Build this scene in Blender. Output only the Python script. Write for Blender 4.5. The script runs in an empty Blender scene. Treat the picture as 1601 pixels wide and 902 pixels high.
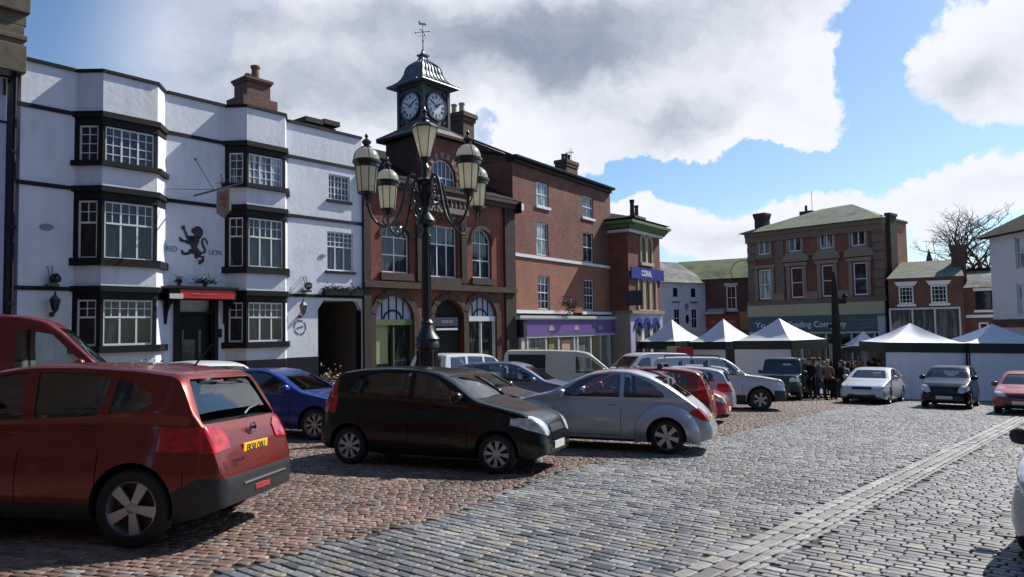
import bpy, bmesh, math, random
import numpy as np
from mathutils import Vector, Matrix
from mathutils.bvhtree import BVHTree
random.seed(7); rng=np.random.default_rng(7)
S=bpy.context.scene; C=S.collection; PI=math.pi
# ---------------------------------------------------------------- camera
FL=1150.0; PITCH=math.radians(3.19); ROLL=math.radians(1.03); EYE=1.75
Fw=Vector((0,math.cos(PITCH),math.sin(PITCH))); _U=Vector((0,-math.sin(PITCH),math.cos(PITCH))); _R=Vector((1,0,0))
Rt=_R*math.cos(ROLL)-_U*math.sin(ROLL); Up=_R*math.sin(ROLL)+_U*math.cos(ROLL)
cd=bpy.data.cameras.new('camera'); cam=bpy.data.objects.new('camera',cd); C.objects.link(cam); S.camera=cam
cd.sensor_width=36; cd.lens=36*FL/1601; cd.clip_end=3000; cd.clip_start=.1
m=Matrix((Rt,Up,-Fw)).transposed().to_4x4(); m.translation=Vector((0,0,EYE)); cam.matrix_world=m
def gz(x,y):
    return -.035*y-.03*x
GN=Vector((.03,.035,1)).normalized()
def ray(px,py): return Fw+Rt*((px-800.5)/FL)+Up*((451-py)/FL)
def gnd(px,py):
    d=ray(px,py); t=-EYE/(d.z+.035*d.y+.03*d.x); p=Vector((0,0,EYE))+d*t; return p
def at(px,d,py=500):
    """plan position seen in column px at distance d ahead"""
    r=ray(px,py); return Vector((r.x/r.y*d,d,EYE+r.z/r.y*d))
class Frame:
    """vertical plane: origin P0 (plan), direction angle from the y axis; local x along, y inward, z up"""
    def __init__(s,P0,t,zb=None):
        t=Vector((t[0],t[1],0)).normalized(); s.t=t; s.Y=Vector((-t.y,t.x,0)); s.P0=Vector((P0[0],P0[1],0))
        s.zb=gz(*P0)-.05 if zb is None else zb; s.P0.z=s.zb; s.rot=math.atan2(t.y,t.x)
    def uz(s,px,py,v=0):
        d=ray(px,py); o=Vector((0,0,EYE)); base=s.P0-s.Y*v
        k=(base-o).dot(s.Y)/d.dot(s.Y); p=o+d*k
        return ((p-s.P0).dot(s.t), p.z-s.zb)
    def u(s,px,v=0,py=400): return s.uz(px,py,v)[0]
    def z(s,px,py,v=0): return s.uz(px,py,v)[1]
    def rect(s,x0,y0,x1,y1,v=0):
        a=s.uz(x0,y0,v); b=s.uz(x1,y1,v); return (a[0],b[0],b[1],a[1])
# ---------------------------------------------------------------- materials
MAT={}
def nmat(name):
    m=bpy.data.materials.new(name); m.use_nodes=True; nt=m.node_tree; b=nt.nodes['Principled BSDF']; MAT[name]=m
    return m,nt,b
def NN(nt,t,**k):
    n=nt.nodes.new(t)
    for a,v in k.items():
        if a.startswith('i_'): n.inputs[a[2:].replace('_',' ')].default_value=v
        else: setattr(n,a,v)
    return n
def col(c): return (c[0],c[1],c[2],1)
def simple(name,c,rough=.6,metal=0,coat=0,var=.12,scale=6,bump=0,spec=.5):
    if name in MAT: return MAT[name]
    m,nt,b=nmat(name); L=nt.links
    b.inputs['Roughness'].default_value=rough; b.inputs['Metallic'].default_value=metal; b.inputs['Coat Weight'].default_value=coat
    b.inputs['Coat Roughness'].default_value=.04; b.inputs['Specular IOR Level'].default_value=spec
    tc=NN(nt,'ShaderNodeTexCoord'); no=NN(nt,'ShaderNodeTexNoise'); no.inputs['Scale'].default_value=scale; no.inputs['Detail'].default_value=6
    L.new(tc.outputs['Object'],no.inputs['Vector'])
    mx=NN(nt,'ShaderNodeMix',data_type='RGBA'); mx.inputs[6].default_value=col([v*(1-var) for v in c]); mx.inputs[7].default_value=col([min(1,v*(1+var)) for v in c])
    L.new(no.outputs['Fac'],mx.inputs[0]); L.new(mx.outputs[2],b.inputs['Base Color'])
    if bump:
        bp=NN(nt,'ShaderNodeBump'); bp.inputs['Strength'].default_value=bump; bp.inputs['Distance'].default_value=.02
        L.new(no.outputs['Fac'],bp.inputs['Height']); L.new(bp.outputs['Normal'],b.inputs['Normal'])
    return m
def _uv(nt):
    """wall coordinates: x+y along the wall, z up (walls of one building lie along x or y)"""
    tc=NN(nt,'ShaderNodeTexCoord'); sp=NN(nt,'ShaderNodeSeparateXYZ'); ad=NN(nt,'ShaderNodeMath',operation='ADD'); cb=NN(nt,'ShaderNodeCombineXYZ')
    nt.links.new(tc.outputs['Object'],sp.inputs[0]); nt.links.new(sp.outputs[0],ad.inputs[0]); nt.links.new(sp.outputs[1],ad.inputs[1])
    nt.links.new(ad.outputs[0],cb.inputs[0]); nt.links.new(sp.outputs[2],cb.inputs[1]); return tc,cb
def brickmat(name,c1,c2,mortar,sc=1.0,stain=.35,rough=.85,squash=1.0,msize=.012,patch=None):
    m,nt,b=nmat(name); L=nt.links; tc,uv=_uv(nt)
    br=NN(nt,'ShaderNodeTexBrick'); br.inputs['Color1'].default_value=col(c1); br.inputs['Color2'].default_value=col(c2); br.inputs['Mortar'].default_value=col(mortar)
    br.inputs['Scale'].default_value=1/sc; br.inputs['Mortar Size'].default_value=msize; br.inputs['Brick Width'].default_value=.23; br.inputs['Row Height'].default_value=.078; br.inputs['Bias'].default_value=0
    L.new(uv.outputs[0],br.inputs['Vector'])
    n1=NN(nt,'ShaderNodeTexNoise'); n1.inputs['Scale'].default_value=.7; n1.inputs['Detail'].default_value=8; n1.inputs['Roughness'].default_value=.65; L.new(tc.outputs['Object'],n1.inputs['Vector'])
    n2=NN(nt,'ShaderNodeTexNoise'); n2.inputs['Scale'].default_value=9; n2.inputs['Detail'].default_value=4; L.new(tc.outputs['Object'],n2.inputs['Vector'])
    r1=NN(nt,'ShaderNodeMapRange'); r1.inputs[1].default_value=.35; r1.inputs[2].default_value=.7; r1.inputs[3].default_value=1-stain; r1.inputs[4].default_value=1.15; L.new(n1.outputs[0],r1.inputs[0])
    r2=NN(nt,'ShaderNodeMapRange'); r2.inputs[1].default_value=.3; r2.inputs[2].default_value=.7; r2.inputs[3].default_value=.8; r2.inputs[4].default_value=1.2; L.new(n2.outputs[0],r2.inputs[0])
    mu=NN(nt,'ShaderNodeMath',operation='MULTIPLY'); L.new(r1.outputs[0],mu.inputs[0]); L.new(r2.outputs[0],mu.inputs[1])
    vm=NN(nt,'ShaderNodeVectorMath',operation='SCALE'); L.new(br.outputs['Color'],vm.inputs[0]); L.new(mu.outputs[0],vm.inputs['Scale'])
    out=vm.outputs[0]
    if patch:
        n3=NN(nt,'ShaderNodeTexNoise'); n3.inputs['Scale'].default_value=.45; n3.inputs['Detail'].default_value=7; n3.inputs['Roughness'].default_value=.7; L.new(tc.outputs['Object'],n3.inputs['Vector'])
        r3=NN(nt,'ShaderNodeMapRange'); r3.inputs[1].default_value=patch[1]; r3.inputs[2].default_value=patch[1]+.15; L.new(n3.outputs[0],r3.inputs[0])
        mx=NN(nt,'ShaderNodeMix',data_type='RGBA'); L.new(r3.outputs[0],mx.inputs[0]); L.new(out,mx.inputs[6]); mx.inputs[7].default_value=col(patch[0]); out=mx.outputs[2]
    L.new(out,b.inputs['Base Color']); b.inputs['Roughness'].default_value=rough
    bp=NN(nt,'ShaderNodeBump'); bp.inputs['Strength'].default_value=.5; bp.inputs['Distance'].default_value=.01; L.new(br.outputs['Fac'],bp.inputs['Height']); bp.invert=True; L.new(bp.outputs[0],b.inputs['Normal'])
    return m
def render_wall(name,c,stainc,amt=.5,rough=.75):
    """painted render with rain streaks and grime"""
    m,nt,b=nmat(name); L=nt.links; tc=NN(nt,'ShaderNodeTexCoord')
    mp=NN(nt,'ShaderNodeMapping'); mp.inputs['Scale'].default_value=(2.5,2.5,.35); L.new(tc.outputs['Object'],mp.inputs[0])
    n1=NN(nt,'ShaderNodeTexNoise'); n1.inputs['Scale'].default_value=1.6; n1.inputs['Detail'].default_value=9; n1.inputs['Roughness'].default_value=.68; L.new(mp.outputs[0],n1.inputs['Vector'])
    n2=NN(nt,'ShaderNodeTexNoise'); n2.inputs['Scale'].default_value=1.1; n2.inputs['Detail'].default_value=9; n2.inputs['Roughness'].default_value=.6; L.new(tc.outputs['Object'],n2.inputs['Vector'])
    mu=NN(nt,'ShaderNodeMath',operation='MULTIPLY'); L.new(n1.outputs[0],mu.inputs[0]); L.new(n2.outputs[0],mu.inputs[1])
    r=NN(nt,'ShaderNodeMapRange'); r.inputs[1].default_value=.22; r.inputs[2].default_value=.45; r.inputs[4].default_value=amt; L.new(mu.outputs[0],r.inputs[0])
    mx=NN(nt,'ShaderNodeMix',data_type='RGBA'); mx.inputs[6].default_value=col(c); mx.inputs[7].default_value=col(stainc); L.new(r.outputs[0],mx.inputs[0])
    L.new(mx.outputs[2],b.inputs['Base Color']); b.inputs['Roughness'].default_value=rough
    n3=NN(nt,'ShaderNodeTexNoise'); n3.inputs['Scale'].default_value=7; n3.inputs['Detail'].default_value=8; L.new(tc.outputs['Object'],n3.inputs['Vector'])
    bp=NN(nt,'ShaderNodeBump'); bp.inputs['Strength'].default_value=.35; bp.inputs['Distance'].default_value=.02; L.new(n3.outputs[0],bp.inputs['Height']); L.new(bp.outputs[0],b.inputs['Normal'])
    return m
def slatemat(name,c1,c2,moss=None,th=.5):
    m=brickmat(name,c1,c2,[v*.45 for v in c1],sc=1.9,stain=.45,rough=.85,msize=.008,patch=(moss,th) if moss else None); m.node_tree.nodes['Principled BSDF'].inputs['Specular IOR Level'].default_value=.15; return m
def glassmat(name,c=(.012,.016,.022),rough=.06,cur=None,th=.5,spec=.45):
    """glazing seen from outside: dark room behind, glossy, optional pale curtain"""
    m,nt,b=nmat(name); L=nt.links; tc=NN(nt,'ShaderNodeTexCoord')
    b.inputs['Roughness'].default_value=rough; b.inputs['Specular IOR Level'].default_value=spec; b.inputs['Coat Weight'].default_value=.15; b.inputs['Coat Roughness'].default_value=.02
    mp=NN(nt,'ShaderNodeMapping'); mp.inputs['Scale'].default_value=(6,6,.7); L.new(tc.outputs['Object'],mp.inputs[0])
    n=NN(nt,'ShaderNodeTexNoise'); n.inputs['Scale'].default_value=1.2; n.inputs['Detail'].default_value=3; L.new(mp.outputs[0],n.inputs['Vector'])
    r=NN(nt,'ShaderNodeMapRange'); r.inputs[1].default_value=th; r.inputs[2].default_value=th+.12; L.new(n.outputs[0],r.inputs[0])
    mx=NN(nt,'ShaderNodeMix',data_type='RGBA'); mx.inputs[6].default_value=col(c); mx.inputs[7].default_value=col(cur or [v*2.5 for v in c]); L.new(r.outputs[0],mx.inputs[0]); L.new(mx.outputs[2],b.inputs['Base Color'])
    n4=NN(nt,'ShaderNodeTexNoise'); n4.inputs['Scale'].default_value=1.7; L.new(tc.outputs['Object'],n4.inputs['Vector'])
    bp=NN(nt,'ShaderNodeBump'); bp.inputs['Strength'].default_value=.12; bp.inputs['Distance'].default_value=.05; L.new(n4.outputs[0],bp.inputs['Height']); L.new(bp.outputs[0],b.inputs['Normal'])
    return m
def paintmat(name,c,metal=.0,rough=.32,dirt=.25,coat=.6):
    m,nt,b=nmat(name); L=nt.links; tc=NN(nt,'ShaderNodeTexCoord')
    b.inputs['Metallic'].default_value=metal*.6; b.inputs['Coat Weight'].default_value=coat; b.inputs['Coat Roughness'].default_value=.06; b.inputs['Specular IOR Level'].default_value=.4
    n=NN(nt,'ShaderNodeTexNoise'); n.inputs['Scale'].default_value=3; n.inputs['Detail'].default_value=8; n.inputs['Roughness'].default_value=.65; L.new(tc.outputs['Object'],n.inputs['Vector'])
    sp=NN(nt,'ShaderNodeSeparateXYZ'); L.new(tc.outputs['Object'],sp.inputs[0])
    rz=NN(nt,'ShaderNodeMapRange'); rz.inputs[1].default_value=.15; rz.inputs[2].default_value=.75; rz.inputs[3].default_value=1; rz.inputs[4].default_value=.15; L.new(sp.outputs[2],rz.inputs[0])
    r=NN(nt,'ShaderNodeMapRange'); r.inputs[1].default_value=.4; r.inputs[2].default_value=.75; r.inputs[4].default_value=dirt*1.6; L.new(n.outputs[0],r.inputs[0])
    mu=NN(nt,'ShaderNodeMath',operation='MULTIPLY'); L.new(r.outputs[0],mu.inputs[0]); L.new(rz.outputs[0],mu.inputs[1])
    mx=NN(nt,'ShaderNodeMix',data_type='RGBA'); mx.inputs[6].default_value=col(c); mx.inputs[7].default_value=(.11,.095,.08,1); L.new(mu.outputs[0],mx.inputs[0]); L.new(mx.outputs[2],b.inputs['Base Color'])
    r2=NN(nt,'ShaderNodeMapRange'); r2.inputs[3].default_value=rough*.8; r2.inputs[4].default_value=rough*1.4; L.new(n.outputs[0],r2.inputs[0]); L.new(r2.outputs[0],b.inputs['Roughness'])
    return m
def opalmat(name,c,rough=.3):
    m,nt,b=nmat(name); L=nt.links; out=nt.nodes['Material Output']; tc=NN(nt,'ShaderNodeTexCoord'); n=NN(nt,'ShaderNodeTexNoise'); n.inputs['Scale'].default_value=5; n.inputs['Detail'].default_value=6; L.new(tc.outputs['Object'],n.inputs['Vector'])
    mx=NN(nt,'ShaderNodeMix',data_type='RGBA'); mx.inputs[6].default_value=col([v*.75 for v in c]); mx.inputs[7].default_value=col(c); L.new(n.outputs[0],mx.inputs[0]); L.new(mx.outputs[2],b.inputs['Base Color']); b.inputs['Roughness'].default_value=rough; b.inputs['Coat Weight'].default_value=.4
    tl=NN(nt,'ShaderNodeBsdfTranslucent'); L.new(mx.outputs[2],tl.inputs[0]); ms=NN(nt,'ShaderNodeMixShader'); ms.inputs[0].default_value=.65; L.new(b.outputs[0],ms.inputs[1]); L.new(tl.outputs[0],ms.inputs[2]); L.new(ms.outputs[0],out.inputs[0]); return m
def carglass(name='car_glass',tint=(.78,.84,.82)):
    m,nt,b=nmat(name); L=nt.links; out=nt.nodes['Material Output']
    tr=NN(nt,'ShaderNodeBsdfTransparent'); tr.inputs[0].default_value=col(tint); gl=NN(nt,'ShaderNodeBsdfGlossy'); gl.inputs['Roughness'].default_value=.03; gl.inputs[0].default_value=(.95,1,1,1)
    fr=NN(nt,'ShaderNodeFresnel'); fr.inputs[0].default_value=1.75; r=NN(nt,'ShaderNodeMapRange'); r.inputs[1].default_value=0; r.inputs[2].default_value=1; r.inputs[3].default_value=.04; r.inputs[4].default_value=1; L.new(fr.outputs[0],r.inputs[0])
    ms=NN(nt,'ShaderNodeMixShader'); L.new(r.outputs[0],ms.inputs[0]); L.new(tr.outputs[0],ms.inputs[1]); L.new(gl.outputs[0],ms.inputs[2]); L.new(ms.outputs[0],out.inputs[0]); return m
def lensmat(name,c,rough=.12,metal=.0,sc=30):
    m,nt,b=nmat(name); L=nt.links; tc=NN(nt,'ShaderNodeTexCoord'); v=NN(nt,'ShaderNodeTexVoronoi'); v.inputs['Scale'].default_value=sc; L.new(tc.outputs['Object'],v.inputs['Vector'])
    mx=NN(nt,'ShaderNodeMix',data_type='RGBA'); mx.inputs[6].default_value=col([x*.45 for x in c]); mx.inputs[7].default_value=col([min(1,x*1.25) for x in c]); L.new(v.outputs['Distance'],mx.inputs[0]); L.new(mx.outputs[2],b.inputs['Base Color'])
    b.inputs['Roughness'].default_value=rough; b.inputs['Metallic'].default_value=metal; b.inputs['Coat Weight'].default_value=1; b.inputs['Coat Roughness'].default_value=.02; return m
NOSPLIT={'foliage','blooms','white_blooms','trough_plants','crown','numerals','round_emblem','lion_emblem','cage','fluting','arm','rim','wall','brick_facing','window'}
# ---------------------------------------------------------------- mesh builder
class MB:
    def __init__(s): s.v=[]; s.f=[]; s.mi=[]; s.m=0; s.T=None; s.A=[]
    def add(s,vs,fs):
        o=len(s.v); fo=len(s.f)
        for p in vs:
            p=Vector(p)
            if s.T is not None: p=s.T@p
            s.v.append(p)
        for f in fs: s.f.append([o+i for i in f]); s.mi.append(s.m)
        s.A.append((o,len(s.v),fo,len(s.f)))
    def box(s,x0,x1,y0,y1,z0,z1):
        if x0>x1: x0,x1=x1,x0
        if y0>y1: y0,y1=y1,y0
        if z0>z1: z0,z1=z1,z0
        s.add([(x0,y0,z0),(x1,y0,z0),(x1,y1,z0),(x0,y1,z0),(x0,y0,z1),(x1,y0,z1),(x1,y1,z1),(x0,y1,z1)],
              [(3,2,1,0),(4,5,6,7),(0,1,5,4),(1,2,6,5),(2,3,7,6),(3,0,4,7)])
    def quad(s,a,b,c,d): s.add([a,b,c,d],[(0,1,2,3)])
    def prism(s,pts,a0,a1,axis='y'):
        """pts 2d polygon; axis y: (x,z) pts; axis x: (y,z); axis z: (x,y)"""
        area=sum(pts[i][0]*pts[(i+1)%len(pts)][1]-pts[(i+1)%len(pts)][0]*pts[i][1] for i in range(len(pts)))
        if area<0: pts=pts[::-1]
        n=len(pts)
        if a0>a1: a0,a1=a1,a0
        if axis=='y': A=[(p[0],a0,p[1]) for p in pts]; B=[(p[0],a1,p[1]) for p in pts]
        elif axis=='x': A=[(a1,p[0],p[1]) for p in pts]; B=[(a0,p[0],p[1]) for p in pts]
        else: A=[(p[0],p[1],a1) for p in pts]; B=[(p[0],p[1],a0) for p in pts]
        s.add(A+B,[tuple(range(n)),tuple(range(2*n-1,n-1,-1))]+[(i,n+i,n+(i+1)%n,(i+1)%n) for i in range(n)])
    def lathe(s,prof,c=(0,0,0),n=16,sx=1,sy=1,phase=0,cap=True):
        """prof [(r,z)...] bottom to top"""
        vs=[];fs=[];k=len(prof)
        for r,z in prof:
            for i in range(n):
                a=2*PI*i/n+phase; vs.append((c[0]+r*math.cos(a)*sx,c[1]+r*math.sin(a)*sy,c[2]+z))
        for j in range(k-1):
            for i in range(n): fs.append((j*n+i,j*n+(i+1)%n,(j+1)*n+(i+1)%n,(j+1)*n+i))
        if cap: fs.append(tuple(range(n-1,-1,-1))); fs.append(tuple(range((k-1)*n,k*n)))
        s.add(vs,fs)
    def tube(s,path,r,n=8,cap=True):
        path=[Vector(p) for p in path]; rs=r if isinstance(r,(list,tuple)) else [r]*len(path); vs=[];fs=[]; prev=None
        for j,p in enumerate(path):
            d=(path[min(j+1,len(path)-1)]-path[max(j-1,0)]).normalized()
            if prev is None: a=d.orthogonal().normalized()
            else:
                a=prev-d*prev.dot(d)
                a=a.normalized() if a.length>1e-6 else d.orthogonal().normalized()
            prev=a; b=d.cross(a)
            for i in range(n):
                t=2*PI*i/n; vs.append(p+(a*math.cos(t)+b*math.sin(t))*rs[j])
        for j in range(len(path)-1):
            for i in range(n): fs.append((j*n+i,j*n+(i+1)%n,(j+1)*n+(i+1)%n,(j+1)*n+i))
        if cap: fs.append(tuple(range(n-1,-1,-1))); fs.append(tuple(range((len(path)-1)*n,len(path)*n)))
        s.add(vs,fs)
    def ball(s,c,r,n=12,k=8,sz=1):
        s.lathe([(max(1e-3,r*math.sin(PI*j/k)),-r*sz*math.cos(PI*j/k)) for j in range(k+1)],c,n)
    def mesh(s,name,mats,ang=35,bev=0):
        me=bpy.data.meshes.new(name); me.from_pydata([tuple(p) for p in s.v],[],s.f)
        for m in (mats if isinstance(mats,(list,tuple)) else [mats]): me.materials.append(m)
        me.polygons.foreach_set('material_index',s.mi); smooth(me,ang); return me
    def pieces(s):
        if not 2<=len(s.A)<=260: return None
        A=s.A; n=len(A); V=np.array([tuple(p) for p in s.v]); lo=np.array([V[a:b].min(0) for a,b,_,_ in A]); hi=np.array([V[a:b].max(0) for a,b,_,_ in A]); size=(hi-lo).max(1)
        gap=np.maximum(0,np.maximum(lo[:,None]-hi[None],lo[None]-hi[:,None])); near=np.sqrt((gap**2).sum(2))<=np.maximum(.02,.5*np.maximum(size[:,None],size[None]))*.9
        lab=np.arange(n); 
        for _ in range(n):
            new=np.array([lab[near[i]].min() for i in range(n)]); new=np.minimum(new,lab)
            if (new==lab).all(): break
            lab=new
        g=sorted(set(lab)); return None if len(g)<2 else [[A[i] for i in range(n) if lab[i]==k] for k in g]
    def build(s,name,mats,parent=None,ang=35,bev=0):
        if parent is not None and name not in NOSPLIT:
            P=s.pieces()
            if P and len(P)<=24:
                first=None
                for g in P:
                    q=MB(); 
                    for a,b,fa,fb in g:
                        o=len(q.v); q.v+=s.v[a:b]; q.A.append((o,o+b-a,len(q.f),len(q.f)+fb-fa)); q.f+=[[i-a+o for i in f] for f in s.f[fa:fb]]; q.mi+=s.mi[fa:fb]
                    ob=q.build1(name,mats,parent,ang,bev)
                    first=first or ob
                return first
        return s.build1(name,mats,parent,ang,bev)
    def build1(s,name,mats,parent=None,ang=35,bev=0):
        me=s.mesh(name,mats,ang); o=bpy.data.objects.new(name,me); C.objects.link(o)
        if parent is not None: o.parent=parent
        if bev:
            b=o.modifiers.new('b','BEVEL'); b.width=bev; b.segments=2; b.limit_method='ANGLE'; b.angle_limit=.6
        return o
def smooth(me,ang=35):
    if ang is None: return
    me.polygons.foreach_set('use_smooth',[True]*len(me.polygons))
    try: me.set_sharp_from_angle(angle=math.radians(ang))
    except Exception: pass
def tag(o,label=None,cat=None,group=None,kind=None):
    if label: o['label']=label
    if cat: o['category']=cat
    if group: o['group']=group
    if kind: o['kind']=kind
    return o
def empty(name,loc,rz=0,label=None,cat=None,group=None):
    o=bpy.data.objects.new(name,None); C.objects.link(o); o.location=loc; o.rotation_euler=(0,0,rz); o.empty_display_size=.2
    return tag(o,label,cat,group)
def froot(name,F,label,cat,group=None): return empty(name,F.P0,F.rot,label,cat,group)
def copytree(o,parent=None):
    c=o.copy(); C.objects.link(c)
    if parent is not None: c.parent=parent; c.matrix_parent_inverse=o.matrix_parent_inverse.copy()
    for ch in list(o.children): copytree(ch,c)
    return c
_tc={}
def text(name,s,size,mat,parent,loc,rot=(PI/2,0,0),ext=.008,align='CENTER',sx=1,bold=0,shear=0):
    cu=bpy.data.curves.new(name,'FONT'); cu.body=s; cu.size=size; cu.extrude=ext; cu.align_x=align; cu.align_y='CENTER'; cu.offset=bold; cu.shear=shear; cu.resolution_u=3
    t=bpy.data.objects.new(name,cu); C.objects.link(t); dg=bpy.context.evaluated_depsgraph_get(); me=bpy.data.meshes.new_from_object(t.evaluated_get(dg)); bpy.data.objects.remove(t)
    me.materials.clear(); me.materials.append(mat); o=bpy.data.objects.new(name,me); C.objects.link(o)
    if parent is not None: o.parent=parent
    o.location=loc; o.rotation_euler=rot; o.scale=(sx,1,1); return o
def wall(mb,u0,u1,z0,z1,holes,y=0,depth=.14,back=.3):
    """front wall sheet with real openings, reveals and closed edges. hole=(u0,u1,z0,z1[,rise])"""
    xs=sorted(set([u0,u1]+[h[0] for h in holes]+[h[1] for h in holes])); zs=sorted(set([z0,z1]+[h[2] for h in holes]+[h[3] for h in holes]))
    xs=[x for x in xs if u0-1e-6<=x<=u1+1e-6]; zs=[z for z in zs if z0-1e-6<=z<=z1+1e-6]
    for i in range(len(xs)-1):
        for j in range(len(zs)-1):
            cx=(xs[i]+xs[i+1])/2; cz=(zs[j]+zs[j+1])/2
            if any(h[0]<cx<h[1] and h[2]<cz<h[3] for h in holes): continue
            mb.quad((xs[i],y,zs[j]),(xs[i+1],y,zs[j]),(xs[i+1],y,zs[j+1]),(xs[i],y,zs[j+1]))
    for h in holes:
        a,b,c,d=h[:4]; y1=y+depth; r=h[4] if len(h)>4 else 0; top=d-r
        mb.quad((a,y,c),(a,y1,c),(a,y1,top),(a,y,top)); mb.quad((b,y1,c),(b,y,c),(b,y,top),(b,y1,top)); mb.quad((a,y,c),(b,y,c),(b,y1,c),(a,y1,c))
        if not r: mb.quad((a,y1,d),(b,y1,d),(b,y,d),(a,y,d))
        else:
            N=14; cx=(a+b)/2; hw=(b-a)/2; P=[(cx-hw*math.cos(PI*i/N),top+r*math.sin(PI*i/N)) for i in range(N+1)]
            for i in range(N):
                p,q=P[i],P[i+1]
                mb.quad((p[0],y,p[1]),(q[0],y,q[1]),(q[0],y,d),(p[0],y,d)); mb.quad((p[0],y1,p[1]),(q[0],y1,q[1]),(q[0],y,q[1]),(p[0],y,p[1]))
    yb=y+back
    mb.quad((u0,yb,z0),(u0,y,z0),(u0,y,z1),(u0,yb,z1)); mb.quad((u1,y,z0),(u1,yb,z0),(u1,yb,z1),(u1,y,z1)); mb.quad((u0,y,z1),(u1,y,z1),(u1,yb,z1),(u0,yb,z1))
def window(root,T,u0,u1,z0,z1,y,frame,glass,lights=1,transom=None,bars=None,fw=.05,lowbars=None,rise=0,name='window',sashbar=False,label=None):
    """glazed frame (part) with one pane mesh (sub-part). transom: fraction of height for the lower part"""
    mb=MB(); mb.T=T; pa=MB(); pa.T=T; d=.05
    ztop=z1-rise
    mb.box(u0,u0+fw,y,y+d,z0,ztop); mb.box(u1-fw,u1,y,y+d,z0,ztop); mb.box(u0+fw,u1-fw,y,y+d,z0,z0+fw*1.2)
    if rise:
        N=12; cx=(u0+u1)/2; hw=(u1-u0)/2
        P=[(cx-hw*math.cos(PI*i/N),ztop+rise*math.sin(PI*i/N)) for i in range(N+1)]; Q=[(cx-(hw-fw)*math.cos(PI*i/N),ztop+(rise-fw)*math.sin(PI*i/N)) for i in range(N+1)]
        for i in range(N): mb.prism([P[i],P[i+1],Q[i+1],Q[i]],y,y+d)
        mb.box(u0+fw,u1-fw,y+.004,y+d-.004,ztop-fw*.7,ztop)
        for i in range(1,lights*2):
            uu=u0+(u1-u0)*i/(lights*2); h=math.sqrt(max(0,1-((uu-cx)/hw)**2))*rise
            mb.box(uu-.016,uu+.016,y+.006,y+d-.006,ztop,ztop+h-.02)
        pa.prism([(p[0],p[1]) for p in Q]+[],y+.026,y+.034)
        pa.box(u0+fw,u1-fw,y+.026,y+.034,z0+fw,ztop)
    else:
        mb.box(u0+fw,u1-fw,y,y+d,z1-fw,z1); pa.box(u0+fw*.6,u1-fw*.6,y+.026,y+.034,z0+fw*.6,z1-fw*.6)
    H=ztop-z0; lw=(u1-u0)/lights; zt=z0+H*transom if transom else None
    for i in range(1,lights): mb.box(u0+lw*i-fw/2,u0+lw*i+fw/2,y+.002,y+d-.002,z0+fw,ztop-(0 if rise else fw))
    if zt: mb.box(u0+fw,u1-fw,y-.004,y+d-.006,zt-fw/2,zt+fw/2)
    if sashbar: mb.box(u0+fw,u1-fw,y+.003,y+d+.01,(z0+ztop)/2-.025,(z0+ztop)/2+.025)
    def grid(za,zb,cols,rows):
        for i in range(lights):
            a=u0+lw*i; b=a+lw
            for c in range(1,cols): x=a+(b-a)*c/cols; mb.box(x-.011,x+.011,y+.008,y+d-.012,za,zb)
            for r in range(1,rows): z=za+(zb-za)*r/rows; mb.box(a+.01,b-.01,y+.0085,y+d-.0125,z-.011,z+.011)
    if bars: grid(zt if zt else z0,ztop,*bars)
    if lowbars: grid(z0,zt,*lowbars)
    w=mb.build(name,frame,root,ang=None); p=pa.build('pane',glass,w,ang=None)
    if label: w['label']=label
    return w
def facet(a,b,z=0):
    """transform of a wall facet in plan from a to b (local coordinates): x along, y inward"""
    a=Vector((a[0],a[1],z)); b=Vector((b[0],b[1],z)); t=(b-a).normalized(); Y=Vector((-t.y,t.x,0))
    M=Matrix((t,Y,Vector((0,0,1)))).transposed().to_4x4(); M.translation=a; return M,(b-a).length
CW=7.4; CG=2.75; SKYMUL=(.80,.95,1.08); SUNE=5.0; EXPO=0.32
# ---------------------------------------------------------------- sky, clouds, sun
SUN=Vector((3.51,2.67,3.9)).normalized()
elev=math.asin(SUN.z); azim=math.atan2(SUN.x,SUN.y)
w=bpy.data.worlds.new('World'); S.world=w; w.use_nodes=True; nt=w.node_tree; L=nt.links; bg=nt.nodes['Background']
sky=NN(nt,'ShaderNodeTexSky',sky_type='NISHITA'); sky.sun_disc=False; sky.sun_elevation=elev; sky.sun_rotation=azim; sky.air_density=1.0; sky.dust_density=.6; sky.ozone_density=1.5; sky.altitude=100
tc=NN(nt,'ShaderNodeTexCoord'); sp=NN(nt,'ShaderNodeSeparateXYZ'); L.new(tc.outputs['Generated'],sp.inputs[0])
def MA(op,a,b=None,c=None):
    n=NN(nt,'ShaderNodeMath',operation=op)
    for i,x in enumerate((a,b,c)):
        if x is None: continue
        if isinstance(x,(int,float)): n.inputs[i].default_value=x
        else: L.new(x,n.inputs[i])
    return n.outputs[0]
az=MA('ARCTAN2',sp.outputs[0],sp.outputs[1]); el=MA('ARCSINE',sp.outputs[2])
cb=NN(nt,'ShaderNodeCombineXYZ'); L.new(az,cb.inputs[0]); L.new(MA('MULTIPLY',el,1.0),cb.inputs[1])
def ae(px,py):
    r=ray(px,py).normalized(); return math.atan2(r.x,r.y),math.asin(r.z)
nw=NN(nt,'ShaderNodeTexNoise'); nw.inputs['Scale'].default_value=7; nw.inputs['Detail'].default_value=7; nw.inputs['Roughness'].default_value=.6; L.new(cb.outputs[0],nw.inputs['Vector'])
wv=NN(nt,'ShaderNodeVectorMath',operation='SUBTRACT'); L.new(nw.outputs['Color'],wv.inputs[0]); wv.inputs[1].default_value=(.5,.5,.5)
ws=NN(nt,'ShaderNodeVectorMath',operation='SCALE'); L.new(wv.outputs[0],ws.inputs[0]); ws.inputs['Scale'].default_value=.15
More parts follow.
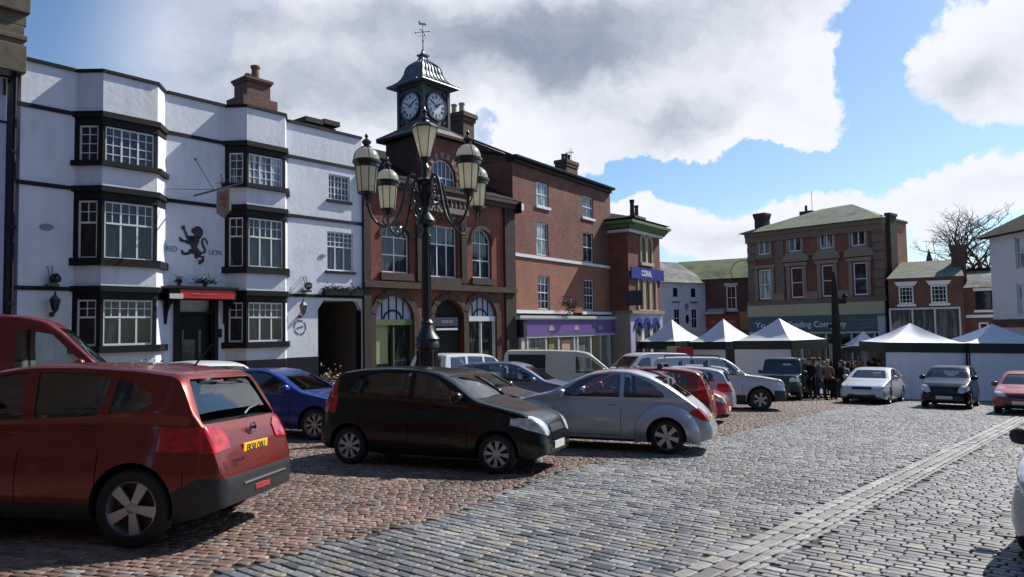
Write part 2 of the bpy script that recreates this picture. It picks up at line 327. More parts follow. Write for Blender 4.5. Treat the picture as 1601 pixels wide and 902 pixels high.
wa=NN(nt,'ShaderNodeVectorMath',operation='ADD'); L.new(cb.outputs[0],wa.inputs[0]); L.new(ws.outputs[0],wa.inputs[1])
def blob(px,py,rx,ry,rot=0,k=1.0,vec=None):
    a,e=ae(px,py); mp=NN(nt,'ShaderNodeMapping',vector_type='TEXTURE'); mp.inputs['Location'].default_value=(a,e,0); mp.inputs['Rotation'].default_value=(0,0,rot); mp.inputs['Scale'].default_value=(rx/1150,ry/1150,1)
    L.new((vec or wa).outputs[0],mp.inputs[0]); ln=NN(nt,'ShaderNodeVectorMath',operation='LENGTH'); L.new(mp.outputs[0],ln.inputs[0])
    r=NN(nt,'ShaderNodeMapRange',interpolation_type='SMOOTHSTEP'); r.inputs[1].default_value=0; r.inputs[2].default_value=1.6; r.inputs[3].default_value=k; r.inputs[4].default_value=0; L.new(ln.outputs['Value'],r.inputs[0]); return r.outputs[0]
def addall(l):
    o=l[0]
    for x in l[1:]: o=MA('ADD',o,x)
    return o
pos=addall([blob(690,40,330,190),blob(930,60,330,150,0),blob(1080,170,220,75,-.12),blob(1200,25,110,60),blob(1110,110,180,110),blob(520,150,170,140),blob(860,215,200,60),
            blob(1500,105,150,75,.25),blob(1600,40,110,110),blob(1380,345,260,50,.16,1.0),blob(1130,370,200,45,0),blob(980,345,110,35),blob(1540,290,120,50),blob(1260,215,55,28),blob(1280,120,28,40,0,.8),blob(930,262,60,20,0,.7),
            blob(90,105,110,25,0,.6)])
neg=addall([blob(1375,190,75,170,.15,.9),blob(1100,275,310,32,-.03,1.1),blob(935,235,60,16,.2,.6),blob(110,30,110,90,0,.9),blob(765,200,55,32,.4,1.0),blob(1020,150,30,12,0,.5),blob(1000,125,30,14,0,.0)])
n1=NN(nt,'ShaderNodeTexNoise'); n1.inputs['Scale'].default_value=8; n1.inputs['Detail'].default_value=11; n1.inputs['Roughness'].default_value=.66; L.new(wa.outputs[0],n1.inputs['Vector'])
n5=NN(nt,'ShaderNodeTexNoise'); n5.inputs['Scale'].default_value=34; n5.inputs['Detail'].default_value=8; n5.inputs['Roughness'].default_value=.6; L.new(wa.outputs[0],n5.inputs['Vector'])
dens=MA('ADD',MA('ADD',MA('SUBTRACT',pos,neg),MA('MULTIPLY',MA('SUBTRACT',n1.outputs[0],.5),1.8)),MA('MULTIPLY',MA('SUBTRACT',n5.outputs[0],.5),.35))
al=NN(nt,'ShaderNodeMapRange',interpolation_type='SMOOTHSTEP'); al.inputs[1].default_value=.38; al.inputs[2].default_value=.74; L.new(dens,al.inputs[0])
veil=MA('MULTIPLY',MA('MINIMUM',addall([blob(455,150,215,180,0,1.2,cb),blob(560,60,260,200,0,1.2,cb)]),1.0),MA('ADD',MA('MULTIPLY',nw.outputs[0],.5),.58)); ALPHA=MA('MINIMUM',MA('MAXIMUM',al.outputs[0],veil),1.0)
# thick parts of the clouds are grey, thin sunlit edges white
gr=addall([blob(760,55,420,80,.03,1.0),blob(450,130,260,150,0,1.05),blob(1000,30,280,60,0,.6),blob(1060,195,130,48,.35,.9),blob(1510,125,110,42,.3,.95),blob(880,120,180,50,0,.4),blob(1100,375,100,26,0,.75),blob(800,95,200,35,0,.5),blob(620,8,420,40,0,.5),blob(300,90,130,110,0,.5)])
gl=addall([blob(505,50,110,70,0,.75),blob(640,60,90,60,0,.35)])
n2=NN(nt,'ShaderNodeTexNoise'); n2.inputs['Scale'].default_value=6; n2.inputs['Detail'].default_value=9; n2.inputs['Roughness'].default_value=.58; mp2=NN(nt,'ShaderNodeMapping'); mp2.inputs['Scale'].default_value=(1,1.9,1); mp2.inputs['Rotation'].default_value=(0,0,-.25); L.new(wa.outputs[0],mp2.inputs[0]); L.new(mp2.outputs[0],n2.inputs['Vector'])
gd=NN(nt,'ShaderNodeMapRange',interpolation_type='SMOOTHSTEP'); gd.inputs[1].default_value=-.1; gd.inputs[2].default_value=2.05
L.new(MA('ADD',MA('ADD',MA('MULTIPLY',MA('SUBTRACT',gr,gl),.85),MA('MULTIPLY',MA('SUBTRACT',dens,.9),.25)),MA('MULTIPLY',MA('SUBTRACT',n2.outputs[0],.5),1.9)),gd.inputs[0])
cc=NN(nt,'ShaderNodeMix',data_type='RGBA'); L.new(gd.outputs[0],cc.inputs[0]); cc.inputs[6].default_value=(CW*1.0,CW*1.03,CW*1.12,1); cc.inputs[7].default_value=(CG*.80,CG*.98,CG*1.28,1)
hs=NN(nt,'ShaderNodeVectorMath',operation='MULTIPLY'); L.new(sky.outputs[0],hs.inputs[0]); hs.inputs[1].default_value=SKYMUL
mix=NN(nt,'ShaderNodeMix',data_type='RGBA'); L.new(ALPHA,mix.inputs[0]); L.new(hs.outputs[0],mix.inputs[6]); L.new(cc.outputs[2],mix.inputs[7])
L.new(mix.outputs[2],bg.inputs[0]); bg.inputs[1].default_value=.1
sl=bpy.data.lights.new('sun','SUN'); sl.energy=SUNE; sl.angle=math.radians(.53); sl.color=(1,.95,.87); so=bpy.data.objects.new('sun',sl); C.objects.link(so)
so.rotation_euler=SUN.to_track_quat('Z','Y').to_euler(); so.location=(20,10,30)
v=S.view_settings; v.view_transform='Standard'; v.look='None'; v.exposure=EXPO; v.gamma=1
S.render.engine='CYCLES'; S.cycles.use_denoising=True; S.cycles.max_bounces=6; S.cycles.diffuse_bounces=2; S.cycles.transparent_max_bounces=12
# ---------------------------------------------------------------- ground
def groundmat():
    m,nt,b=nmat('setts_far'); L=nt.links; tc=NN(nt,'ShaderNodeTexCoord'); mp=NN(nt,'ShaderNodeMapping'); mp.inputs['Rotation'].default_value=(0,0,math.radians(38)); L.new(tc.outputs['Object'],mp.inputs[0])
    br=NN(nt,'ShaderNodeTexBrick'); br.inputs['Scale'].default_value=1; br.inputs['Brick Width'].default_value=.2; br.inputs['Row Height'].default_value=.11; br.inputs['Mortar Size'].default_value=.012
    br.inputs['Color1'].default_value=(.165,.163,.168,1); br.inputs['Color2'].default_value=(.11,.105,.108,1); br.inputs['Mortar'].default_value=(.03,.028,.025,1); L.new(mp.outputs[0],br.inputs['Vector'])
    n=NN(nt,'ShaderNodeTexNoise'); n.inputs['Scale'].default_value=.35; n.inputs['Detail'].default_value=8; L.new(tc.outputs['Object'],n.inputs['Vector'])
    r=NN(nt,'ShaderNodeMapRange'); r.inputs[1].default_value=.3; r.inputs[2].default_value=.7; r.inputs[3].default_value=.7; r.inputs[4].default_value=1.2; L.new(n.outputs[0],r.inputs[0])
    vm=NN(nt,'ShaderNodeVectorMath',operation='SCALE'); L.new(br.outputs[0],vm.inputs[0]); L.new(r.outputs[0],vm.inputs['Scale']); L.new(vm.outputs[0],b.inputs['Base Color'])
    bp=NN(nt,'ShaderNodeBump'); bp.inputs['Strength'].default_value=1; bp.inputs['Distance'].default_value=.015; bp.invert=True; L.new(br.outputs['Fac'],bp.inputs['Height']); L.new(bp.outputs[0],b.inputs['Normal']); b.inputs['Roughness'].default_value=.55
    return m
def settmat():
    m,nt,b=nmat('setts'); L=nt.links; at_=NN(nt,'ShaderNodeAttribute',attribute_name='col'); tc=NN(nt,'ShaderNodeTexCoord')
    n=NN(nt,'ShaderNodeTexNoise'); n.inputs['Scale'].default_value=28; n.inputs['Detail'].default_value=6; L.new(tc.outputs['Object'],n.inputs['Vector'])
    n2=NN(nt,'ShaderNodeTexNoise'); n2.inputs['Scale'].default_value=.5; n2.inputs['Detail'].default_value=9; n2.inputs['Roughness'].default_value=.65; L.new(tc.outputs['Object'],n2.inputs['Vector'])
    r=NN(nt,'ShaderNodeMapRange'); r.inputs[1].default_value=.3; r.inputs[2].default_value=.7; r.inputs[3].default_value=.72; r.inputs[4].default_value=1.25; L.new(n.outputs[0],r.inputs[0])
    r2=NN(nt,'ShaderNodeMapRange'); r2.inputs[1].default_value=.32; r2.inputs[2].default_value=.68; r2.inputs[3].default_value=.6; r2.inputs[4].default_value=1.25; L.new(n2.outputs[0],r2.inputs[0])
    mu=NN(nt,'ShaderNodeMath',operation='MULTIPLY'); L.new(r.outputs[0],mu.inputs[0]); L.new(r2.outputs[0],mu.inputs[1])
    vm=NN(nt,'ShaderNodeVectorMath',operation='SCALE'); L.new(at_.outputs['Color'],vm.inputs[0]); n9=NN(nt,'ShaderNodeTexNoise'); n9.inputs['Scale'].default_value=1.3; n9.inputs['Detail'].default_value=5; L.new(tc.outputs['Object'],n9.inputs['Vector']); r9=NN(nt,'ShaderNodeMapRange'); r9.inputs[1].default_value=.58; r9.inputs[2].default_value=.70; r9.inputs[3].default_value=1; r9.inputs[4].default_value=.55; L.new(n9.outputs[0],r9.inputs[0])
    m9=NN(nt,'ShaderNodeMath',operation='MULTIPLY'); L.new(mu.outputs[0],m9.inputs[0]); L.new(r9.outputs[0],m9.inputs[1])
    L.new(m9.outputs[0],vm.inputs['Scale']); L.new(vm.outputs[0],b.inputs['Base Color'])
    bp=NN(nt,'ShaderNodeBump'); bp.inputs['Strength'].default_value=.5; bp.inputs['Distance'].default_value=.006; L.new(n.outputs[0],bp.inputs['Height']); L.new(bp.outputs[0],b.inputs['Normal'])
    r3=NN(nt,'ShaderNodeMapRange'); r3.inputs[3].default_value=.48; r3.inputs[4].default_value=.75; L.new(n2.outputs[0],r3.inputs[0]); L.new(r3.outputs[0],b.inputs['Roughness']); return m
def sheet(name,x0,x1,y0,y1,dz,mat):
    mb=MB(); mb.quad((x0,y0,gz(x0,y0)+dz),(x1,y0,gz(x1,y0)+dz),(x1,y1,gz(x1,y1)+dz),(x0,y1,gz(x0,y1)+dz)); return tag(mb.build(name,mat,None,None),kind='structure')
BND=[(-6,1.2),(-2.39,5.85),(-.73,8.02),(.61,11.13),(3.96,15.59),(11.1,25.94),(20,39)]
CH0=np.array([1.36,6.09]); CHD=np.array([math.cos(math.radians(50.1)),math.sin(math.radians(50.1))]); CHN=np.array([CHD[1],-CHD[0]])
def inred(x,y):
    by=np.array([b[1] for b in BND]); bx=np.array([b[0] for b in BND]); return x<np.interp(y,by,bx)
def setts():
    YM=36.
    def rows(theta,w,l0,l1):
        e=np.array([math.cos(theta),math.sin(theta)]); n=np.array([-e[1],e[0]]); out=[]
        cor=np.array([(-31,3.5),(31,3.5),(31,YM),(-31,YM)]); us=cor@e; vs=cor@n
        v=vs.min()
        while v<vs.max():
            ww=w*rng.uniform(.9,1.1); k=int((us.max()-us.min())/((l0+l1)/2))+4; ln=rng.uniform(l0,l1,k); u=us.min()+rng.uniform(-.2,0)+np.concatenate([[0],np.cumsum(ln)[:-1]])
            uc=u+ln/2; x=uc*e[0]+(v+ww/2)*n[0]; y=uc*e[1]+(v+ww/2)*n[1]
            ok=(y>4.3)&(y<YM)&(np.abs(x)<.76*y+2.6)
            out.append(np.stack([x[ok],y[ok],ln[ok],np.full(ok.sum(),ww),np.full(ok.sum(),theta)],1)); v+=ww
        return np.concatenate(out)
    def chan(q): return (q[:,:2]-CH0)@CHN
    g=rows(math.radians(-39),.110,.145,.235); c=chan(g); g=g[(~inred(g[:,0],g[:,1]))&((c<-.04-.0)|(c>.47))]
    r=rows(math.radians(-13),.095,.115,.19); c=chan(r); r=r[inred(r[:,0],r[:,1])&((c<-.04)|(c>.47))]
    def colr(base,n,var,hue):
        b=np.array(base)[None,:]*rng.lognormal(0,var,(n,1)); return np.clip(b*(1+rng.normal(0,hue,(n,3))),.02,.6)
    cg=colr((.185,.185,.192),len(g),.17,.015); wq=rng.random(len(g))<.12; cg[wq]=colr((.23,.205,.17),wq.sum(),.2,.03); bq=rng.random(len(g))<.16; cg[bq]=colr((.085,.095,.115),bq.sum(),.2,.03)
    cr=colr((.18,.115,.09),len(r),.22,.03); wq=rng.random(len(r))<.1; cr[wq]=colr((.16,.155,.15),wq.sum(),.2,.03)
    # channel: a raised course of pale kerb setts, a course of flat slabs either side of a groove
    th=math.radians(50.1); ch=[];cc=[]
    for off,wd,l0,l1,bc in ((.035,.13,.22,.30,(.27,.26,.25)),(.185,.15,.26,.38,(.20,.195,.19)),(.325,.11,.26,.38,(.24,.235,.225)),(.42,.07,.18,.26,(.18,.178,.175))):
        k=140; ln=rng.uniform(l0,l1,k); u=-3+np.concatenate([[0],np.cumsum(ln)[:-1]]); uc=u+ln/2; P=CH0+uc[:,None]*CHD+off*CHN; ok=(P[:,1]<YM)&(P[:,1]>4); k2=ok.sum()
        ch.append(np.stack([P[ok,0],P[ok,1],ln[ok],np.full(k2,wd),np.full(k2,th)],1)); cc.append(colr(bc,k2,.12,.03))
    ch=np.concatenate(ch); cc=np.concatenate(cc)
    A=np.concatenate([g,r,ch]); Cc=np.concatenate([cg,cr,cc]); n=len(A); isch=np.arange(n)>=len(g)+len(r)
    x,y,l,wd,th=A.T; ca,sa=np.cos(th),np.sin(th); gap=np.where(isch,.005,.0065)+rng.uniform(0,.004,n); th2=th+rng.normal(0,.035,n)*(~isch); ca,sa=np.cos(th2),np.sin(th2)
    hl=l/2-gap; hw=wd/2-gap; top=rng.uniform(.026,.033,n); top=np.where(isch,.034,top); top[len(g)+len(r):][:0]=0
    tx=rng.normal(0,.014,n); ty=rng.normal(0,.024,n); rings=[(1.0,0.0),(.99,.78),(.80,1.0)]
    V=np.zeros((n,13,3)); ci=0
    cs=[(-1,-1),(1,-1),(1,1),(-1,1)]
    for sc,hz in rings:
        for a,b in cs:
            jx=rng.uniform(-.004,.004,n); jy=rng.uniform(-.004,.004,n)
            lx=a*(hl*(1 if sc>.9 else 1)-(0 if sc>.95 else .010))+jx; ly=b*(hw-(0 if sc>.95 else .0095))+jy
            V[:,ci,0]=x+lx*ca-ly*sa; V[:,ci,1]=y+lx*sa+ly*ca; V[:,ci,2]=-.035*V[:,ci,1]-.03*V[:,ci,0]-.01+hz*(top+.01)+(tx*lx+ty*ly)*(hz>0); ci+=1
    V[:,12,0]=x; V[:,12,1]=y; V[:,12,2]=-.035*y-.03*x+top+.0015
    F=[];
    for k in range(2):
        for i in range(4): F.append((4*k+i,4*k+(i+1)%4,4*(k+1)+(i+1)%4,4*(k+1)+i))
    Q=np.array(F); base=(np.arange(n)*13)[:,None,None]; Qs=(base+Q[None]).reshape(-1,4)
    Tq=np.array([(8,9,12),(9,10,12),(10,11,12),(11,8,12)]); Ts=(base+Tq[None]).reshape(-1,3)
    me=bpy.data.meshes.new('cobbles'); nq,nt_=len(Qs),len(Ts); me.vertices.add(n*13); me.vertices.foreach_set('co',V.reshape(-1))
    me.loops.add(nq*4+nt_*3); me.loops.foreach_set('vertex_index',np.concatenate([Qs.reshape(-1),Ts.reshape(-1)]).astype(np.int32))
    me.polygons.add(nq+nt_); me.polygons.foreach_set('loop_start',np.concatenate([np.arange(nq)*4,nq*4+np.arange(nt_)*3]).astype(np.int32))
    me.polygons.foreach_set('use_smooth',[True]*nq+[False]*nt_); me.update(calc_edges=True); me.validate()
    a=me.attributes.new('col','FLOAT_COLOR','POINT'); cc4=np.concatenate([Cc,np.ones((n,1))],1); a.data.foreach_set('color',np.repeat(cc4,13,axis=0).reshape(-1).astype(np.float32))
    me.materials.append(settmat()); o=bpy.data.objects.new('cobbles',me); C.objects.link(o); tag(o,kind='structure'); print('setts',n)
sheet('ground',-900,900,-300,1500,-.03,groundmat())
mb=MB(); P=[(-5.65,4.25),(5.65,4.25),(30.0,36.05),(-30.0,36.05)]
mb.quad(*[(p[0],p[1],gz(*p)+.010) for p in P]); tag(mb.build('paving_joints',simple('joint_sand',(.03,.026,.022),.95,scale=40,var=.5),None,None),kind='structure')
setts()
# ---------------------------------------------------------------- materials for buildings
WH=render_wall('white_render',(.70,.72,.77),(.38,.39,.42),.5); BLK=simple('black_paint',(.008,.008,.010),.6,var=.5,scale=12,bump=.2,spec=.25); WF=simple('white_frame',(.74,.75,.76),.4,var=.06,scale=14)
GL=glassmat('glazing'); GLB=glassmat('glazing_bright',(.02,.025,.04),.04,(.09,.11,.15),.55); GLC=glassmat('glazing_curtain',(.05,.06,.08),.08,(.42,.45,.52),.42); GLS=glassmat('shop_glass',(.02,.022,.02),.04,(.12,.13,.11),.55)
BRR=brickmat('red_brick',(.31,.068,.036),(.23,.048,.028),(.2,.1,.07),stain=.45); BRD=brickmat('brown_brick',(.28,.090,.060),(.17,.055,.038),(.15,.085,.065),stain=.4,patch=((.19,.09,.07),.56)); BRP=brickmat('smooth_brick',(.34,.13,.075),(.30,.11,.065),(.25,.12,.08),stain=.2)
BRK=brickmat('dark_brick',(.13,.055,.04),(.09,.04,.03),(.10,.07,.06),stain=.5); BRH=brickmat('plum_brick',(.26,.07,.05),(.19,.055,.042),(.15,.08,.06),stain=.35); STD=simple('sooty_stone',(.042,.032,.026),.85,var=.5,scale=3,bump=.6)
STN=simple('weathered_stone',(.24,.20,.16),.85,var=.35,scale=4,bump=.5); SLG=slatemat('mossy_slate',(.27,.28,.26),(.21,.215,.20),(.19,.215,.11),.46); SLA=slatemat('slate',(.30,.29,.275),(.22,.215,.205),(.38,.37,.33),.5); SLD=slatemat('dark_slate',(.024,.023,.026),(.016,.016,.018))
SLM=slatemat('green_slate',(.17,.18,.12),(.13,.14,.09),(.17,.20,.09),.42); LEAD=simple('lead',(.085,.10,.125),.42,metal=.2,var=.35,scale=5,bump=.2); POT=simple('clay_pot',(.20,.11,.07),.85,var=.3); POTB=simple('buff_pot',(.36,.30,.22),.85,var=.3)
IRON=simple('black_iron',(.014,.014,.015),.36,var=.4,scale=10,bump=.15,coat=.3); CRM=simple('cream_paint',(.42,.37,.24),.6,var=.15,scale=2,bump=.1); TEAL=simple('teal_fascia',(.028,.085,.105),.4,var=.12,scale=2)
LEAF=simple('leaf',(.05,.085,.025),.6,var=.5,scale=30)
def chimney(root,x0,x1,y0,y1,z0,z1,mat,pots=(),cap=.12,potm=None,name='chimney',over=.09):
    mb=MB(); mb.box(x0,x1,y0,y1,z0,z1-.42*cap/.12); mb.box(x0-over*.5,x1+over*.5,y0-over*.5,y1+over*.5,z1-.42*cap/.12,z1-.22*cap/.12); mb.box(x0-over,x1+over,y0-over,y1+over,z1-.22*cap/.12,z1)
    c=mb.build(name,mat,root,None)
    for px,py,h,r in pots:
        q=MB(); q.lathe([(r*1.1,0),(r*1.1,.06),(r*.95,.09),(r*.8,h*.8),(r*1.02,h*.86),(r*1.02,h),(r*.7,h)],(px,py,z1),12); q.build('chimney_pot',potm or POT,c)
    return c
# ================================================================ 1. white inn with two canted bays
FR=Frame((0,0),(.637,.77)); _p=Vector((-5.7,28,0)); FR.P0=_p-FR.t*0; FR.zb=0; FR.P0.z=0
u0=FR.u(30,0,300); P0=FR.P0+FR.t*u0
INN=Frame((P0.x,P0.y),(.637,.77),gz(P0.x,P0.y)-.1); W_=INN.u(566,0,400); DP=9.0
root=froot('white_inn',INN,'whitewashed three-storey inn with black bands, two canted bays and a red lion painted on it','inn'); inn=root
ztop=INN.z(43,95); zb1=INN.z(28,162); zb2=INN.z(30,285); zb3=INN.z(33,450); zsk=INN.z(480,558)
bays=[]
for (a,fl,fr,b) in ((118,162,247,260),(352,386,446,452)):
    yy=112 if a<200 else 170
    bays.append((INN.u(a,0,yy),INN.u(fl,.56,yy),INN.u(fr,.56,yy+20),INN.u(b,0,yy+30)))
BP=.56; bays=[(a,max(fl,a+.42),fr,fr+ (max(fl,a+.42)-a)) for a,fl,fr,b in bays]; print('bays',bays,'W',W_,'z',zb3,zb2,zb1,ztop)
holes=[]
sw=[INN.rect(514,271,547,316),INN.rect(511.7,361,552.7,425)]
holes+= [tuple(s) for s in sw]
arch=(INN.u(497,0,520),W_-.04,-.2,INN.z(530,470))
door=(INN.u(279,0,500),INN.u(334,0,500),-.2,INN.z(300,468)); holes+=[arch,door]
mb=MB(); wall(mb,0,W_,-.6,ztop,[h for h in holes],0,.22,.3); 
mb.box(0,arch[0]-.01,.3,DP,-.6,ztop-.4); mb.box(arch[1]+.01,W_,.3,DP,-.6,ztop-.4); mb.box(arch[0]-.01,arch[1]+.01,.3,DP,arch[3]+.02,ztop-.4); mb.build('wall',WH,root,None)
mb=MB(); mb.prism([(arch[0],arch[3]),(arch[0]+.26,arch[3]),(arch[0],arch[3]-.34)],.005,.2); mb.prism([(arch[1],arch[3]),(arch[1]-.22,arch[3]),(arch[1],arch[3]-.34)],.005,.2); mb.build('arch_corner',WH,root,None)
mb=MB(); mb.box(arch[0]+.001,arch[0]+.04,.03,.298,-.6,arch[3]-.36); mb.box(arch[1]-.04,arch[1]-.001,.03,.298,-.6,arch[3]-.36); mb.build('arch_jamb',BLK,root,None)
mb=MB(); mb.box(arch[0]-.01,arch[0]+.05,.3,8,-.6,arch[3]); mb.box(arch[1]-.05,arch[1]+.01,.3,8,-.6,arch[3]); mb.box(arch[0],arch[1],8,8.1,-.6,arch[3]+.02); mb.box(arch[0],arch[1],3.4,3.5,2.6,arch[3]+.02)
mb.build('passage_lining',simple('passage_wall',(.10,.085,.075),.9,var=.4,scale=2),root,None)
zg=[] # bay storeys
# window z ranges measured on the front face of bay one
v=BP; wz=[(INN.z(165,253,v),INN.z(165,196,v)),(INN.z(161,404,v),INN.z(161,313,v)),(INN.z(158,541,v),INN.z(158,468,v))]
sz=[(INN.z(162,259,v),INN.z(162,252,v)),(INN.z(161,415,v),INN.z(161,404,v)),(INN.z(158,552,v),INN.z(158,542,v))]
lz=[(wz[0][1]+.02,zb1+.09),(wz[1][1]+.02,zb2+.09),(wz[2][1]+.02,zb3+.09)]
print('wz',wz,sz,lz)
def bayring(mb,by,ex,z0,z1,p=BP):
    a,fl,fr,b=by; mb.prism([(a-ex*1.1,.05),(fl-ex*.45,-p-ex),(fr+ex*.45,-p-ex),(b+ex*1.1,.05)],z0,z1,'z')
for bi,by in enumerate(bays):
    a,fl,fr,b=by
    mb=MB(); bayring(mb,by,0,lz[0][1]-.02,ztop-.01); bayring(mb,by,0,lz[1][1]-.02,sz[0][0]+.02); bayring(mb,by,0,lz[2][1]-.02,sz[1][0]+.02); bayring(mb,by,0,zsk-.02,sz[2][0]+.02); 
    bay=mb.build('bay',WH,root,None)
    mb=MB(); 
    for (z0,z1) in lz: bayring(mb,by,.035,z0,z1-.16); bayring(mb,by,.10,z1-.16,z1)
    for (z0,z1) in sz: bayring(mb,by,.13,z0,z1+.015)
    bayring(mb,by,.03,-.6,zsk)
    mb.build('bay_trim',BLK,bay,None)
    for k in range(3):
        z0,z1=wz[k]; 
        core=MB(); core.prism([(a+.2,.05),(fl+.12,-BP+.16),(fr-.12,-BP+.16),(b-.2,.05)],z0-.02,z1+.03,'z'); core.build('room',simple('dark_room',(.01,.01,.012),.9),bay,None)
        posts=MB()
        for (p,q) in (((a,0),(fl,-BP)),((fl,-BP),(fr,-BP)),((fr,-BP),(b,0))):
            T,Ln=facet(p,q); posts.T=T; e=.02
            front=(p[1]==q[1]); c0=.075 if front else .12; right=(q[1]==0)
            if right:
                posts.box(0,.06,0,.13,z0,z1+.03); wp=MB(); wp.T=T; wp.box(.06,Ln,.0,.12,z0,z1+.03); wp.build('white_cheek',WH,bay,None); continue 
            posts.box(0,c0,0,.13,z0,z1+.03); posts.box(Ln-c0,Ln,0.001,.131,z0,z1+.03)
            gm=[GLB,GL,GL][k] if bi==0 else [GLC,GLB,GL][k]
            window(bay,T,c0,Ln-c0,z0,z1,.05,WF,gm,lights=3 if front else 1,transom=None if k==0 else .62,bars=(2,4 if k==0 else 2),fw=.05)
        posts.build('posts',BLK,bay,None)
for i,s in enumerate(sw):
    window(root,None,*s,.08,WF,GLB,lights=3 if i else 3,transom=None if i==0 else .62,bars=(2,4 if i==0 else 3),fw=.045)
    q=MB(); q.box(s[0]-.1,s[1]+.06,-.09,.05,s[2]-.11,s[2]-.01); q.build('sill',BLK,root,None)
# black bands following wall and bays
def band(z0,z1,ex,segs,top=False):
    mb=MB()
    for (a,b) in segs: mb.box(a,b,-ex,.02,z0,z1)
    return mb
gaps=[(-.08,bays[0][0]-.02),(bays[0][3]+.02,bays[1][0]-.02),(bays[1][3]+.02,W_)]
for nm,z0,z1,ex in (('band',zb1-.04,zb1+.07,.05),('band',zb2-.04,zb2+.07,.05),('band',zb3-.05,zb3+.06,.045)):
    gg=gaps if nm and z0>zb3 else [gaps[0],(bays[0][3]+.02,door[0]-.4),(bays[1][3]+.02,W_)]
    band(z0,z1,ex,gg).build(nm,BLK,root,None)
mb=band(ztop,ztop+.09,.07,gaps); 
for by in bays: bayring(mb,by,.06,ztop-.002,ztop+.085)
mb.box(-.08,W_,.02,.34,ztop+.002,ztop+.088); mb.build('coping',BLK,root,None)
mb=MB(); 
for (a,b) in ((-.02,bays[0][0]),(bays[0][3],door[0]-.02),(door[1]+.02,bays[1][0]),(bays[1][3],arch[0]-.02)): mb.box(a,b,-.03,.02,-.6,zsk)
mb.build('plinth',BLK,root,None)
mb=MB(); mb.prism([(.3,ztop-.5),(DP-.2,ztop-.5),(DP/2,ztop+1.0)],0.2,W_-.05,'x'); mb.build('roof',SLD,root,None)
# door and canopy
d0,d1,dz=door[0],door[1],door[3]
mb=MB(); mb.box(d0-.16,d0,-.06,.1,-.3,dz); mb.box(d1,d1+.13,-.06,.1,-.3,dz); mb.box(d0,d0+.06,.02,.2,-.3,dz); mb.box(d1-.06,d1,.02,.2,-.3,dz); mb.box(d0+.06,d1-.06,.03,.2,dz-.45,dz-.38); mb.build('door_frame',BLK,root,None)
mb=MB(); mb.box(d0+.06,d1-.06,.20,.24,-.3,dz-.45); 
mb.build('door',BLK,root,None); mb=MB(); mb.box((d0+d1)/2-.3,(d0+d1)/2+.05,.185,.199,1.0,2.0); mb.box(d0+.2,d0+.26,.185,.199,.3,2.3); mb.box(d1-.4,d1-.32,.185,.199,.3,2.3); mb.build('door_glass',GL,root,None)
cx0,cx1=INN.u(262,.55,455),INN.u(372,.55,460); cz1=INN.z(282,452,.55); cz0=INN.z(282,466,.55)
mb=MB(); mb.box(cx0+.0,cx1,-.62,.02,cz1+.02,cz1+.10); mb.box(cx0+.06,cx1-.06,-.57,.02,cz0-.03,cz1+.02); can=mb.build('canopy',BLK,root,None)
mb=MB(); mb.box(INN.u(282,.6,455),INN.u(367,.6,460),-.592,-.57,cz0,cz1-.01); mb.build('red_fascia',simple('red_sign',(.50,.02,.015),.4),can,None)
mb=MB(); mb.box(INN.u(283,.6,455)+.35,INN.u(283,.6,455)+.6,-.60,-.592,(cz0+cz1)/2-.02,(cz0+cz1)/2+.02); mb.box(INN.u(283,.6,455)+.7,INN.u(283,.6,455)+1.2,-.60,-.592,(cz0+cz1)/2-.025,(cz0+cz1)/2+.01); mb.build('worn_lettering',simple('sign_pale2',(.5,.10,.08),.5),can,None)
for ux in (cx0+.12,cx1-.2):
    mb=MB(); pr=[(0,cz0-.02),(-.52,cz0-.02),(-.5,cz0-.12),(-.32,cz0-.2),(-.18,cz0-.38),(-.1,cz0-.62),(-.08,cz0-.75),(0,cz0-.78)]
    mb.prism(pr,ux,ux+.09,'x'); mb.build('canopy_bracket',BLK,can,None)
mb=MB(); mb.box(cx0+.02,cx0+.42,-.66,-.60,cz0-.02,cz0+.13); mb.build('bulkhead_light',simple('opal_plastic',(.6,.6,.55),.4),can,None)
# lion on the wall (flat silhouette, painted metal)
def flat_shape(name,polys,mat,parent,frame_fn,y0,y1):
    mb=MB()
    for p in polys:
        pts=[frame_fn(*q) for q in p]; mb.prism(pts,y0,y1)
    bm=bmesh.new(); me=mb.mesh(name,mat,None); bm.from_mesh(me); bmesh.ops.triangulate(bm,faces=[f for f in bm.faces if len(f.verts)>4]); bm.to_mesh(me); bm.free()
    o=bpy.data.objects.new(name,me); C.objects.link(o); o.parent=parent; return o
def L2(x,y): return INN.uz(250+x/9.017,330+y/9.017,.0)
lion=[[(355,340),(330,265),(290,245),(318,240),(290,205),(328,215),(340,195),(352,225),(352,255),(385,325),(400,345),(480,355),(500,380),(470,460),(400,430)],
 [(460,445),(395,470),(350,440),(285,430),(262,400),(285,405),(262,360),(295,375),(330,405),(385,410),(430,430)],
 [(445,290),(440,265),(470,235),(520,212),(560,220),(600,265),(605,320),(575,380),(545,400),(510,390),(485,365),(497,345),(470,335),(480,315),(450,310)],
 [(400,350),(500,350),(560,380),(545,450),(520,500),(560,560),(600,600),(560,630),(500,640),(470,600),(440,595),(450,560),(440,500),(405,450)],
 [(460,540),(420,530),(385,585),(330,580),(320,550),(290,545),(305,590),(300,605),(345,620),(390,620),(420,600),(470,600)],
 [(490,600),(485,660),(520,680),(545,650),(590,655),(590,680),(560,690),(535,690),(545,720),(535,740),(560,750),(555,765),(585,735),(615,720),(628,670),(615,635),(560,625)],
 [(560,600),(600,605),(635,590),(650,550),(630,500),(605,460),(610,400),(635,400),(650,430),(660,475),(675,470),(670,430),(650,390),(620,375),(590,395),(580,450),(600,510),(620,545),(605,575),(560,580)]]
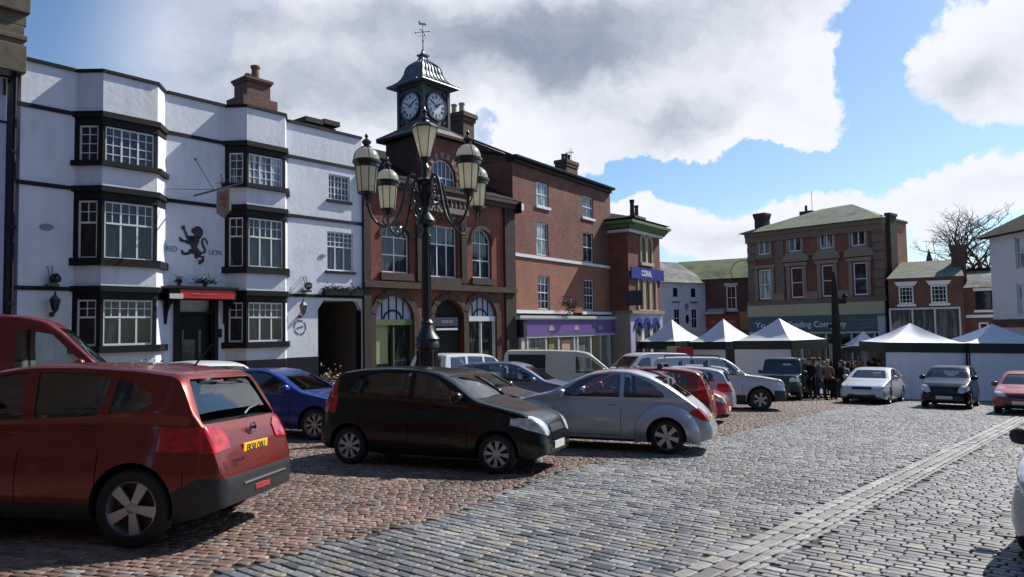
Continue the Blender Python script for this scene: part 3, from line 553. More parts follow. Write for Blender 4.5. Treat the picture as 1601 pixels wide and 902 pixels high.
flat_shape('lion_emblem',lion,simple('oxblood_paint',(.018,.008,.010),.5,var=.3,scale=20),root,L2,-.02,-.004)
LT=simple('letter_grey',(.09,.12,.20),.6)
for s,x0,x1,y in (('RED',256,279.5,388.3),('LION',324,348.5,394.5)):
    a,z=INN.uz(x0,y); b,z2=INN.uz(x1,y); text('inn_lettering',s,.235,LT,root,((a+b)/2,-.008,z),sx=(b-a)/(.55 if s=='RED' else .66),ext=.003)
# round painted emblem right of the bay
a,z=INN.uz(469,512); mb=MB()
for r0,n in ((.24,26),):
    for i in range(n):
        if i%5==4: continue
        t=2*PI*i/n; mb.box(a+r0*math.cos(t)-.022,a+r0*math.cos(t)+.022,-.009,-.001,z+r0*math.sin(t)-.03,z+r0*math.sin(t)+.03)
mb.tube([(a-.15,-.006,z-.03),(a-.05,-.006,z+.03),(a,-.006,z-.02),(a+.06,-.006,z+.06),(a+.15,-.006,z+.03)],.014,5); mb.build('round_emblem',LT,root,None)
for (px,py,rx,rz) in ((73,355,.17,.09),(504,400,.12,.07)):
    a,z=INN.uz(px,py); mb=MB(); mb.prism([(a+rx*math.cos(i*PI/8),z+rz*math.sin(i*PI/8)) for i in range(16)],-.03,.0); mb.build('oval_plaque',simple('plaque_grey',(.22,.24,.27),.6),root,None)
mb=MB(); a,z=INN.uz(343,520); mb.box(a-.06,a+.06,-.05,0,z-.16,z+.12); mb.build('notice_box',BLK,root,None)
# flower trough above the arch
mb=MB(); mb.box(INN.u(507,.15,455),W_-.12,-.22,-.02,INN.z(530,462)+.0,INN.z(530,462)+.2); tr=mb.build('window_trough',BLK,root,None)
def leafclump(n,fn,size,seed=1):
    r=random.Random(seed); mb=MB()
    for i in range(n):
        p=Vector(fn(r)); d=Vector((r.uniform(-1,1),r.uniform(-1,1),r.uniform(-1,1))).normalized(); e=d.orthogonal().normalized(); e=(Matrix.Rotation(r.uniform(0,6.28),3,d)@e); g=d.cross(e); s=size*r.uniform(.6,1.3)
        mb.add([p-e*s,p+g*s*.5,p+e*s,p-g*s*.5],[(0,1,2,3)])
    return mb
ax0,ax1,az0=INN.u(507,.15,455),W_-.12,INN.z(530,462)+.2
leafclump(420,lambda r:(r.uniform(ax0,ax1),-.12+r.gauss(0,.07),az0+abs(r.gauss(0,.07))),.05,3).build('trough_plants',simple('dark_leaf',(.03,.045,.03),.6,var=.5,scale=30),tr,None)
# chimneys of the inn
CH=brickmat('chimney_brick',(.27,.11,.08),(.2,.08,.06),(.15,.1,.09),stain=.3)
u=INN.u(403,-2.2,150); zt=INN.z(403,128,-2.2); c=chimney(root,u-.55,u+.40,2.0,2.9,ztop-.6,zt+.05,CH,[(u-.28,2.4,.22,.12),(u+.05,2.45,.62,.17)],.05)
mb=MB(); mb.box(u-.78,u+.62,1.86,3.04,ztop-.6,INN.z(403,166,-2.2)+.22); mb.build('chimney_base',CH,c,None)
u=INN.u(505,-3,200); zt=INN.z(505,188,-3); mb=MB(); mb.box(u-.75,u+.65,3,3.8,ztop-.5,zt-.25); mb.box(u-.9,u-.05,2.9,3.9,zt-.22,zt-.02); mb.box(u+.0,u+.8,2.9,3.9,zt-.14,zt+.06); mb.build('chimney',simple('capped_stack',(.045,.04,.04),.8,var=.4),root,None)
# downpipe between the inn and its neighbour
mb=MB(); a=-.16; mb.tube([(a,-.09,-.3),(a,-.09,ztop-.1)],.05,8); 
for z in (1,3,5,7): mb.box(a-.08,a+.08,-.14,0,z,z+.07)
o=mb.build('downpipe',BLK,root)
# hanging sign: its own thing
b0=INN.uz(305,305.5); 
def outu(px,py,uu):
    d=ray(px,py); o=Vector((0,0,EYE)); base=INN.P0+INN.t*uu; k=(base-o).dot(INN.t)/d.dot(INN.t); p=o+d*k; return -(p-base).dot(INN.Y),p.z-INN.zb
vo,vz=outu(378,284,b0[0]); print('sign rod len',vo,vz,b0)
sg=empty('hanging_sign',INN.P0+INN.t*b0[0]+Vector((0,0,b0[1])),INN.rot,'pointed wooden inn sign with a red lion on a long iron bracket','sign')
mb=MB(); mb.tube([(0,0,0),(0,-vo,0)],.03,6); mb.tube([(0,0,1.15),(0,-vo*.42,.02)],.012,5); mb.tube([(-.9,0,.08),(0,-vo*.45,.02)],.010,5); mb.ball((0,-.0,1.15),.035,8,6)
mb.tube([(0,-vo*.58,0),(0,-vo*.58,.42)],.012,5); mb.tube([(-.0,-vo*.5,.02),(0,-vo*.62,.3)],.01,5); mb.tube([(0,-vo*.46,.2),(0,-vo*.7,.2)],.01,5); mb.ball((0,-vo*.58,.42),.03,8,6); mb.build('bracket',IRON,sg)
y0,y1=-vo*.45,-vo*.72; s0=outu(340,303,b0[0])[0]; s1=outu(360,303,b0[0])[0]; 
mb=MB(); mb.prism([(-s0,-.06),(-s1,-.06),(-s1,-.72),(-(s0+s1)/2,-.9),(-s0,-.72)],-.03,.03,'x'); sb=mb.build('sign_board',simple('sign_board_paint',(.17,.14,.125),.6,var=.3,scale=8),sg,None)
def LS(x,y): return (-(s0+(s1-s0)*(.18+.64*(x-262)/415)),-.14-.5*(y-195)/570)
mb=MB()
for p in lion: mb.prism([LS(*q) for q in p],.031,.04,'x')
for p in lion: mb.prism([LS(*q) for q in p],-.04,-.031,'x')
me=mb.mesh('lion_emblem',simple('faded_red',(.30,.05,.03),.6),None); bm=bmesh.new(); bm.from_mesh(me); bmesh.ops.triangulate(bm,faces=[f for f in bm.faces if len(f.verts)>4]); bm.to_mesh(me); bm.free(); o=bpy.data.objects.new('lion_emblem',me); C.objects.link(o); o.parent=sb
# wall lanterns and topiary balls
OPAL=simple('lantern_glass',(.50,.49,.42),.25,var=.1,coat=.5)
def walllamp(px,py,label):
    a,z=INN.uz(px,py,.25); r=empty('wall_lantern',INN.P0+INN.t*a+Vector((0,0,z)),INN.rot,label,'lantern','lanterns on the inn wall')
    mb=MB(); mb.tube([(0,0,-.28),(0,-.12,-.30),(0,-.25,-.24)],.018,6); mb.ball((0,-.05,-.28),.07,8,6); mb.build('bracket',IRON,r)
    mb=MB(); T=Matrix.Translation((0,-.25,0)); mb.T=T; mb.lathe([(.03,-.24),(.07,-.18),(.075,-.16)],n=6); mb.lathe([(.15,.1),(.14,.12),(.05,.22),(.03,.24),(.035,.28),(.012,.34)],n=6)
    for i in range(6): t=2*PI*i/6; mb.tube([(.075*math.cos(t),.075*math.sin(t),-.17),(.135*math.cos(t),.135*math.sin(t),.11)],.009,4)
    cg=mb.build('cage',IRON,r); mb=MB(); mb.T=T; mb.lathe([(.066,-.16),(.125,.10)],n=6); mb.build('glass',GLB,r,None)
walllamp(86,475,'black wall lantern on the white wall above the red van'); walllamp(474,482,'black wall lantern between the right bay and the carriage arch of the inn')
def topiary(px,py,label,seed):
    a,z=INN.uz(px,py,.15); r=empty('topiary_basket',INN.P0+INN.t*a+Vector((0,0,z)),INN.rot,label,'hanging plant','clipped plant balls on the inn wall')
    mb=MB(); mb.tube([(-.12,0,.30),(-.12,-.1,.3),(-.06,-.16,-.1)],.012,5); mb.tube([(.02,0,.32),(.0,-.1,.28),(-.04,-.16,.05)],.012,5); mb.box(-.14,.12,-.26,0,-.24,-.17); mb.build('bracket',IRON,r)
    def fn(q):
        v=Vector((q.gauss(0,1),q.gauss(0,1),q.gauss(0,1))).normalized()*.13*q.uniform(.8,1.05); return (v.x+.05,v.y-.16,v.z-.02)
    leafclump(500,fn,.028,seed).build('foliage',simple('topiary_leaf',(.03,.05,.04),.6,var=.5,scale=30),r,None)
topiary(83,434,'dark clipped plant ball on a bracket near the left edge of the inn',5); topiary(480,446,'dark clipped plant ball on a bracket between the two right windows and the lantern',6)
for i,(px,lab) in enumerate(((281,'dark iron basket plant at the left end of the inn door canopy'),(322,'spreading dark plant on top of the inn door canopy'))):
    a,z=INN.uz(px,450,.4); r=empty('canopy_plant',INN.P0+INN.t*a-INN.Y*.35+Vector((0,0,cz1+.10)),INN.rot,lab,'plant','plants on the inn canopy')
    wdt=.10 if i==0 else .30
    mb=MB(); mb.lathe([(.06,0),(.08,.12)],n=8); mb.build('pot',IRON,r)
    leafclump(160 if i==0 else 420,lambda q:(q.gauss(0,wdt*.6),q.gauss(0,.07),.12+abs(q.gauss(0,.08))),.04,9+i).build('foliage',MAT['dark_leaf'],r,None)
# ================================================================ 0. neighbour at the left edge
NB=Frame((INN.P0-INN.t*.32)[:2],(-.637,-.77)); NB=Frame(((INN.P0-INN.t*7.3).x,(INN.P0-INN.t*7.3).y),(.637,.77),INN.zb)
root=froot('lilac_house',NB,'pale lilac rendered house at the left edge with a stone stack on its roof','house')
LIL=render_wall('lilac_render',(.46,.45,.60),(.30,.30,.40),.5); zr=NB.z(10,112)
mb=MB(); mb.box(0,6.98,0,8,-.6,zr); mb.build('wall',LIL,root,None)
mb=MB(); mb.box(0,6.98,-.06,-.001,NB.z(10,190)-.05,NB.z(10,190)); mb.box(0,6.98,-.2,-.002,zr-.16,zr); mb.build('band',BLK,root,None)
mb=MB(); mb.prism([(-.15,zr),(8.1,zr),(4,zr+2.4)],0,6.98,'x'); mb.build('roof',SLD,root,None)
u1=NB.u(45,.1,60); mb=MB(); mb.box(u1-2.6,u1-.06,-.18,1.2,zr+.02,zr+.75); mb.box(u1-2.55,u1-.10,-.1,1.1,zr+.75,NB.z(40,42,.1)); mb.box(u1-2.7,u1,-.22,1.25,NB.z(40,5,.1)-.3,NB.z(40,5,.1)+.4); mb.box(u1-2.5,u1-.05,-.08,1.1,NB.z(40,42,.1)+.01,NB.z(40,5,.1)-.3); mb.box(u1-2.62,u1-.04,-.15,1.15,NB.z(40,58,.1)-.12,NB.z(40,58,.1)+.02)
mb.build('chimney',simple('old_stone',(.13,.105,.075),.9,var=.55,scale=2.5,bump=.8),root,None,bev=.02)
mb=MB(); a=NB.u(8,.1,130); mb.tube([(a,-.1,NB.z(8,125)),(a,-.1,NB.z(8,150))],.04,6); mb.build('hook',BLK,root,None)
# ================================================================ 2. clock tower town hall
CK=Frame((INN.P0+INN.t*(W_+.01))[:2],(.637,.77)); CK.zb=gz(CK.P0.x,CK.P0.y)-.1; CK.P0.z=CK.zb; WC=CK.u(803,0,400); EV=EYE+5.95-CK.zb
root=froot('clock_hall',CK,'red brick town hall with arched windows and a lead-roofed clock turret','town hall'); ck=root
z1f=CK.z(620,440); 
h=[]; wins=[]
R=CK.rect(596.5,350,641,428); h.append(R+(.45,)); wins.append((R,2,.45,GLB))
R=CK.rect(671,350,716,435); h.append(R); wins.append((R,4,0,GLB))
R=CK.rect(738,356.5,769,436); h.append(R+(.62,)); wins.append((R,2,.62,GLB))
# ground floor arches
zf=CK.z(615,462); A1=(CK.u(586,0,500),CK.u(646,0,500),-.3,zf,.95); A2=(CK.u(678,0,500),CK.u(724,0,500),-.3,CK.z(700,468),.8); A3=(CK.u(731,0,500),CK.u(775,0,500),-.3,CK.z(754,465),.85)
h+= [A1,A2,A3]
mb=MB(); wall(mb,0,WC,-.6,EV,h,0,.22,.35); mb.box(0,WC,.35,9,-.6,EV); mb.build('wall',BRR,root,None)
for R,l,rise,g in wins: window(root,None,*R,.14,WF,g,lights=l if not (l==4) else 3,transom=.64 if l==4 else (None if rise else .6),fw=.055,rise=rise,sashbar=bool(rise),bars=None)
# stone: pilasters, bands, plinth, voussoirs
mb=MB(); e=.12
xs=[0.02,CK.u(577,0,400)]; mb.box(0,xs[1],-e,.01,-.6,EV); 
for px in (655,724): a=CK.u(px,0,450); mb.box(a-.16,a+.16,-e,.01,z1f+.05,EV)
mb.box(WC-.75,WC,-e,.01,-.6,EV)
mb.build('pilaster',STD,root,None)
mb=MB()
mb.box(-.02,WC,-.2,.01,z1f-.28,z1f-.08); mb.box(-.02,WC,-.14,.01,zf+.42,zf+.55)
for (a,b,c,d,r) in (A1,A2,A3):
    N=14; cx=(a+b)/2; hw=(b-a)/2; 
    for i in range(N):
        p=PI*i/N; q=PI*(i+1)/N; w1=.30 if i%2 else .25
        mb.prism([(cx-hw*math.cos(p),d-r+r*math.sin(p)),(cx-hw*math.cos(q),d-r+r*math.sin(q)),(cx-(hw+w1)*math.cos(q),d-r+(r+w1)*math.sin(q)),(cx-(hw+w1)*math.cos(p),d-r+(r+w1)*math.sin(p))],-.07-.01*(i%2),.0)
    mb.box(a-.3,a,-.075,.01,-.6,d-r); mb.box(b,b+.3,-.076,.01,-.6,d-r)
for R,l,rise,g in wins: mb.box(R[0]-.12,R[1]+.12,-.12,.01,R[2]-.3,R[2]-.01)
for (R,l,rise,g) in (wins[0],wins[2]):
    N=12; cx=(R[0]+R[1])/2; hw=(R[1]-R[0])/2; d=R[3]
    for i in range(N):
        p=PI*i/N; q=PI*(i+1)/N; w1=.17
        mb.prism([(cx-hw*math.cos(p),d-rise+rise*math.sin(p)),(cx-hw*math.cos(q),d-rise+rise*math.sin(q)),(cx-(hw+w1)*math.cos(q),d-rise+(rise+w1)*math.sin(q)),(cx-(hw+w1)*math.cos(p),d-rise+(rise+w1)*math.sin(p))],-.05,.0)
mb.box(0,WC,-.35,.4,EV-.02,EV+.16); mb.box(0,WC,-.22,.4,EV-.22,EV-.021)
mb.build('stonework',simple('brown_stone',(.075,.048,.036),.85,var=.45,scale=3,bump=.6),root,None)
# shopfronts in the arches
GRN=simple('green_paint',(.10,.14,.06),.5,var=.3); mb=MB()
FB=simple('blue_white_fan',(.42,.45,.55),.5,var=.1)
for (A,kind) in ((A1,0),(A3,1)):
    a,b,c,d,r=A; N=14; cx=(a+b)/2; hw=(b-a)/2
    q=MB(); q.prism([(cx-hw*math.cos(PI*i/N),d-r+r*math.sin(PI*i/N)) for i in range(N+1)],.12,.15); fan=q.build('fanlight',FB,root,None)
    q=MB()
    for dx in (-.55,-.2,.2,.55): q.box(cx+dx*hw-.03,cx+dx*hw+.03,.10,.119,d-r,d-r+r*math.sqrt(1-dx*dx)-.02)
    for i in range(10): t=PI*i/10; t2=PI*(i+1)/10; q.prism([(cx-.5*hw*math.cos(t),d-r+.42*r*math.sin(t)),(cx-.5*hw*math.cos(t2),d-r+.42*r*math.sin(t2)),(cx-.42*hw*math.cos(t2),d-r+.34*r*math.sin(t2)),(cx-.42*hw*math.cos(t),d-r+.34*r*math.sin(t))],.10,.118)
    q.build('fan_bars',BLK,fan,None)
    q=MB(); q.box(a,b,.02,.18,d-r-.22,d-r); q.box(a,a+.07,.05,.18,-.3,d-r-.22); q.box(b-.07,b,.05,.18,-.3,d-r-.22); q.box(cx-.03,cx+.03,.05,.18,-.3,d-r-.22); q.box(a+.07,b-.07,.06,.18,-.3,.6)
    sf=q.build('shopfront',GRN if kind==0 else WF,root,None)
    q=MB(); q.box(a+.07,b-.07,.2,.21,.6,d-r-.22); q.build('shop_window',GLS,sf,None)
    if kind==0:
        q=MB(); q.box(CK.u(589,0,530),CK.u(611,0,530),.185,.198,CK.z(600,569),CK.z(600,507)); q.build('poster',simple('yellow_green_poster',(.35,.40,.16),.5,var=.25,scale=2),sf,None)
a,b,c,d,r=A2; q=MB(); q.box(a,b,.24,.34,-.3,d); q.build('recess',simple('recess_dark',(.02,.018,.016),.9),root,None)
q=MB(); q.box(a+.05,b-.3,.0,.10,CK.z(700,510),CK.z(700,496)); sb=q.build('arch_sign',simple('sign_navy',(.03,.035,.06),.5),root,None); q=MB()
for k in range(5): q.box((a+b)/2-.42+k*.14,(a+b)/2-.33+k*.14,-.008,-.001,CK.z(700,503)-.07,CK.z(700,503)+.07)
q.build('worn_lettering',simple('sign_dull',(.2,.22,.26),.5),sb,None)
q=MB(); q.box(a+.15,b-.35,.0,.35,CK.z(700,516),CK.z(700,513)); q.build('white_ledge',WF,root,None)
# main roof
mb=MB(); mb.prism([(-.36,EV+.16),(9,EV+.16),(4.3,EV+2.6)],.01,WC-.01,'x'); mb.build('roof',SLD,root,None)
# balustrade pieces
mb=MB()
for (p0,p1) in ((617,640),(700,720)):
    pass
# centre block (turret base)
uK=CK.u(654,0,215); BW=2.35; zb_=EV+.16; zE=CK.z(730,219,.45)-.12; print('block',uK,zb_,zE)
b0_=uK+.12; b1_=b0_+BW
wc=(b0_+.42,b1_-.42,zb_+.25,zb_+.25+1.55,.72)
mb=MB(); hh=(wc[0],wc[1],CK.z(690,322),CK.z(690,251),(wc[1]-wc[0])/2); wall(mb,b0_,b1_,EV-1.2,zE,[hh],-.16,.2,.3)
mb.box(b0_,b1_,.14,b1_-b0_-.16,EV-1.2,zE); blk=mb.build('turret_base',BRK,root,None)
mb=MB(); wall(mb,b0_+.02,b1_-.02,EV-1.2,zE-.01,[hh],-.165,.05,.06); mb.build('brick_facing',BRH,blk,None)
window(blk,None,*hh[:4],-.05,WF,GLB,lights=3,fw=.06,rise=hh[4],transom=None)
mb=MB(); N=16; cx=(hh[0]+hh[1])/2; hw=(hh[1]-hh[0])/2; zc=hh[3]-hh[4]
for i in range(N):
    p=PI*i/N; q=PI*(i+1)/N
    if i%2: mb.prism([(cx-(hw+.04)*math.cos(p),zc+(hw+.04)*math.sin(p)),(cx-(hw+.04)*math.cos(q),zc+(hw+.04)*math.sin(q)),(cx-(hw+.3)*math.cos(q),zc+(hw+.3)*math.sin(q)),(cx-(hw+.3)*math.cos(p),zc+(hw+.3)*math.sin(p))],-.19,-.16)
mb.box(b0_-.1,b1_+.1,-.42,-.16,hh[2]-.35,hh[2]-.12)
for i in range(9): x=b0_+.1+i*(BW-.2)/8; mb.lathe([(.05,0),(.07,.12),(.035,.25),(.05,.38)],(x,-.34,hh[2]-.12),8)
mb.box(b0_-.1,b1_+.1,-.42,-.26,hh[2]+.27,hh[2]+.36); mb.build('balustrade',STN,blk,None)
# skirt roof
cxy=(b0_+BW/2,-.16+BW/2); hb=BW/2+.3; 
def sq(h): return [(cxy[0]-h,cxy[1]-h),(cxy[0]+h,cxy[1]-h),(cxy[0]+h,cxy[1]+h),(cxy[0]-h,cxy[1]+h)]
zS0=zE; zS1=CK.z(655,190,0)
mb=MB(); mb.box(cxy[0]-hb,cxy[0]+hb,cxy[1]-hb,cxy[1]+hb,zS0,zS0+.12); mb.build('eaves',BLK,blk,None)
def frust(mb,h0,z0,h1,z1):
    A=[(x,y,z0) for x,y in sq(h0)]; B=[(x,y,z1) for x,y in sq(h1)]; mb.add(A+B,[(3,2,1,0),(4,5,6,7),(0,1,5,4),(1,2,6,5),(2,3,7,6),(3,0,4,7)])
mb=MB(); frust(mb,hb,zS0+.12,.86,zS1); mb.build('skirt_roof',simple('tile_roof',(.17,.14,.12),.75,var=.3,scale=8,bump=.4),blk,None)
mb=MB()
for sx,sy in ((-1,-1),(1,-1),(-1,1),(1,1)): mb.tube([(cxy[0]+sx*hb,cxy[1]+sy*hb,zS0+.14),(cxy[0]+sx*.86,cxy[1]+sy*.86,zS1)],.045,6)
mb.build('hip',LEAD,blk)
# clock stage
cs=.80; zC0=zS1; zC1=CK.z(655,120,0)
mb=MB(); frust(mb,.92,zC0-.12,.92,zC0+.03); frust(mb,cs+.03,zC0+.03,cs+.03,zC0+.14); frust(mb,cs-.06,zC0+.14,cs-.06,zC1-.1); frust(mb,cs+.04,zC1-.14,cs+.04,zC1-.02)
for sx,sy in ((-1,-1),(1,-1),(-1,1),(1,1)): x=cxy[0]+sx*(cs-.05); y=cxy[1]+sy*(cs-.05); mb.box(x-.075,x+.075,y-.075,y+.075,zC0+.12,zC1-.1)
st=mb.build('clock_stage',simple('stage_paint',(.035,.035,.045),.5,var=.4),blk,None)
WD=simple('dial_white',(.62,.64,.68),.4,var=.06); BKD=simple('dial_black',(.015,.015,.02),.5)
zc=(zC0+zC1)/2+.01; rd=.56
for fi in range(4):
    M_=Matrix.Translation((cxy[0],cxy[1],zc))@Matrix.Rotation(-PI/2*fi,4,'Z')@Matrix.Translation((0,-cs+.05,0))
    q=MB(); q.T=M_; q.prism([(rd*math.cos(i*PI/16),rd*math.sin(i*PI/16)) for i in range(32)],-.05,0); dial=q.build('clock_dial',WD,st,None)
    q=MB(); q.T=M_
    for i in range(32):
        p,q2=i*PI/16,(i+1)*PI/16
        q.prism([(r_*math.cos(t),r_*math.sin(t)) for r_,t in ((rd,p),(rd,q2),(rd+.06,q2),(rd+.06,p))],-.075,0)
    for sx in (-1,1):
        for sz_ in (-1,1): q.prism([(sx*.68,sz_*.70),(sx*.68,sz_*.42),(sx*.58,sz_*.48),(sx*.46,sz_*.60),(sx*.42,sz_*.70)],-.04,-.0)
    q.build('dial_rim',BKD,dial,None)
    q=MB(); q.T=M_
    for hI in range(12):
        t=PI/2-hI*PI/6; wn={0:3,1:1,2:2,3:3,4:3,5:1,6:2,7:3,8:4,9:2,10:1,11:2}[hI]
        for k in range(wn):
            off=(k-(wn-1)/2)*.045; tt=t+off/.42; tl=tt+(.06 if (hI in (4,5,9,10,0,11) and k%2) else 0)
            a=Vector((math.cos(tt),0,math.sin(tt))); b2=Vector((math.cos(tl),0,math.sin(tl))); q.tube([a*.34+Vector((0,-.055,0)),b2*.49+Vector((0,-.055,0))],.014,4)
    for i in range(32):
        p,q2=i*PI/16,(i+1)*PI/16; q.prism([(r_*math.cos(t),r_*math.sin(t)) for r_,t in ((.515,p),(.515,q2),(.53,q2),(.53,p))],-.056,-.05)
    q.build('numerals',BKD,dial,None)
    q=MB(); q.T=M_
    def hand(ang,Ln,w,y): d=Vector((math.sin(ang),0,math.cos(ang))); n=Vector((d.z,0,-d.x)); p=[-d*.1+n*w*.5,-d*.1-n*w*.5,d*Ln*.8-n*w*.6,d*Ln,d*Ln*.8+n*w*.6]; q.prism([(v_.x,v_.z) for v_ in p],y-.012,y)
    hand(math.radians(300),.46,.035,-.075); hand(math.radians(55),.31,.055,-.062); q.build('hand',BKD,dial,None)
# ogee lead roof
zR0=zC1-.02; prof=[(1.16,0),(1.14,.05),(.98,.13),(.80,.26),(.68,.42),(.60,.60),(.57,.76),(.52,.92),(.42,1.05),(.28,1.16),(.17,1.24),(.13,1.34),(.15,1.42),(.20,1.46),(.20,1.52),(.08,1.56),(.05,1.7)]
zk=(CK.z(655,84,-1)-zR0)/1.5
mb=MB()
for (r0,z0),(r1,z1) in zip(prof[:-1],prof[1:]): frust(mb,r0,zR0+z0*zk,r1,zR0+z1*zk)
lr=mb.build('cupola_roof',LEAD,blk,50)
mb=MB()
for s_ in range(4):
    Rm=Matrix.Rotation(PI/2*s_,3,'Z')
    for fr in (-1,-.66,-.33,0,.33,.66):
        path=[]
        for r,z in prof[1:12]:
            v_=Rm@Vector((r*fr,-r-.01,0)); path.append((cxy[0]+v_.x,cxy[1]+v_.y,zR0+z*zk+.01))
        mb.tube(path,.026,5)
mb.build('lead_rolls',simple('lead_light',(.17,.20,.24),.4,metal=.2,var=.2),lr)
mb=MB(); x,y=cxy; zt=zR0+1.6*zk; zv=CK.z(652,30,-1)
mb.tube([(x,y,zt-.2),(x,y,zv-.1)],[.03,.012],6); mb.ball((x,y,zt+.12),.06,8,6); mb.ball((x,y,zt+.55),.045,8,6); zc2=zt+.75*(zv-zt)*.9
for a in range(4): d=Vector((math.cos(a*PI/2+.5),math.sin(a*PI/2+.5),0)); mb.tube([Vector((x,y,zc2)),Vector((x,y,zc2))+d*.30],.014,5); mb.ball(tuple(Vector((x,y,zc2))+d*.32),.045,6,4)
mb.tube([(x-.2,y,zc2-.25),(x,y,zc2-.1),(x+.2,y,zc2-.25)],.012,5)
mb.prism([(x-.22,zv-.2),(x+.18,zv-.12),(x+.26,zv-.05),(x+.1,zv-.02),(x-.1,zv-.08),(x-.26,zv-.02)],y-.01,y+.01); mb.build('weathervane',IRON,lr)
# ================================================================ 3. brown brick three-storey house with purple shop
bp_=CK.P0+CK.t*(WC+.02); BD=Frame((bp_.x,bp_.y),(.55,.835)); BD.zb=gz(bp_.x,bp_.y)-.2; BD.P0.z=BD.zb; WB=BD.u(956,0,400)
root=froot('brick_townhouse',BD,'tall brown brick house with white band and a purple shopfront below','house'); bd=root
ZE=BD.z(806,248); print('BD',WB,ZE,BD.z(950,297))
R6=[BD.rect(838,283,858,325),BD.rect(910,303,928,342),BD.rect(838,346,858,401),BD.rect(911,361,928,408),BD.rect(841,430,860,484),BD.rect(913,435,929,485.5)]
for i in (0,2,4): R6[i+1]=(R6[i+1][0],R6[i+1][1],R6[i][2],R6[i][3])
zw=BD.z(804,397); zs=BD.z(804,487)
mb=MB(); wall(mb,0,WB,zw,ZE,[tuple(r) for r in R6[:4]],0,.12,.3); mb.box(0,WB,.3,7.5,-.6,ZE); mb.prism([(.3,ZE),(7.5,ZE),(3.9,ZE+1.0)],0,WB,'x'); mb.build('wall',BRD,root,None)
mb=MB(); mb.prism([(.02,ZE-.1),(.02,ZE+.05),(4.2,ZE+2.05),(7.5,ZE+.3),(7.5,ZE-.1)],-.02,.34,'x'); mb.build('party_wall',BRK,root,None)  # darker brick than the front, with the gable's shade put into its colour
mb=MB(); mb.prism([(-.02,ZE+.06),(-.02,ZE+.16),(4.2,ZE+2.17),(7.6,ZE+.4),(7.6,ZE+.3),(4.2,ZE+2.06)],-.08,.40,'x'); mb.build('party_coping',BLK,root,None)
mb=MB(); wall(mb,0,WB,zs,zw-.001,[tuple(r) for r in R6[4:]],0,.12,.3); mb.build('lower_wall',BRP,root,None)
for i,r in enumerate(R6):
    window(root,None,*r,.07,WF,GLC if i in(0,2) else GLB,lights=1,fw=.05,sashbar=True,bars=(2,2) if i<4 else (3,4))
    if i<4:
        q=MB(); 
        if i<2: q.box(r[0]-.1,r[1]+.1,-.08,.02,r[2]-.14,r[2]-.005); q.build('sill',WF,root,None)
q=MB(); q.box(0,WB,-.07,.005,zw-.09,zw+.06); q.box(0,BD.u(893,0,485),-.10,.005,zs-.08,zs+.08); q.box(BD.u(909,0,487),WB,-.10,.005,zs-.08,zs+.08); q.build('white_band',WF,root,None)
q=MB(); q.box(-.1,WB+.1,-.32,.3,ZE-.02,ZE+.12); q.box(0,WB,-.14,.3,ZE-.2,ZE-.021); q.build('gutter',BLK,root,None)
q=MB(); q.prism([(-.35,ZE+.05),(3.9,ZE+1.12),(3.9,ZE+.98),(-.1,ZE+.02)],-.08,WB+.08,'x'); q.prism([(8.0,ZE+.05),(3.9,ZE+1.13),(3.9,ZE+.98),(7.6,ZE+.02)],-.08,WB+.08,'x'); q.build('roof',SLD,root,None)
u=BD.u(886,-3.9,262); zt=BD.z(886,253,-3.9); chimney(root,u-.75,u+.75,3.5,4.3,ZE+.2,zt,BRK,[(u-.45,3.9,.42,.13),(u-.08,3.9,.5,.13),(u+.3,3.9,.5,.13)],.12,simple('dark_pot',(.05,.035,.03),.8))
zt=BD.z(745,195,-3.9); c=chimney(root,.12,1.05,3.0,5.4,ZE+.2,zt,BRK,[(.55,5.1,.6,.14),(.55,3.9,.62,.16),(.55,3.4,.6,.16)],.12,POTB,over=.14)
q=MB(); x=u+.65; q.tube([(x,3.9,zt-2.6+.0),(x,3.9,BD.z(896,232,-3.9))],.015,5)
for k in range(5): q.tube([(x-.3+.03*k,3.9-.3+.0*k,BD.z(896,240,-3.9)-.02*k+.1*0),(x-.3+.03*k+.0,4.2,BD.z(896,240,-3.9)-.02*k)],.008,4)
q.tube([(x-.5,3.9,BD.z(896,238,-3.9)),(x+.1,3.9,BD.z(896,240,-3.9))],.01,4); q.build('aerial',IRON,root,None)
# alarm box on the party wall
a,z=BD.uz(813,323,.3); q=MB(); q.box(a-.05,a+.35,-.3,-.12,z-.15,z+.18); q.build('alarm_box',WF,root,None)
q=MB(); q.box(-.05,.0,-.5,0,z-.35,z+.2); q.build('bracket_arm',BLK,root,None)
# shopfront
a0,a1=BD.u(812,.3,500),WB; zc0=BD.z(812,497,.35); zc1=zc0+.28
PUR=simple('purple_fascia',(.15,.085,.28),.4,var=.15,scale=2); SH=simple('shop_white',(.52,.52,.50),.5,var=.12)
q=MB(); q.box(a0-.1,a1+.02,-.42,.0,zc0-.02,zc0+.12); q.box(a0-.05,a1,-.36,0,zc0-.08,zc0-.021); co=q.build('shop_cornice',SH,root,None)
zp1=zc0-.08; zp0=zp1-.75; f0=BD.u(823,.3,505)
q=MB(); q.box(f0,a1-.05,-.30,0,zp0,zp1); q.build('fascia',PUR,root,None)
q=MB()
for px in (862,901,938): uu=BD.u(px,.3,506); q.prism([(uu-.28,zp0+.2),(uu+.28,zp0+.2),(uu+.22,zp0+.36),(uu,zp0+.46),(uu-.22,zp0+.36)],-.32,-.301)
q.build('fascia_emblem',simple('faded_gold',(.42,.33,.28),.5),root,None)
q=MB(); q.box(f0-.32,f0-.02,-.34,0,zp0-.1,zp1); q.build('corbel',simple('navy',(.02,.02,.05),.5),root,None)
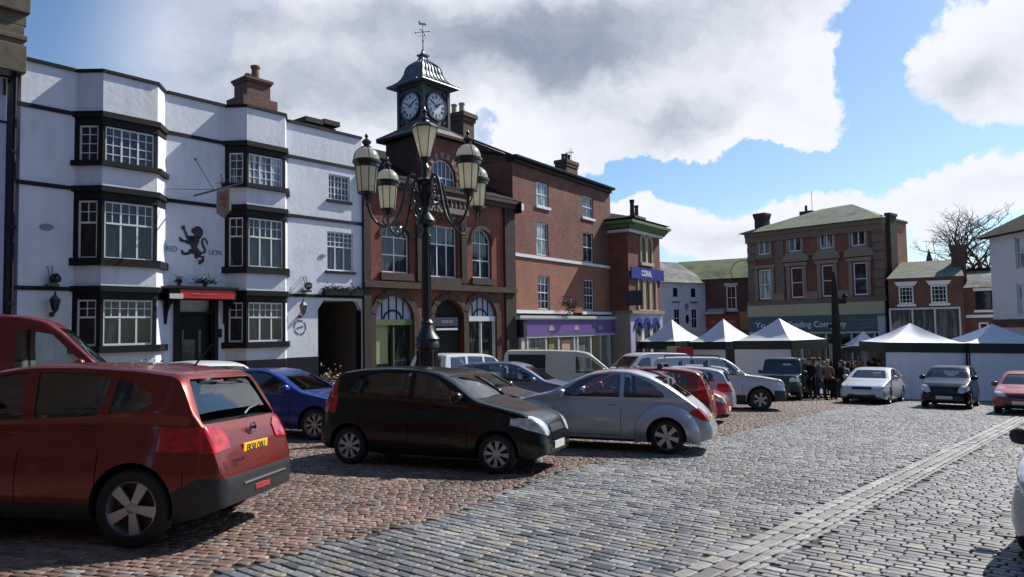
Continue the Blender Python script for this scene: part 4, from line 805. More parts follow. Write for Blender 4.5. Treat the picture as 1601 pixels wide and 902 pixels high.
q=MB(); q.box(f0-.32,f0-.02,-.2,0,-.6,zp0-.1); q.box(f0,a1-.05,-.26,-.0,zp0-.14,zp0); q.box(f0,a1,-.2,0,-.6,.7)
for px in (824.5,853.5,873,897.5,903,923.5,938.5,953): uu=BD.u(px,.2,530); q.box(uu-.07,uu+.07,-.22,-.0,.7,zp0-.14)
sf=q.build('shopfront',SH,root,None)
q=MB(); q.box(f0,a1-.05,-.08,-.05,.7,zp0-.14); q.build('shop_window',glassmat('shop_glass_pale',(.16,.17,.15),.05,(.30,.30,.27),.5),sf,None)
q=MB()
for p0,p1 in ((858.5,870),(927,936)): q.box(BD.u(p0,.15,530),BD.u(p1,.15,530),-.13,-.09,.7,zp0-.14)
q.build('olive_panel',simple('olive',(.22,.20,.06),.6),sf,None)
q=MB(); q.box(BD.u(878,.1,540),BD.u(894,.1,540),-.12,-.09,BD.z(885,552),BD.z(885,531)); q.build('poster',simple('peach_poster',(.55,.33,.22),.5,var=.4,scale=3),sf,None)
# flower basket above the shop
a,z=BD.uz(891,478,.5); r=empty('flower_basket',BD.P0+BD.t*a+Vector((0,0,z)),BD.rot,'hanging flower basket with red blooms over the purple shop','flower basket')
q=MB(); q.tube([(0,0,.5),(0,-.5,.5)],.015,5); q.tube([(0,-.5,.5),(0,-.5,.1)],.008,4); q.build('bracket',IRON,r)
leafclump(500,lambda g:(g.gauss(0,.2),-.5+g.gauss(0,.16),-.05+g.gauss(0,.2)),.05,21).build('foliage',MAT['dark_leaf'],r,None)
leafclump(50,lambda g:(g.gauss(0,.2),-.55+g.gauss(0,.16),.0+g.gauss(0,.2)),.04,22).build('blooms',simple('red_bloom',(.4,.03,.04),.5),r,None)
leafclump(14,lambda g:(.05+g.gauss(0,.04),-.55,.3+g.gauss(0,.1)),.06,23).build('white_blooms',simple('white_bloom',(.6,.6,.6),.5),r,None)
# ================================================================ 4. green-corniced betting shop
SD=Frame((6.0,43.9),(.69,-.72)); cp=Vector((6.84,43.0,0)); CO=Frame((cp.x,cp.y),(.563,.826)); CO.zb=gz(cp.x,cp.y)-.3; CO.P0.z=CO.zb; WO=CO.u(1032,0,420)
root=froot('corner_shop_building',CO,'narrow red brick building with green cornice, arched windows and a blue CORAL sign','shop building'); zc=CO.z(983.5,359)
U=[CO.rect(1000.5,369,1008.5,411),CO.rect(1010,371,1018,412)]; U[1]=(U[1][0],U[1][1],U[0][2],U[0][3])
Lw=[CO.rect(a,434+i*.6,b,484) for i,(a,b) in enumerate(((997,1005),(1007,1015),(1017,1025)))]; Lw=[(l[0],l[1],Lw[0][2],Lw[0][3]) for l in Lw]
zg_=CO.z(985,485)
hs_=[r+((r[1]-r[0])/2,) for r in U+Lw]
mb=MB(); wall(mb,0,WO,zg_,zc,hs_,0,.15,.3); mb.box(0,WO,.3,6.0,zg_,zc); mb.quad((-.001,6.0,zg_),(-.001,0,zg_),(-.001,0,zc),(-.001,6.0,zc)); mb.build('wall',BRH,root,None)
q=MB()
for r in hs_: 
    N=10; cx=(r[0]+r[1])/2; hw=(r[1]-r[0])/2; d=r[3]; ri=r[4]
    for i in range(N):
        p=PI*i/N; t_=PI*(i+1)/N; w1=.14; q.prism([(cx-hw*math.cos(p),d-ri+ri*math.sin(p)),(cx-hw*math.cos(t_),d-ri+ri*math.sin(t_)),(cx-(hw+w1)*math.cos(t_),d-ri+(ri+w1)*math.sin(t_)),(cx-(hw+w1)*math.cos(p),d-ri+(ri+w1)*math.sin(p))],-.08,.0)
    q.box(r[0]-.12,r[0],-.08,0,r[2],d-ri); q.box(r[1],r[1]+.12,-.081,0,r[2],d-ri); q.box(r[0]-.15,r[1]+.15,-.15,0,r[2]-.18,r[2])
q.build('window_stone',simple('buff_stone',(.45,.38,.27),.7,var=.2,scale=4),root,None)
for r in hs_: window(root,None,*r[:4],.08,simple('buff_frame',(.42,.36,.27),.6),glassmat('amber_glass',(.20,.16,.10),.2,(.34,.28,.18),.4),lights=1,fw=.07,rise=r[4],sashbar=True)
GC=simple('green_cornice',(.10,.17,.07),.5,var=.3,scale=3)
q=MB(); q.prism([(-.12,zc+.0),(-.5,zc+.34),(-.62,zc+.34),(-.62,zc+.50),(.3,zc+.50),(.3,zc)],-.02,WO+.5,'x'); q.prism([(-.1,zc),(-.45,zc+.34),(-.62,zc+.34),(-.62,zc+.50),(.2,zc+.50),(.2,zc)],-.62,6,'y') if 0 else None
q.box(-.62,.0,-.62,6.0,zc+.341,zc+.50); q.box(-.30,-.0,-.3,6.0,zc+.1,zc+.34); q.build('cornice',GC,root,None)
q=MB(); q.box(-.2,WO+.1,-.2,.01,zc-.15,zc+.02); q.box(-.2,-.0,0,6,zc-.15,zc+.02); q.build('white_moulding',SH,root,None)
q=MB(); A=[(-.6,-.6,zc+.63),(WO+.5,-.6,zc+.63),(WO+.5,6,zc+.63),(-.6,6,zc+.63)]; B=[(WO/2-.2,2.4,zc+1.5),(WO/2+.2,2.4,zc+1.5)]; q.add(A+B,[(0,1,5,4),(1,2,5),(2,3,4,5),(3,0,4),(3,2,1,0)]); q.build('roof',SLD,root,None)
u=CO.u(994,-2.5,335); zt=CO.z(994,337,-2.5); chimney(root,u-.9,u+.7,2.2,3.0,zc+.6,zt-.1,BRK,[(u-.35,2.6,1.15,.17),(u+.35,2.6,.85,.15)],.12,simple('dark_pot',(.05,.035,.03),.8))
BLU=simple('blue_sign',(.035,.045,.26),.4); zb_0=CO.z(987,435); zb_1=CO.z(987,417)
q=MB(); q.box(.1,WO+.2,-.16,-.085,zb_0,zb_1); sgn=q.build('shop_sign',BLU,root,None); text('shop_lettering','CORAL',.50,WF,sgn,(CO.u(1011,.16,426),-.165,(zb_0+zb_1)/2),sx=.92,bold=.012)
q=MB(); q.box(-.06,WO+.05,-.22,0,zg_-.2,zg_); q.box(-.06,0,0,6,zg_-.2,zg_); q.build('ledge',STN,root,None)
GD=render_wall('tan_render',(.34,.27,.23),(.22,.17,.14),.6); q=MB(); q.box(-.03,WO,.0,6,-.8,zg_-.2); q.build('ground_floor',GD,root,None)
q=MB(); q.box(.0,WO+.02,-.05,-.001,-.8,zg_-.2); q.build('lilac_front',simple('lilac_front',(.42,.38,.52),.6,var=.1),root,None)
q=MB()
for i in range(3):
    cx=CO.u(997+i*13.5,0,510); z=CO.z(1000,516); r_=.62
    for k in range(10):
        p=PI*(.05+.9*k/10); t_=PI*(.05+.9*(k+1)/10); q.prism([(cx-r_*math.cos(p),z+r_*1.15*math.sin(p)),(cx-r_*math.cos(t_),z+r_*1.15*math.sin(t_)),(cx-(r_-.2)*math.cos(t_),z+(r_-.2)*1.15*math.sin(t_)),(cx-(r_-.2)*math.cos(p),z+(r_-.2)*1.15*math.sin(p))],-.12,-.051)
q.build('blue_arch',BLU,root,None)
q=MB()
for i in range(3):
    cx=CO.u(997+i*13.5,0,510); z=CO.z(1000,516); q.prism([(cx-.4,z-1.9),(cx+.4,z-1.9),(cx+.4,z),(cx+.28,z+.36),(cx,z+.5),(cx-.28,z+.36),(cx-.4,z)],-.07,-.052)
q.build('shop_window',GLS,root,None)
q=MB(); a,z=CO.uz(992,466,.7); q.box(a-.03,a+.03,-1.2,-.15,z-.42,z+.42); q.tube([(a,0,z+.46),(a,-1.2,z+.46)],.02,5); q.build('projecting_sign',simple('sign_navy2',(.03,.03,.07),.5),root,None)
# downpipe on the townhouse corner
q=MB(); q.tube([(WB-.15,-.1,BD.z(952,410)),(WB-.15,-.1,zs+.1)],.05,6); q.build('downpipe',simple('grey_pipe',(.2,.18,.18),.6),bd)
# ================================================================ 5. white building
def mkframe(pxl,dl,pxr,dr,py=470,drop=.3):
    a=at(pxl,dl,py); b=at(pxr,dr,py); F=Frame((a.x,a.y),(b.x-a.x,b.y-a.y)); F.zb=gz(a.x,a.y)-drop; F.P0.z=F.zb; return F,(Vector((b.x,b.y,0))-Vector((a.x,a.y,0))).length
WT2,Lx=mkframe(1033,60,1103,62.7); root=froot('white_shop_house',WT2,'small white rendered house with slate hip roof and a dark oval sign','house')
ze=WT2.z(1034,441); r_=[WT2.rect(1052,450,1060,464),WT2.rect(1080,451,1088,464.5),WT2.rect(1054,483,1064,512),WT2.rect(1081,483,1091,513)]
mb=MB(); wall(mb,0,Lx,-.6,ze,[tuple(x) for x in r_],0,.15,.3); mb.box(0,Lx,.3,6,-.6,ze); mb.build('wall',WH,root,None)
for i,x in enumerate(r_): window(root,None,*x,.07,BLK if i<2 else WF,GL,lights=1,fw=.05,sashbar=True,bars=(2,2))
q=MB(); zr=WT2.z(1050,410,-3); A=[(-1.2,-.25,ze),(Lx+.25,-.25,ze),(Lx+.25,6.2,ze),(-1.2,6.2,ze)]; B=[(-1.2,3,zr),(WT2.u(1059,-3,410),3,zr)]; q.add(A+B,[(0,1,5,4),(1,2,5),(2,3,4,5),(3,0,4),(3,2,1,0)]); q.build('roof',SLA,root,None)
q=MB(); a,z=WT2.uz(1074,499); q.prism([(a+.17*math.cos(i*PI/10),z+.38*math.sin(i*PI/10)) for i in range(20)],-.06,-.01); q.build('oval_sign',BLK,root,None)
q=MB(); a,z=WT2.uz(1073,480); q.prism([(a-.2,z+.3),(a+.2,z+.3),(a+.2,z-.05),(a,z-.35),(a-.2,z-.05)],-.05,-.0); q.build('shield',simple('lilac_shield',(.30,.27,.38),.6),root,None)
q=MB(); q.box(WT2.u(1051,0,472),WT2.u(1063,0,472),-.02,-.001,WT2.z(1055,473.5),WT2.z(1055,471)); q.box(WT2.u(1079,0,473),WT2.u(1091,0,473),-.02,-.001,WT2.z(1085,474),WT2.z(1085,471.5)); q.build('wall_lettering',LT,root,None)
q=MB(); q.box(-.05,Lx+.05,-.12,0,WT2.z(1060,519),WT2.z(1060,516)); q.build('ledge',WF,root,None)
# ================================================================ 6. green roofed range with red shop sign
GR,Lx=mkframe(1101,62.9,1172,61); root=froot('green_roof_house',GR,'dark brick house with long mossy green roof and a red shop fascia','house'); ze=GR.z(1103,437); wr=GR.rect(1135,447,1152,484)
mb=MB(); wall(mb,0,Lx,-.6,ze,[wr],0,.15,.3); mb.box(-.0,Lx,.3,8,-.6,ze); mb.build('wall',brickmat('range_brick',(.19,.07,.05),(.14,.055,.04),(.12,.08,.07),stain=.35),root,None)
window(root,None,*wr,.06,WF,GL,lights=1,fw=.1,sashbar=True,bars=(2,2))
q=MB(); q.box(wr[0]-.15,wr[1]+.15,-.06,0,wr[3],wr[3]+.22); q.box(wr[0]-.15,wr[1]+.15,-.1,0,wr[2]-.15,wr[2]); q.build('lintel',SH,root,None)
zr=GR.z(1120,406,-4); uL=GR.u(1060,-4,411); q=MB(); q.prism([(-.3,ze),(4,zr),(4,zr-.15),(0,ze-.12)],uL,Lx,'x'); q.prism([(8.3,ze),(4,zr),(4,zr-.15),(8,ze-.12)],uL,Lx,'x'); q.build('roof',SLM,root,None)
q=MB(); q.box(.1,GR.u(1156,0,500),-.2,-.001,GR.z(1110,515),GR.z(1110,492)); rs=q.build('red_fascia',simple('red_shop',(.24,.015,.015),.45,var=.15),root,None)
q=MB(); a,z=GR.uz(1140,503,.2); q.box(a-.5,a+.5,-.22,-.201,z-.1,z+.12); q.box(a-1.6,a-1.0,-.22,-.201,z-.08,z+.08); q.build('worn_lettering',simple('dull_pink',(.35,.10,.10),.5),rs,None)
q=MB(); q.box(GR.u(1157,0,500),Lx,-.15,-.001,-.6,GR.z(1160,487)); q.build('timber_front',simple('orange_stone',(.34,.19,.10),.7,var=.2),root,None)
q=MB(); q.box(.1,Lx,-.3,-.2,GR.z(1110,524),GR.z(1110,516)); q.box(.1,GR.u(1156,0,500),-.12,-.001,-.6,GR.z(1110,524)); q.build('shopfront',simple('dark_front',(.05,.04,.04),.6),root,None)
q=MB(); a=GR.u(1103,.5,490); z=GR.z(1103,491,.5); q.prism([(-.0,z+.45),(-1.0,z+.1),(-1.0,z),(0,z-.05)],a+.1,a+1.6,'x'); q.build('awning',SH,root,None)
# ring lamp
a,z=GR.uz(1161,425,1); r=empty('ring_lamp',GR.P0+GR.t*a+Vector((0,0,z)),GR.rot,'thin ring-shaped lamp bracket above the brick wall under the green roof','lamp')
q=MB(); q.tube([(.95*math.cos(t*PI/12),-1,.95*math.sin(t*PI/12)) for t in range(25)],.03,5); q.tube([(.7,-1,-.7),(.9,0,-.9)],.03,5); q.build('ring',IRON,r); q=MB(); q.lathe([(.1,-.1),(.28,0),(.1,.12)],(.8,-1,-.8),10); q.build('lamp_head',WF,r)
# ================================================================ 7. big trading store
HT,WHt=mkframe(1172,57.4,1385.5,50); root=froot('trading_store',HT,'three-storey plum brick store with hipped slate roof and teal shop fascia','store'); th=root
ze=HT.z(1385,341); zf1=HT.z(1386,467); zcr=HT.z(1386,490.5); print('HT',WHt,ze,HT.z(1171,365))
def rr(l,r_l,dy=0): return l
UP=[(1184.7,375.5,1204,396.5),(1232,372,1253,391.6),(1281,367.7,1303,388),(1330,362.5,1353,383.6)]; FI=[(1186,420,1207,467),(1236,418,1257,465.7),(1284,415,1305,463),(1333.5,414,1357,461)]
UR=[HT.rect(*x) for x in UP]; FR_=[HT.rect(*x) for x in FI]; zu=(np.mean([x[2] for x in UR]),np.mean([x[3] for x in UR])); zf=(np.mean([x[2] for x in FR_]),np.mean([x[3] for x in FR_]))
UR=[(x[0],x[1],*zu) for x in UR]; FR_=[(x[0],x[1],*zf) for x in FR_]
mb=MB(); wall(mb,0,WHt,zf1,ze,UR+FR_,0,.15,.3); mb.box(0,WHt,.3,4.2,-.8,ze); mb.box(0,WHt-2.3,4.2,8,-.8,ze); mb.quad((WHt+.002,0,-.8),(WHt+.002,.3,-.8),(WHt+.002,.3,ze),(WHt+.002,0,ze)); mb.build('wall',brickmat('store_brick',(.30,.085,.06),(.23,.07,.05),(.14,.08,.07),stain=.3),root,None)
SB=simple('store_stone',(.165,.118,.085),.8,var=.3,scale=4,bump=.3); SBP=simple('store_stone_pale',(.24,.185,.14),.8,var=.2,scale=4,bump=.3)
q=MB(); zb_=HT.z(1385,386)
q.box(-.05,WHt+.05,-.12,.01,zb_-.12,zb_+.06); q.box(-.1,WHt+.1,-.3,.3,ze-.3,ze+.02); q.box(-.1,WHt+.1,-.2,.01,ze-.75,ze-.3); q.box(-.1,WHt+.1,-.22,.01,zf1-.15,zf1+.2)
for k in range(9):
    for x0 in (0.0,WHt-.75): q.box(x0-(.02 if x0==0 else -.02)+ (0.1 if k%2 and x0 else 0),x0+.75-(.12 if k%2 and not x0 else 0),-.07,.01,zf1+.2+k*.62,zf1+.2+k*.62+.56)
for i,px in enumerate((1220,1269,1319)):
    uu=HT.u(px,0,430)
    if i==0: q.box(uu-.35,uu+.35,-.08,.01,zf1+.2,ze-.75)
q.build('stone_dressing',SB,root,None)
q=MB()
for i,x in enumerate(FR_):
    q.box(x[0]-.28,x[0]-.04,-.14,.01,x[2]-.1,x[3]+.1); q.box(x[1]+.04,x[1]+.28,-.141,.01,x[2]-.1,x[3]+.1); q.box(x[0]-.4,x[1]+.4,-.22,.01,x[3]+.1,x[3]+.34)
    if i: 
        cx=(x[0]+x[1])/2; hw=(x[1]-x[0])/2+.55; zz=x[3]+.55; N=8; P=[(cx-hw*math.cos(PI*k/N),zz+.62*math.sin(PI*k/N)) for k in range(N+1)]; q.prism(P,-.2,.01); q.box(cx-hw,cx+hw,-.24,.01,zz-.12,zz)
for x in UR: q.box(x[0]-.16,x[0]-.02,-.06,.01,x[2]-.15,x[3]+.15); q.box(x[1]+.02,x[1]+.16,-.061,.01,x[2]-.15,x[3]+.15); q.box(x[0]-.02,x[1]+.02,-.062,.01,x[3]+.02,x[3]+.16); q.box(x[0]-.2,x[1]+.2,-.09,.01,x[2]-.2,x[2]-.05)
q.box(HT.u(1207+12,0,460)-.5,HT.u(1219,0,460)+.4,-.16,0.01,zf1+.2,zf1+.75); q.box(HT.u(1270,0,460)-.45,HT.u(1270,0,460)+.45,-.16,0.01,zf1+.2,zf1+.75); q.box(HT.u(1320,0,460)-.45,HT.u(1320,0,460)+.45,-.16,0.01,zf1+.2,zf1+.75)
q.build('window_surround',SBP,root,None)
for i,x in enumerate(UR): window(root,None,*x,.06,WF,GLB if i!=2 else GLC,lights=2,fw=.07)
for i,x in enumerate(FR_): window(root,None,*x,.06,WF,GLC if i in (0,) else GL,lights=1,fw=.08,sashbar=True)
# roof
q=MB(); ov=.55; A=[(-ov,-ov,ze+.03),(WHt+.2,-ov,ze+.03),(WHt+.2,3.2,ze+.03),(WHt-2.1,8.3,ze+.03),(-ov,8.3,ze+.03)]; r0,r1=HT.u(1284,-4,326),HT.u(1332,-4,319); zr=HT.z(1332,319,-4); B=[(r0,4,HT.z(1284,327,-4)),(r1,4,zr)]
q.add(A+B,[(0,1,6,5),(1,2,6),(2,3,6),(3,4,5,6),(4,0,5),(4,3,2,1,0)]); q.build('roof',SLG,root,None)
u=HT.u(1190,-1.5,345); zt=HT.z(1190,334,-1.5); chimney(root,u-.42,u+.42,1.2,2.1,ze-.2,zt,STD,[],.12)
u=HT.u(1257,-6,332); q=MB(); q.box(u-.4,u+.6,6,6.8,ze+1,HT.z(1257,330,-6)); q.lathe([(.12,0),(.1,.5)],(u,6.4,HT.z(1257,330,-6)),8); q.build('chimney',STD,root,None)
u=HT.u(1269,-5,310); q=MB(); q.tube([(u,5,ze+1.5),(u,5,HT.z(1269,298,-5))],.02,4); q.build('aerial',IRON,root,None)
# right flank with stacks
q=MB(); x0=WHt; zt=HT.z(1394,333,-.3); q.box(WHt+.01,WHt+.30,.5,1.7,-.8,zt-.1); q.box(WHt-.04,WHt+.36,.42,1.78,zt-.1,zt+.08); q.build('flank_stack',STD,root,None)
BF=brickmat('sunlit_flank_brick',(.40,.15,.08),(.34,.12,.07),(.25,.14,.1),stain=.2); u0_=WHt+.05; u1_=HT.u(1419,-3.8,400); q=MB(); q.box(WHt-1,WHt+.03,1.75,4.3,-.8,HT.z(1412,347,-3)); q.build('rear_wing',BF,root,None)  # lighter orange brick puts sunlight on the side wall into its colour
q=MB(); q.box(WHt-1.1,WHt+.12,1.7,4.4,HT.z(1412,347,-3),HT.z(1412,347,-3)+.18); q.build('wing_parapet',STD,root,None)
# fascia
q=MB(); q.box(-.05,WHt+.0,-.28,-.0,zcr+.02,zf1-.15); q.build('cream_fascia',CRM,root,None)
q=MB(); zs0=HT.z(1386,517.5); q.box(0,WHt,-.34,0,zcr-.12,zcr+.02); q.box(.0,WHt-.5,-.30,0,zs0,zcr-.12); tf=q.build('teal_fascia',TEAL,root,None)
PL=simple('sign_pale3',(.55,.62,.66),.5); um=lambda px: HT.u(px,.3,508)
zm=(zs0+zcr-.12)/2
def fit(s,px0,px1,size,name='store_lettering',z=None,mat=PL):
    a,b=um(px0),um(px1); o=text(name,s,size,mat,tf,((a+b)/2,-.305,z if z is not None else zm),bold=.01); w=o.dimensions.x; o.scale=((b-a)/max(w,.01),1,1)
fit('Yo',1181,1197,.62); fit('Trading',1231.5,1268.5,.60); fit('Company',1272,1323,.62)
q=MB(); rg=random.Random(3)
for (pa,pb,dz) in ((1337,1366,.24),(1343,1369,-.02),(1347,1364,-.26)):
    a_,b_=um(pa),um(pb); x=a_
    while x<b_: w_=rg.uniform(.08,.16); q.tube([(x,-.31,zm+dz),(x+w_*.5,-.31,zm+dz+rg.uniform(.05,.16)),(x+w_,-.31,zm+dz-.02)],.018,4); x+=w_+.03
q.build('script_lettering',simple('sign_dim',(.20,.36,.38),.5),tf,None)
q=MB(); q.box(WHt-.5,WHt,-.31,0,-.8,zcr-.12); q.build('white_pilaster',simple('pale_blue_paint',(.38,.44,.50),.5),root,None)
q=MB(); q.box(0,WHt-.5,-.28,0,zs0-.12,zs0-.01)
for px in (1176,1215,1252,1290,1330,1366): uu=um(px); q.box(uu-.06,uu+.06,-.22,-.0,-.8,zs0-.12)
q.box(0,WHt-.5,-.2,0,-.8,.9); q.build('shopfront',SH,root,None); q=MB(); q.box(.05,WHt-.5,-.1,-.06,.9,zs0-.12); q.build('shop_window',GLS,root,None)
# ================================================================ 8. low brick shop
LB,Lx=mkframe(1390,48.5,1507,46.6); root=froot('low_brick_shop',LB,'low two-storey brick shop with mossy slate roof and two white-lintelled windows','shop'); ze=LB.z(1396,436)
r_=[LB.rect(1404.5,448,1429,475),LB.rect(1454.5,446,1482,473)]; r_[1]=(r_[1][0],r_[1][1],r_[0][2],r_[0][3])
mb=MB(); wall(mb,0,Lx,-.6,ze,r_,0,.15,.3); mb.box(0,Lx,.3,6,-.6,ze); mb.prism([(0,ze),(6,ze),(3,ze+1.0)],Lx-.2,Lx,'x'); mb.build('wall',brickmat('low_brick',(.20,.075,.055),(.15,.06,.045),(.12,.08,.07),stain=.35),root,None)
for x in r_:
    window(root,None,*x,.05,WF,GL,lights=1,fw=.09,bars=(4,4)); 
    q=MB(); q.prism([(x[0]-.25,x[3]+.3),(x[1]+.25,x[3]+.3),(x[1]+.08,x[3]+.02),(x[0]-.08,x[3]+.02)],-.06,.0); q.build('lintel',WF,root,None); q=MB(); q.box(x[0]-.12,x[1]+.12,-.1,0,x[2]-.16,x[2]-.01); q.build('sill',WF,root,None)
zr=LB.z(1450,408,-3); q=MB(); a=LB.u(1409,-3,411); q.add([(0-.1,-.3,ze),(Lx+.05,-.3,ze),(Lx+.05,3,zr),(a,3,zr),(-.1,6.3,ze),(Lx+.05,6.3,ze)],[(0,1,2,3),(3,2,5,4),(0,3,4),(1,5,2),(0,4,5,1)]); q.build('roof',SLG,root,None)
u=LB.u(1499,-1.9,400); zt=LB.z(1499,383,-1.9); chimney(root,u-.42,u+.36,1.5,2.3,ze-.3,zt,BRK,[(u,1.9,.35,.12)],.12)
q=MB(); z0,z1=LB.z(1395,530),LB.z(1395,485); q.box(LB.u(1390.5,.15,500),LB.u(1393.5,.15,500),-.2,0,-.6,z1); q.box(LB.u(1390.5,.15,500),LB.u(1502,.15,500),-.22,0,z1,z1+.12)
for px in (1427,1462,1501): uu=LB.u(px,.15,500); q.box(uu-.05,uu+.05,-.18,0,-.6,z1)
q.build('shopfront',SH,root,None); q=MB(); q.box(LB.u(1391,.1,500),LB.u(1501,.1,500),-.08,-.05,-.2,z1); q.build('shop_window',glassmat('shop_glass_grey',(.06,.065,.07),.06,(.13,.14,.15),.5),root,None)
# ================================================================ 9. small link building
LK,Lx=mkframe(1506,47.5,1556,46.6); root=froot('link_building',LK,'small brick link building with weathered slate roof beside the pale corner house','building'); ze=LK.z(1510,450)
x=LK.rect(1524,455,1552,484); x2=LK.rect(1530,504,1547,532)
mb=MB(); wall(mb,0,Lx,-.6,ze,[x,x2],0,.15,.3); mb.box(0,Lx,.3,5,-.6,ze); mb.build('wall',MAT['low_brick'],root,None)
window(root,None,*x,.06,BLK,GL,lights=1,fw=.06); window(root,None,*x2,.06,WF,GL,lights=1,fw=.1)
q=MB(); q.box(x[0]-.1,x[1]+.1,-.08,0,x[3],x[3]+.18); q.box(x[0]-.1,x[1]+.1,-.1,0,x[2]-.16,x[2]); q.box(.1,Lx,-.12,0,LK.z(1510,497),LK.z(1510,492.5)); q.build('white_band',WF,root,None)
zr=LK.z(1530,422,-2.5); q=MB(); q.prism([(-.2,ze),(2.5,zr),(5.2,ze)],-.3,Lx,'x'); q.build('roof',SLA,root,None); q=MB(); q.box(-.1,Lx,2.3,2.7,zr-.05,zr+.12); q.build('ridge',BLK,root,None)
# ================================================================ 10. pale corner house on the right
a=at(1549.5,40,430); KF=Frame((a.x,a.y),(-.02,-1)); KF.zb=gz(a.x,a.y)-.3; KF.P0.z=KF.zb; root=froot('pale_corner_house',KF,'pale rendered corner house with dark hipped roof at the right edge','house'); KL=11
ze=KF.z(1551,371); x=KF.rect(1586,371,1606,419); x2=KF.rect(1589,444,1606,493); x=(x[0],x[0]+1.1,x[2],x[3]); x2=(x2[0],x2[0]+1.1,x2[2],x2[3]); zp=KF.z(1553,499.5); zq=KF.z(1553,512)
mb=MB(); xx=[x,x2]; extra=[(v_[0]+d,v_[1]+d,v_[2],v_[3]) for d in (2.6,5.2) for v_ in xx]; wall(mb,0,KL,zp,ze,xx+extra,0,.15,.3); mb.box(0,KL,.3,9,-.6,ze); mb.build('wall',render_wall('pale_render',(.60,.585,.60),(.42,.41,.42),.5),root,None)
for v_ in xx+extra: window(root,None,*v_,.06,SH,GLC,lights=1,fw=.08,sashbar=True)
q=MB(); q.box(-.02,KL,-.03,.29,zq,zp); q.box(-.02,KL,-.02,.29,-.6,zq-.5); q.build('brick_course',BRK,root,None); q=MB(); q.box(0,KL,-.01,.29,zq-.5,zq); q.build('fascia',simple('pale_pink_fascia',(.5,.42,.45),.5),root,None)
q=MB(); A=[(-.6,-.6,ze-.02),(KL+.6,-.6,ze-.02),(KL+.6,9.6,ze-.02),(-.6,9.6,ze-.02)]; B=[(4,4.4,ze+3.1),(KL-4,4.4,ze+3.1)]; q.add(A+B,[(0,1,5,4),(1,2,5),(2,3,4,5),(3,0,4),(3,2,1,0)]); q.build('roof',SLD,root,None)
# church spire far behind
a=at(1452.5,150,400); r=empty('church_spire',(a.x,a.y,gz(a.x,a.y)),0,'distant dark church spire above the low shop roof','spire'); zt=at(1452.5,150,389).z-gz(a.x,a.y)
q=MB(); q.box(-1.5,1.5,-1.5,1.5,0,zt-6.4); r_t=q.build('tower',STD,r,None); q=MB(); q.lathe([(1.6,zt-6.4),(.05,zt)],n=8); q.build('steeple',STD,r,None)
# ================================================================ cars
GLS_CAR=carglass(); RUB=simple('tyre_rubber',(.016,.016,.017),.75,var=.3,scale=20); TRIM=simple('black_plastic',(.018,.018,.02),.5,var=.3,scale=15); DARKIN=simple('car_interior',(.07,.07,.072),.8,var=.3)
SEAT=simple('seat_cloth',(.13,.13,.14),.9,var=.3); CHR=simple('alloy',(.42,.43,.45),.32,metal=.75,var=.15); HUBC=simple('hubcap_silver',(.50,.50,.52),.4,metal=.3,var=.12); HL=lensmat('headlamp',(.62,.66,.70),sc=9); TL=lensmat('tail_lamp',(.50,.004,.008),sc=14); IND=lensmat('orange_lamp',(.6,.2,.02)); MIR=simple('mirror_glass',(.8,.8,.8),.03,metal=1,var=0)
PLW=simple('plate_white',(.62,.63,.60),.45,var=.08); PLY=simple('plate_yellow',(.75,.46,.02),.45,var=.08); PLT=simple('plate_text',(.01,.01,.01),.5); CHROME=simple('chrome',(.6,.6,.62),.12,metal=1,var=.05)
def dens(L,n=60,extra=()):
    t=np.linspace(0,1,n); s=L*(.5-.5*np.cos(PI*t)); s=s*.45+t*L*.55
    s=np.unique(np.concatenate([s]+[np.array(extra)])) ; 
    keep=[s[0]]
    for x in s[1:]:
        if x-keep[-1]>.012: keep.append(x)
    keep[-1]=L; return np.array(keep)
def sm(xs,ys,L,w=.05):
    g=np.linspace(-.3,L+.3,int((L+.6)/.01)); v=np.interp(g,xs,ys); k=max(1,int(w/.01)); ker=np.hanning(2*k+1); ker/=ker.sum(); vp=np.pad(v,k,mode='edge'); v=np.convolve(vp,ker,'valid'); return lambda s:np.interp(s,g,v)
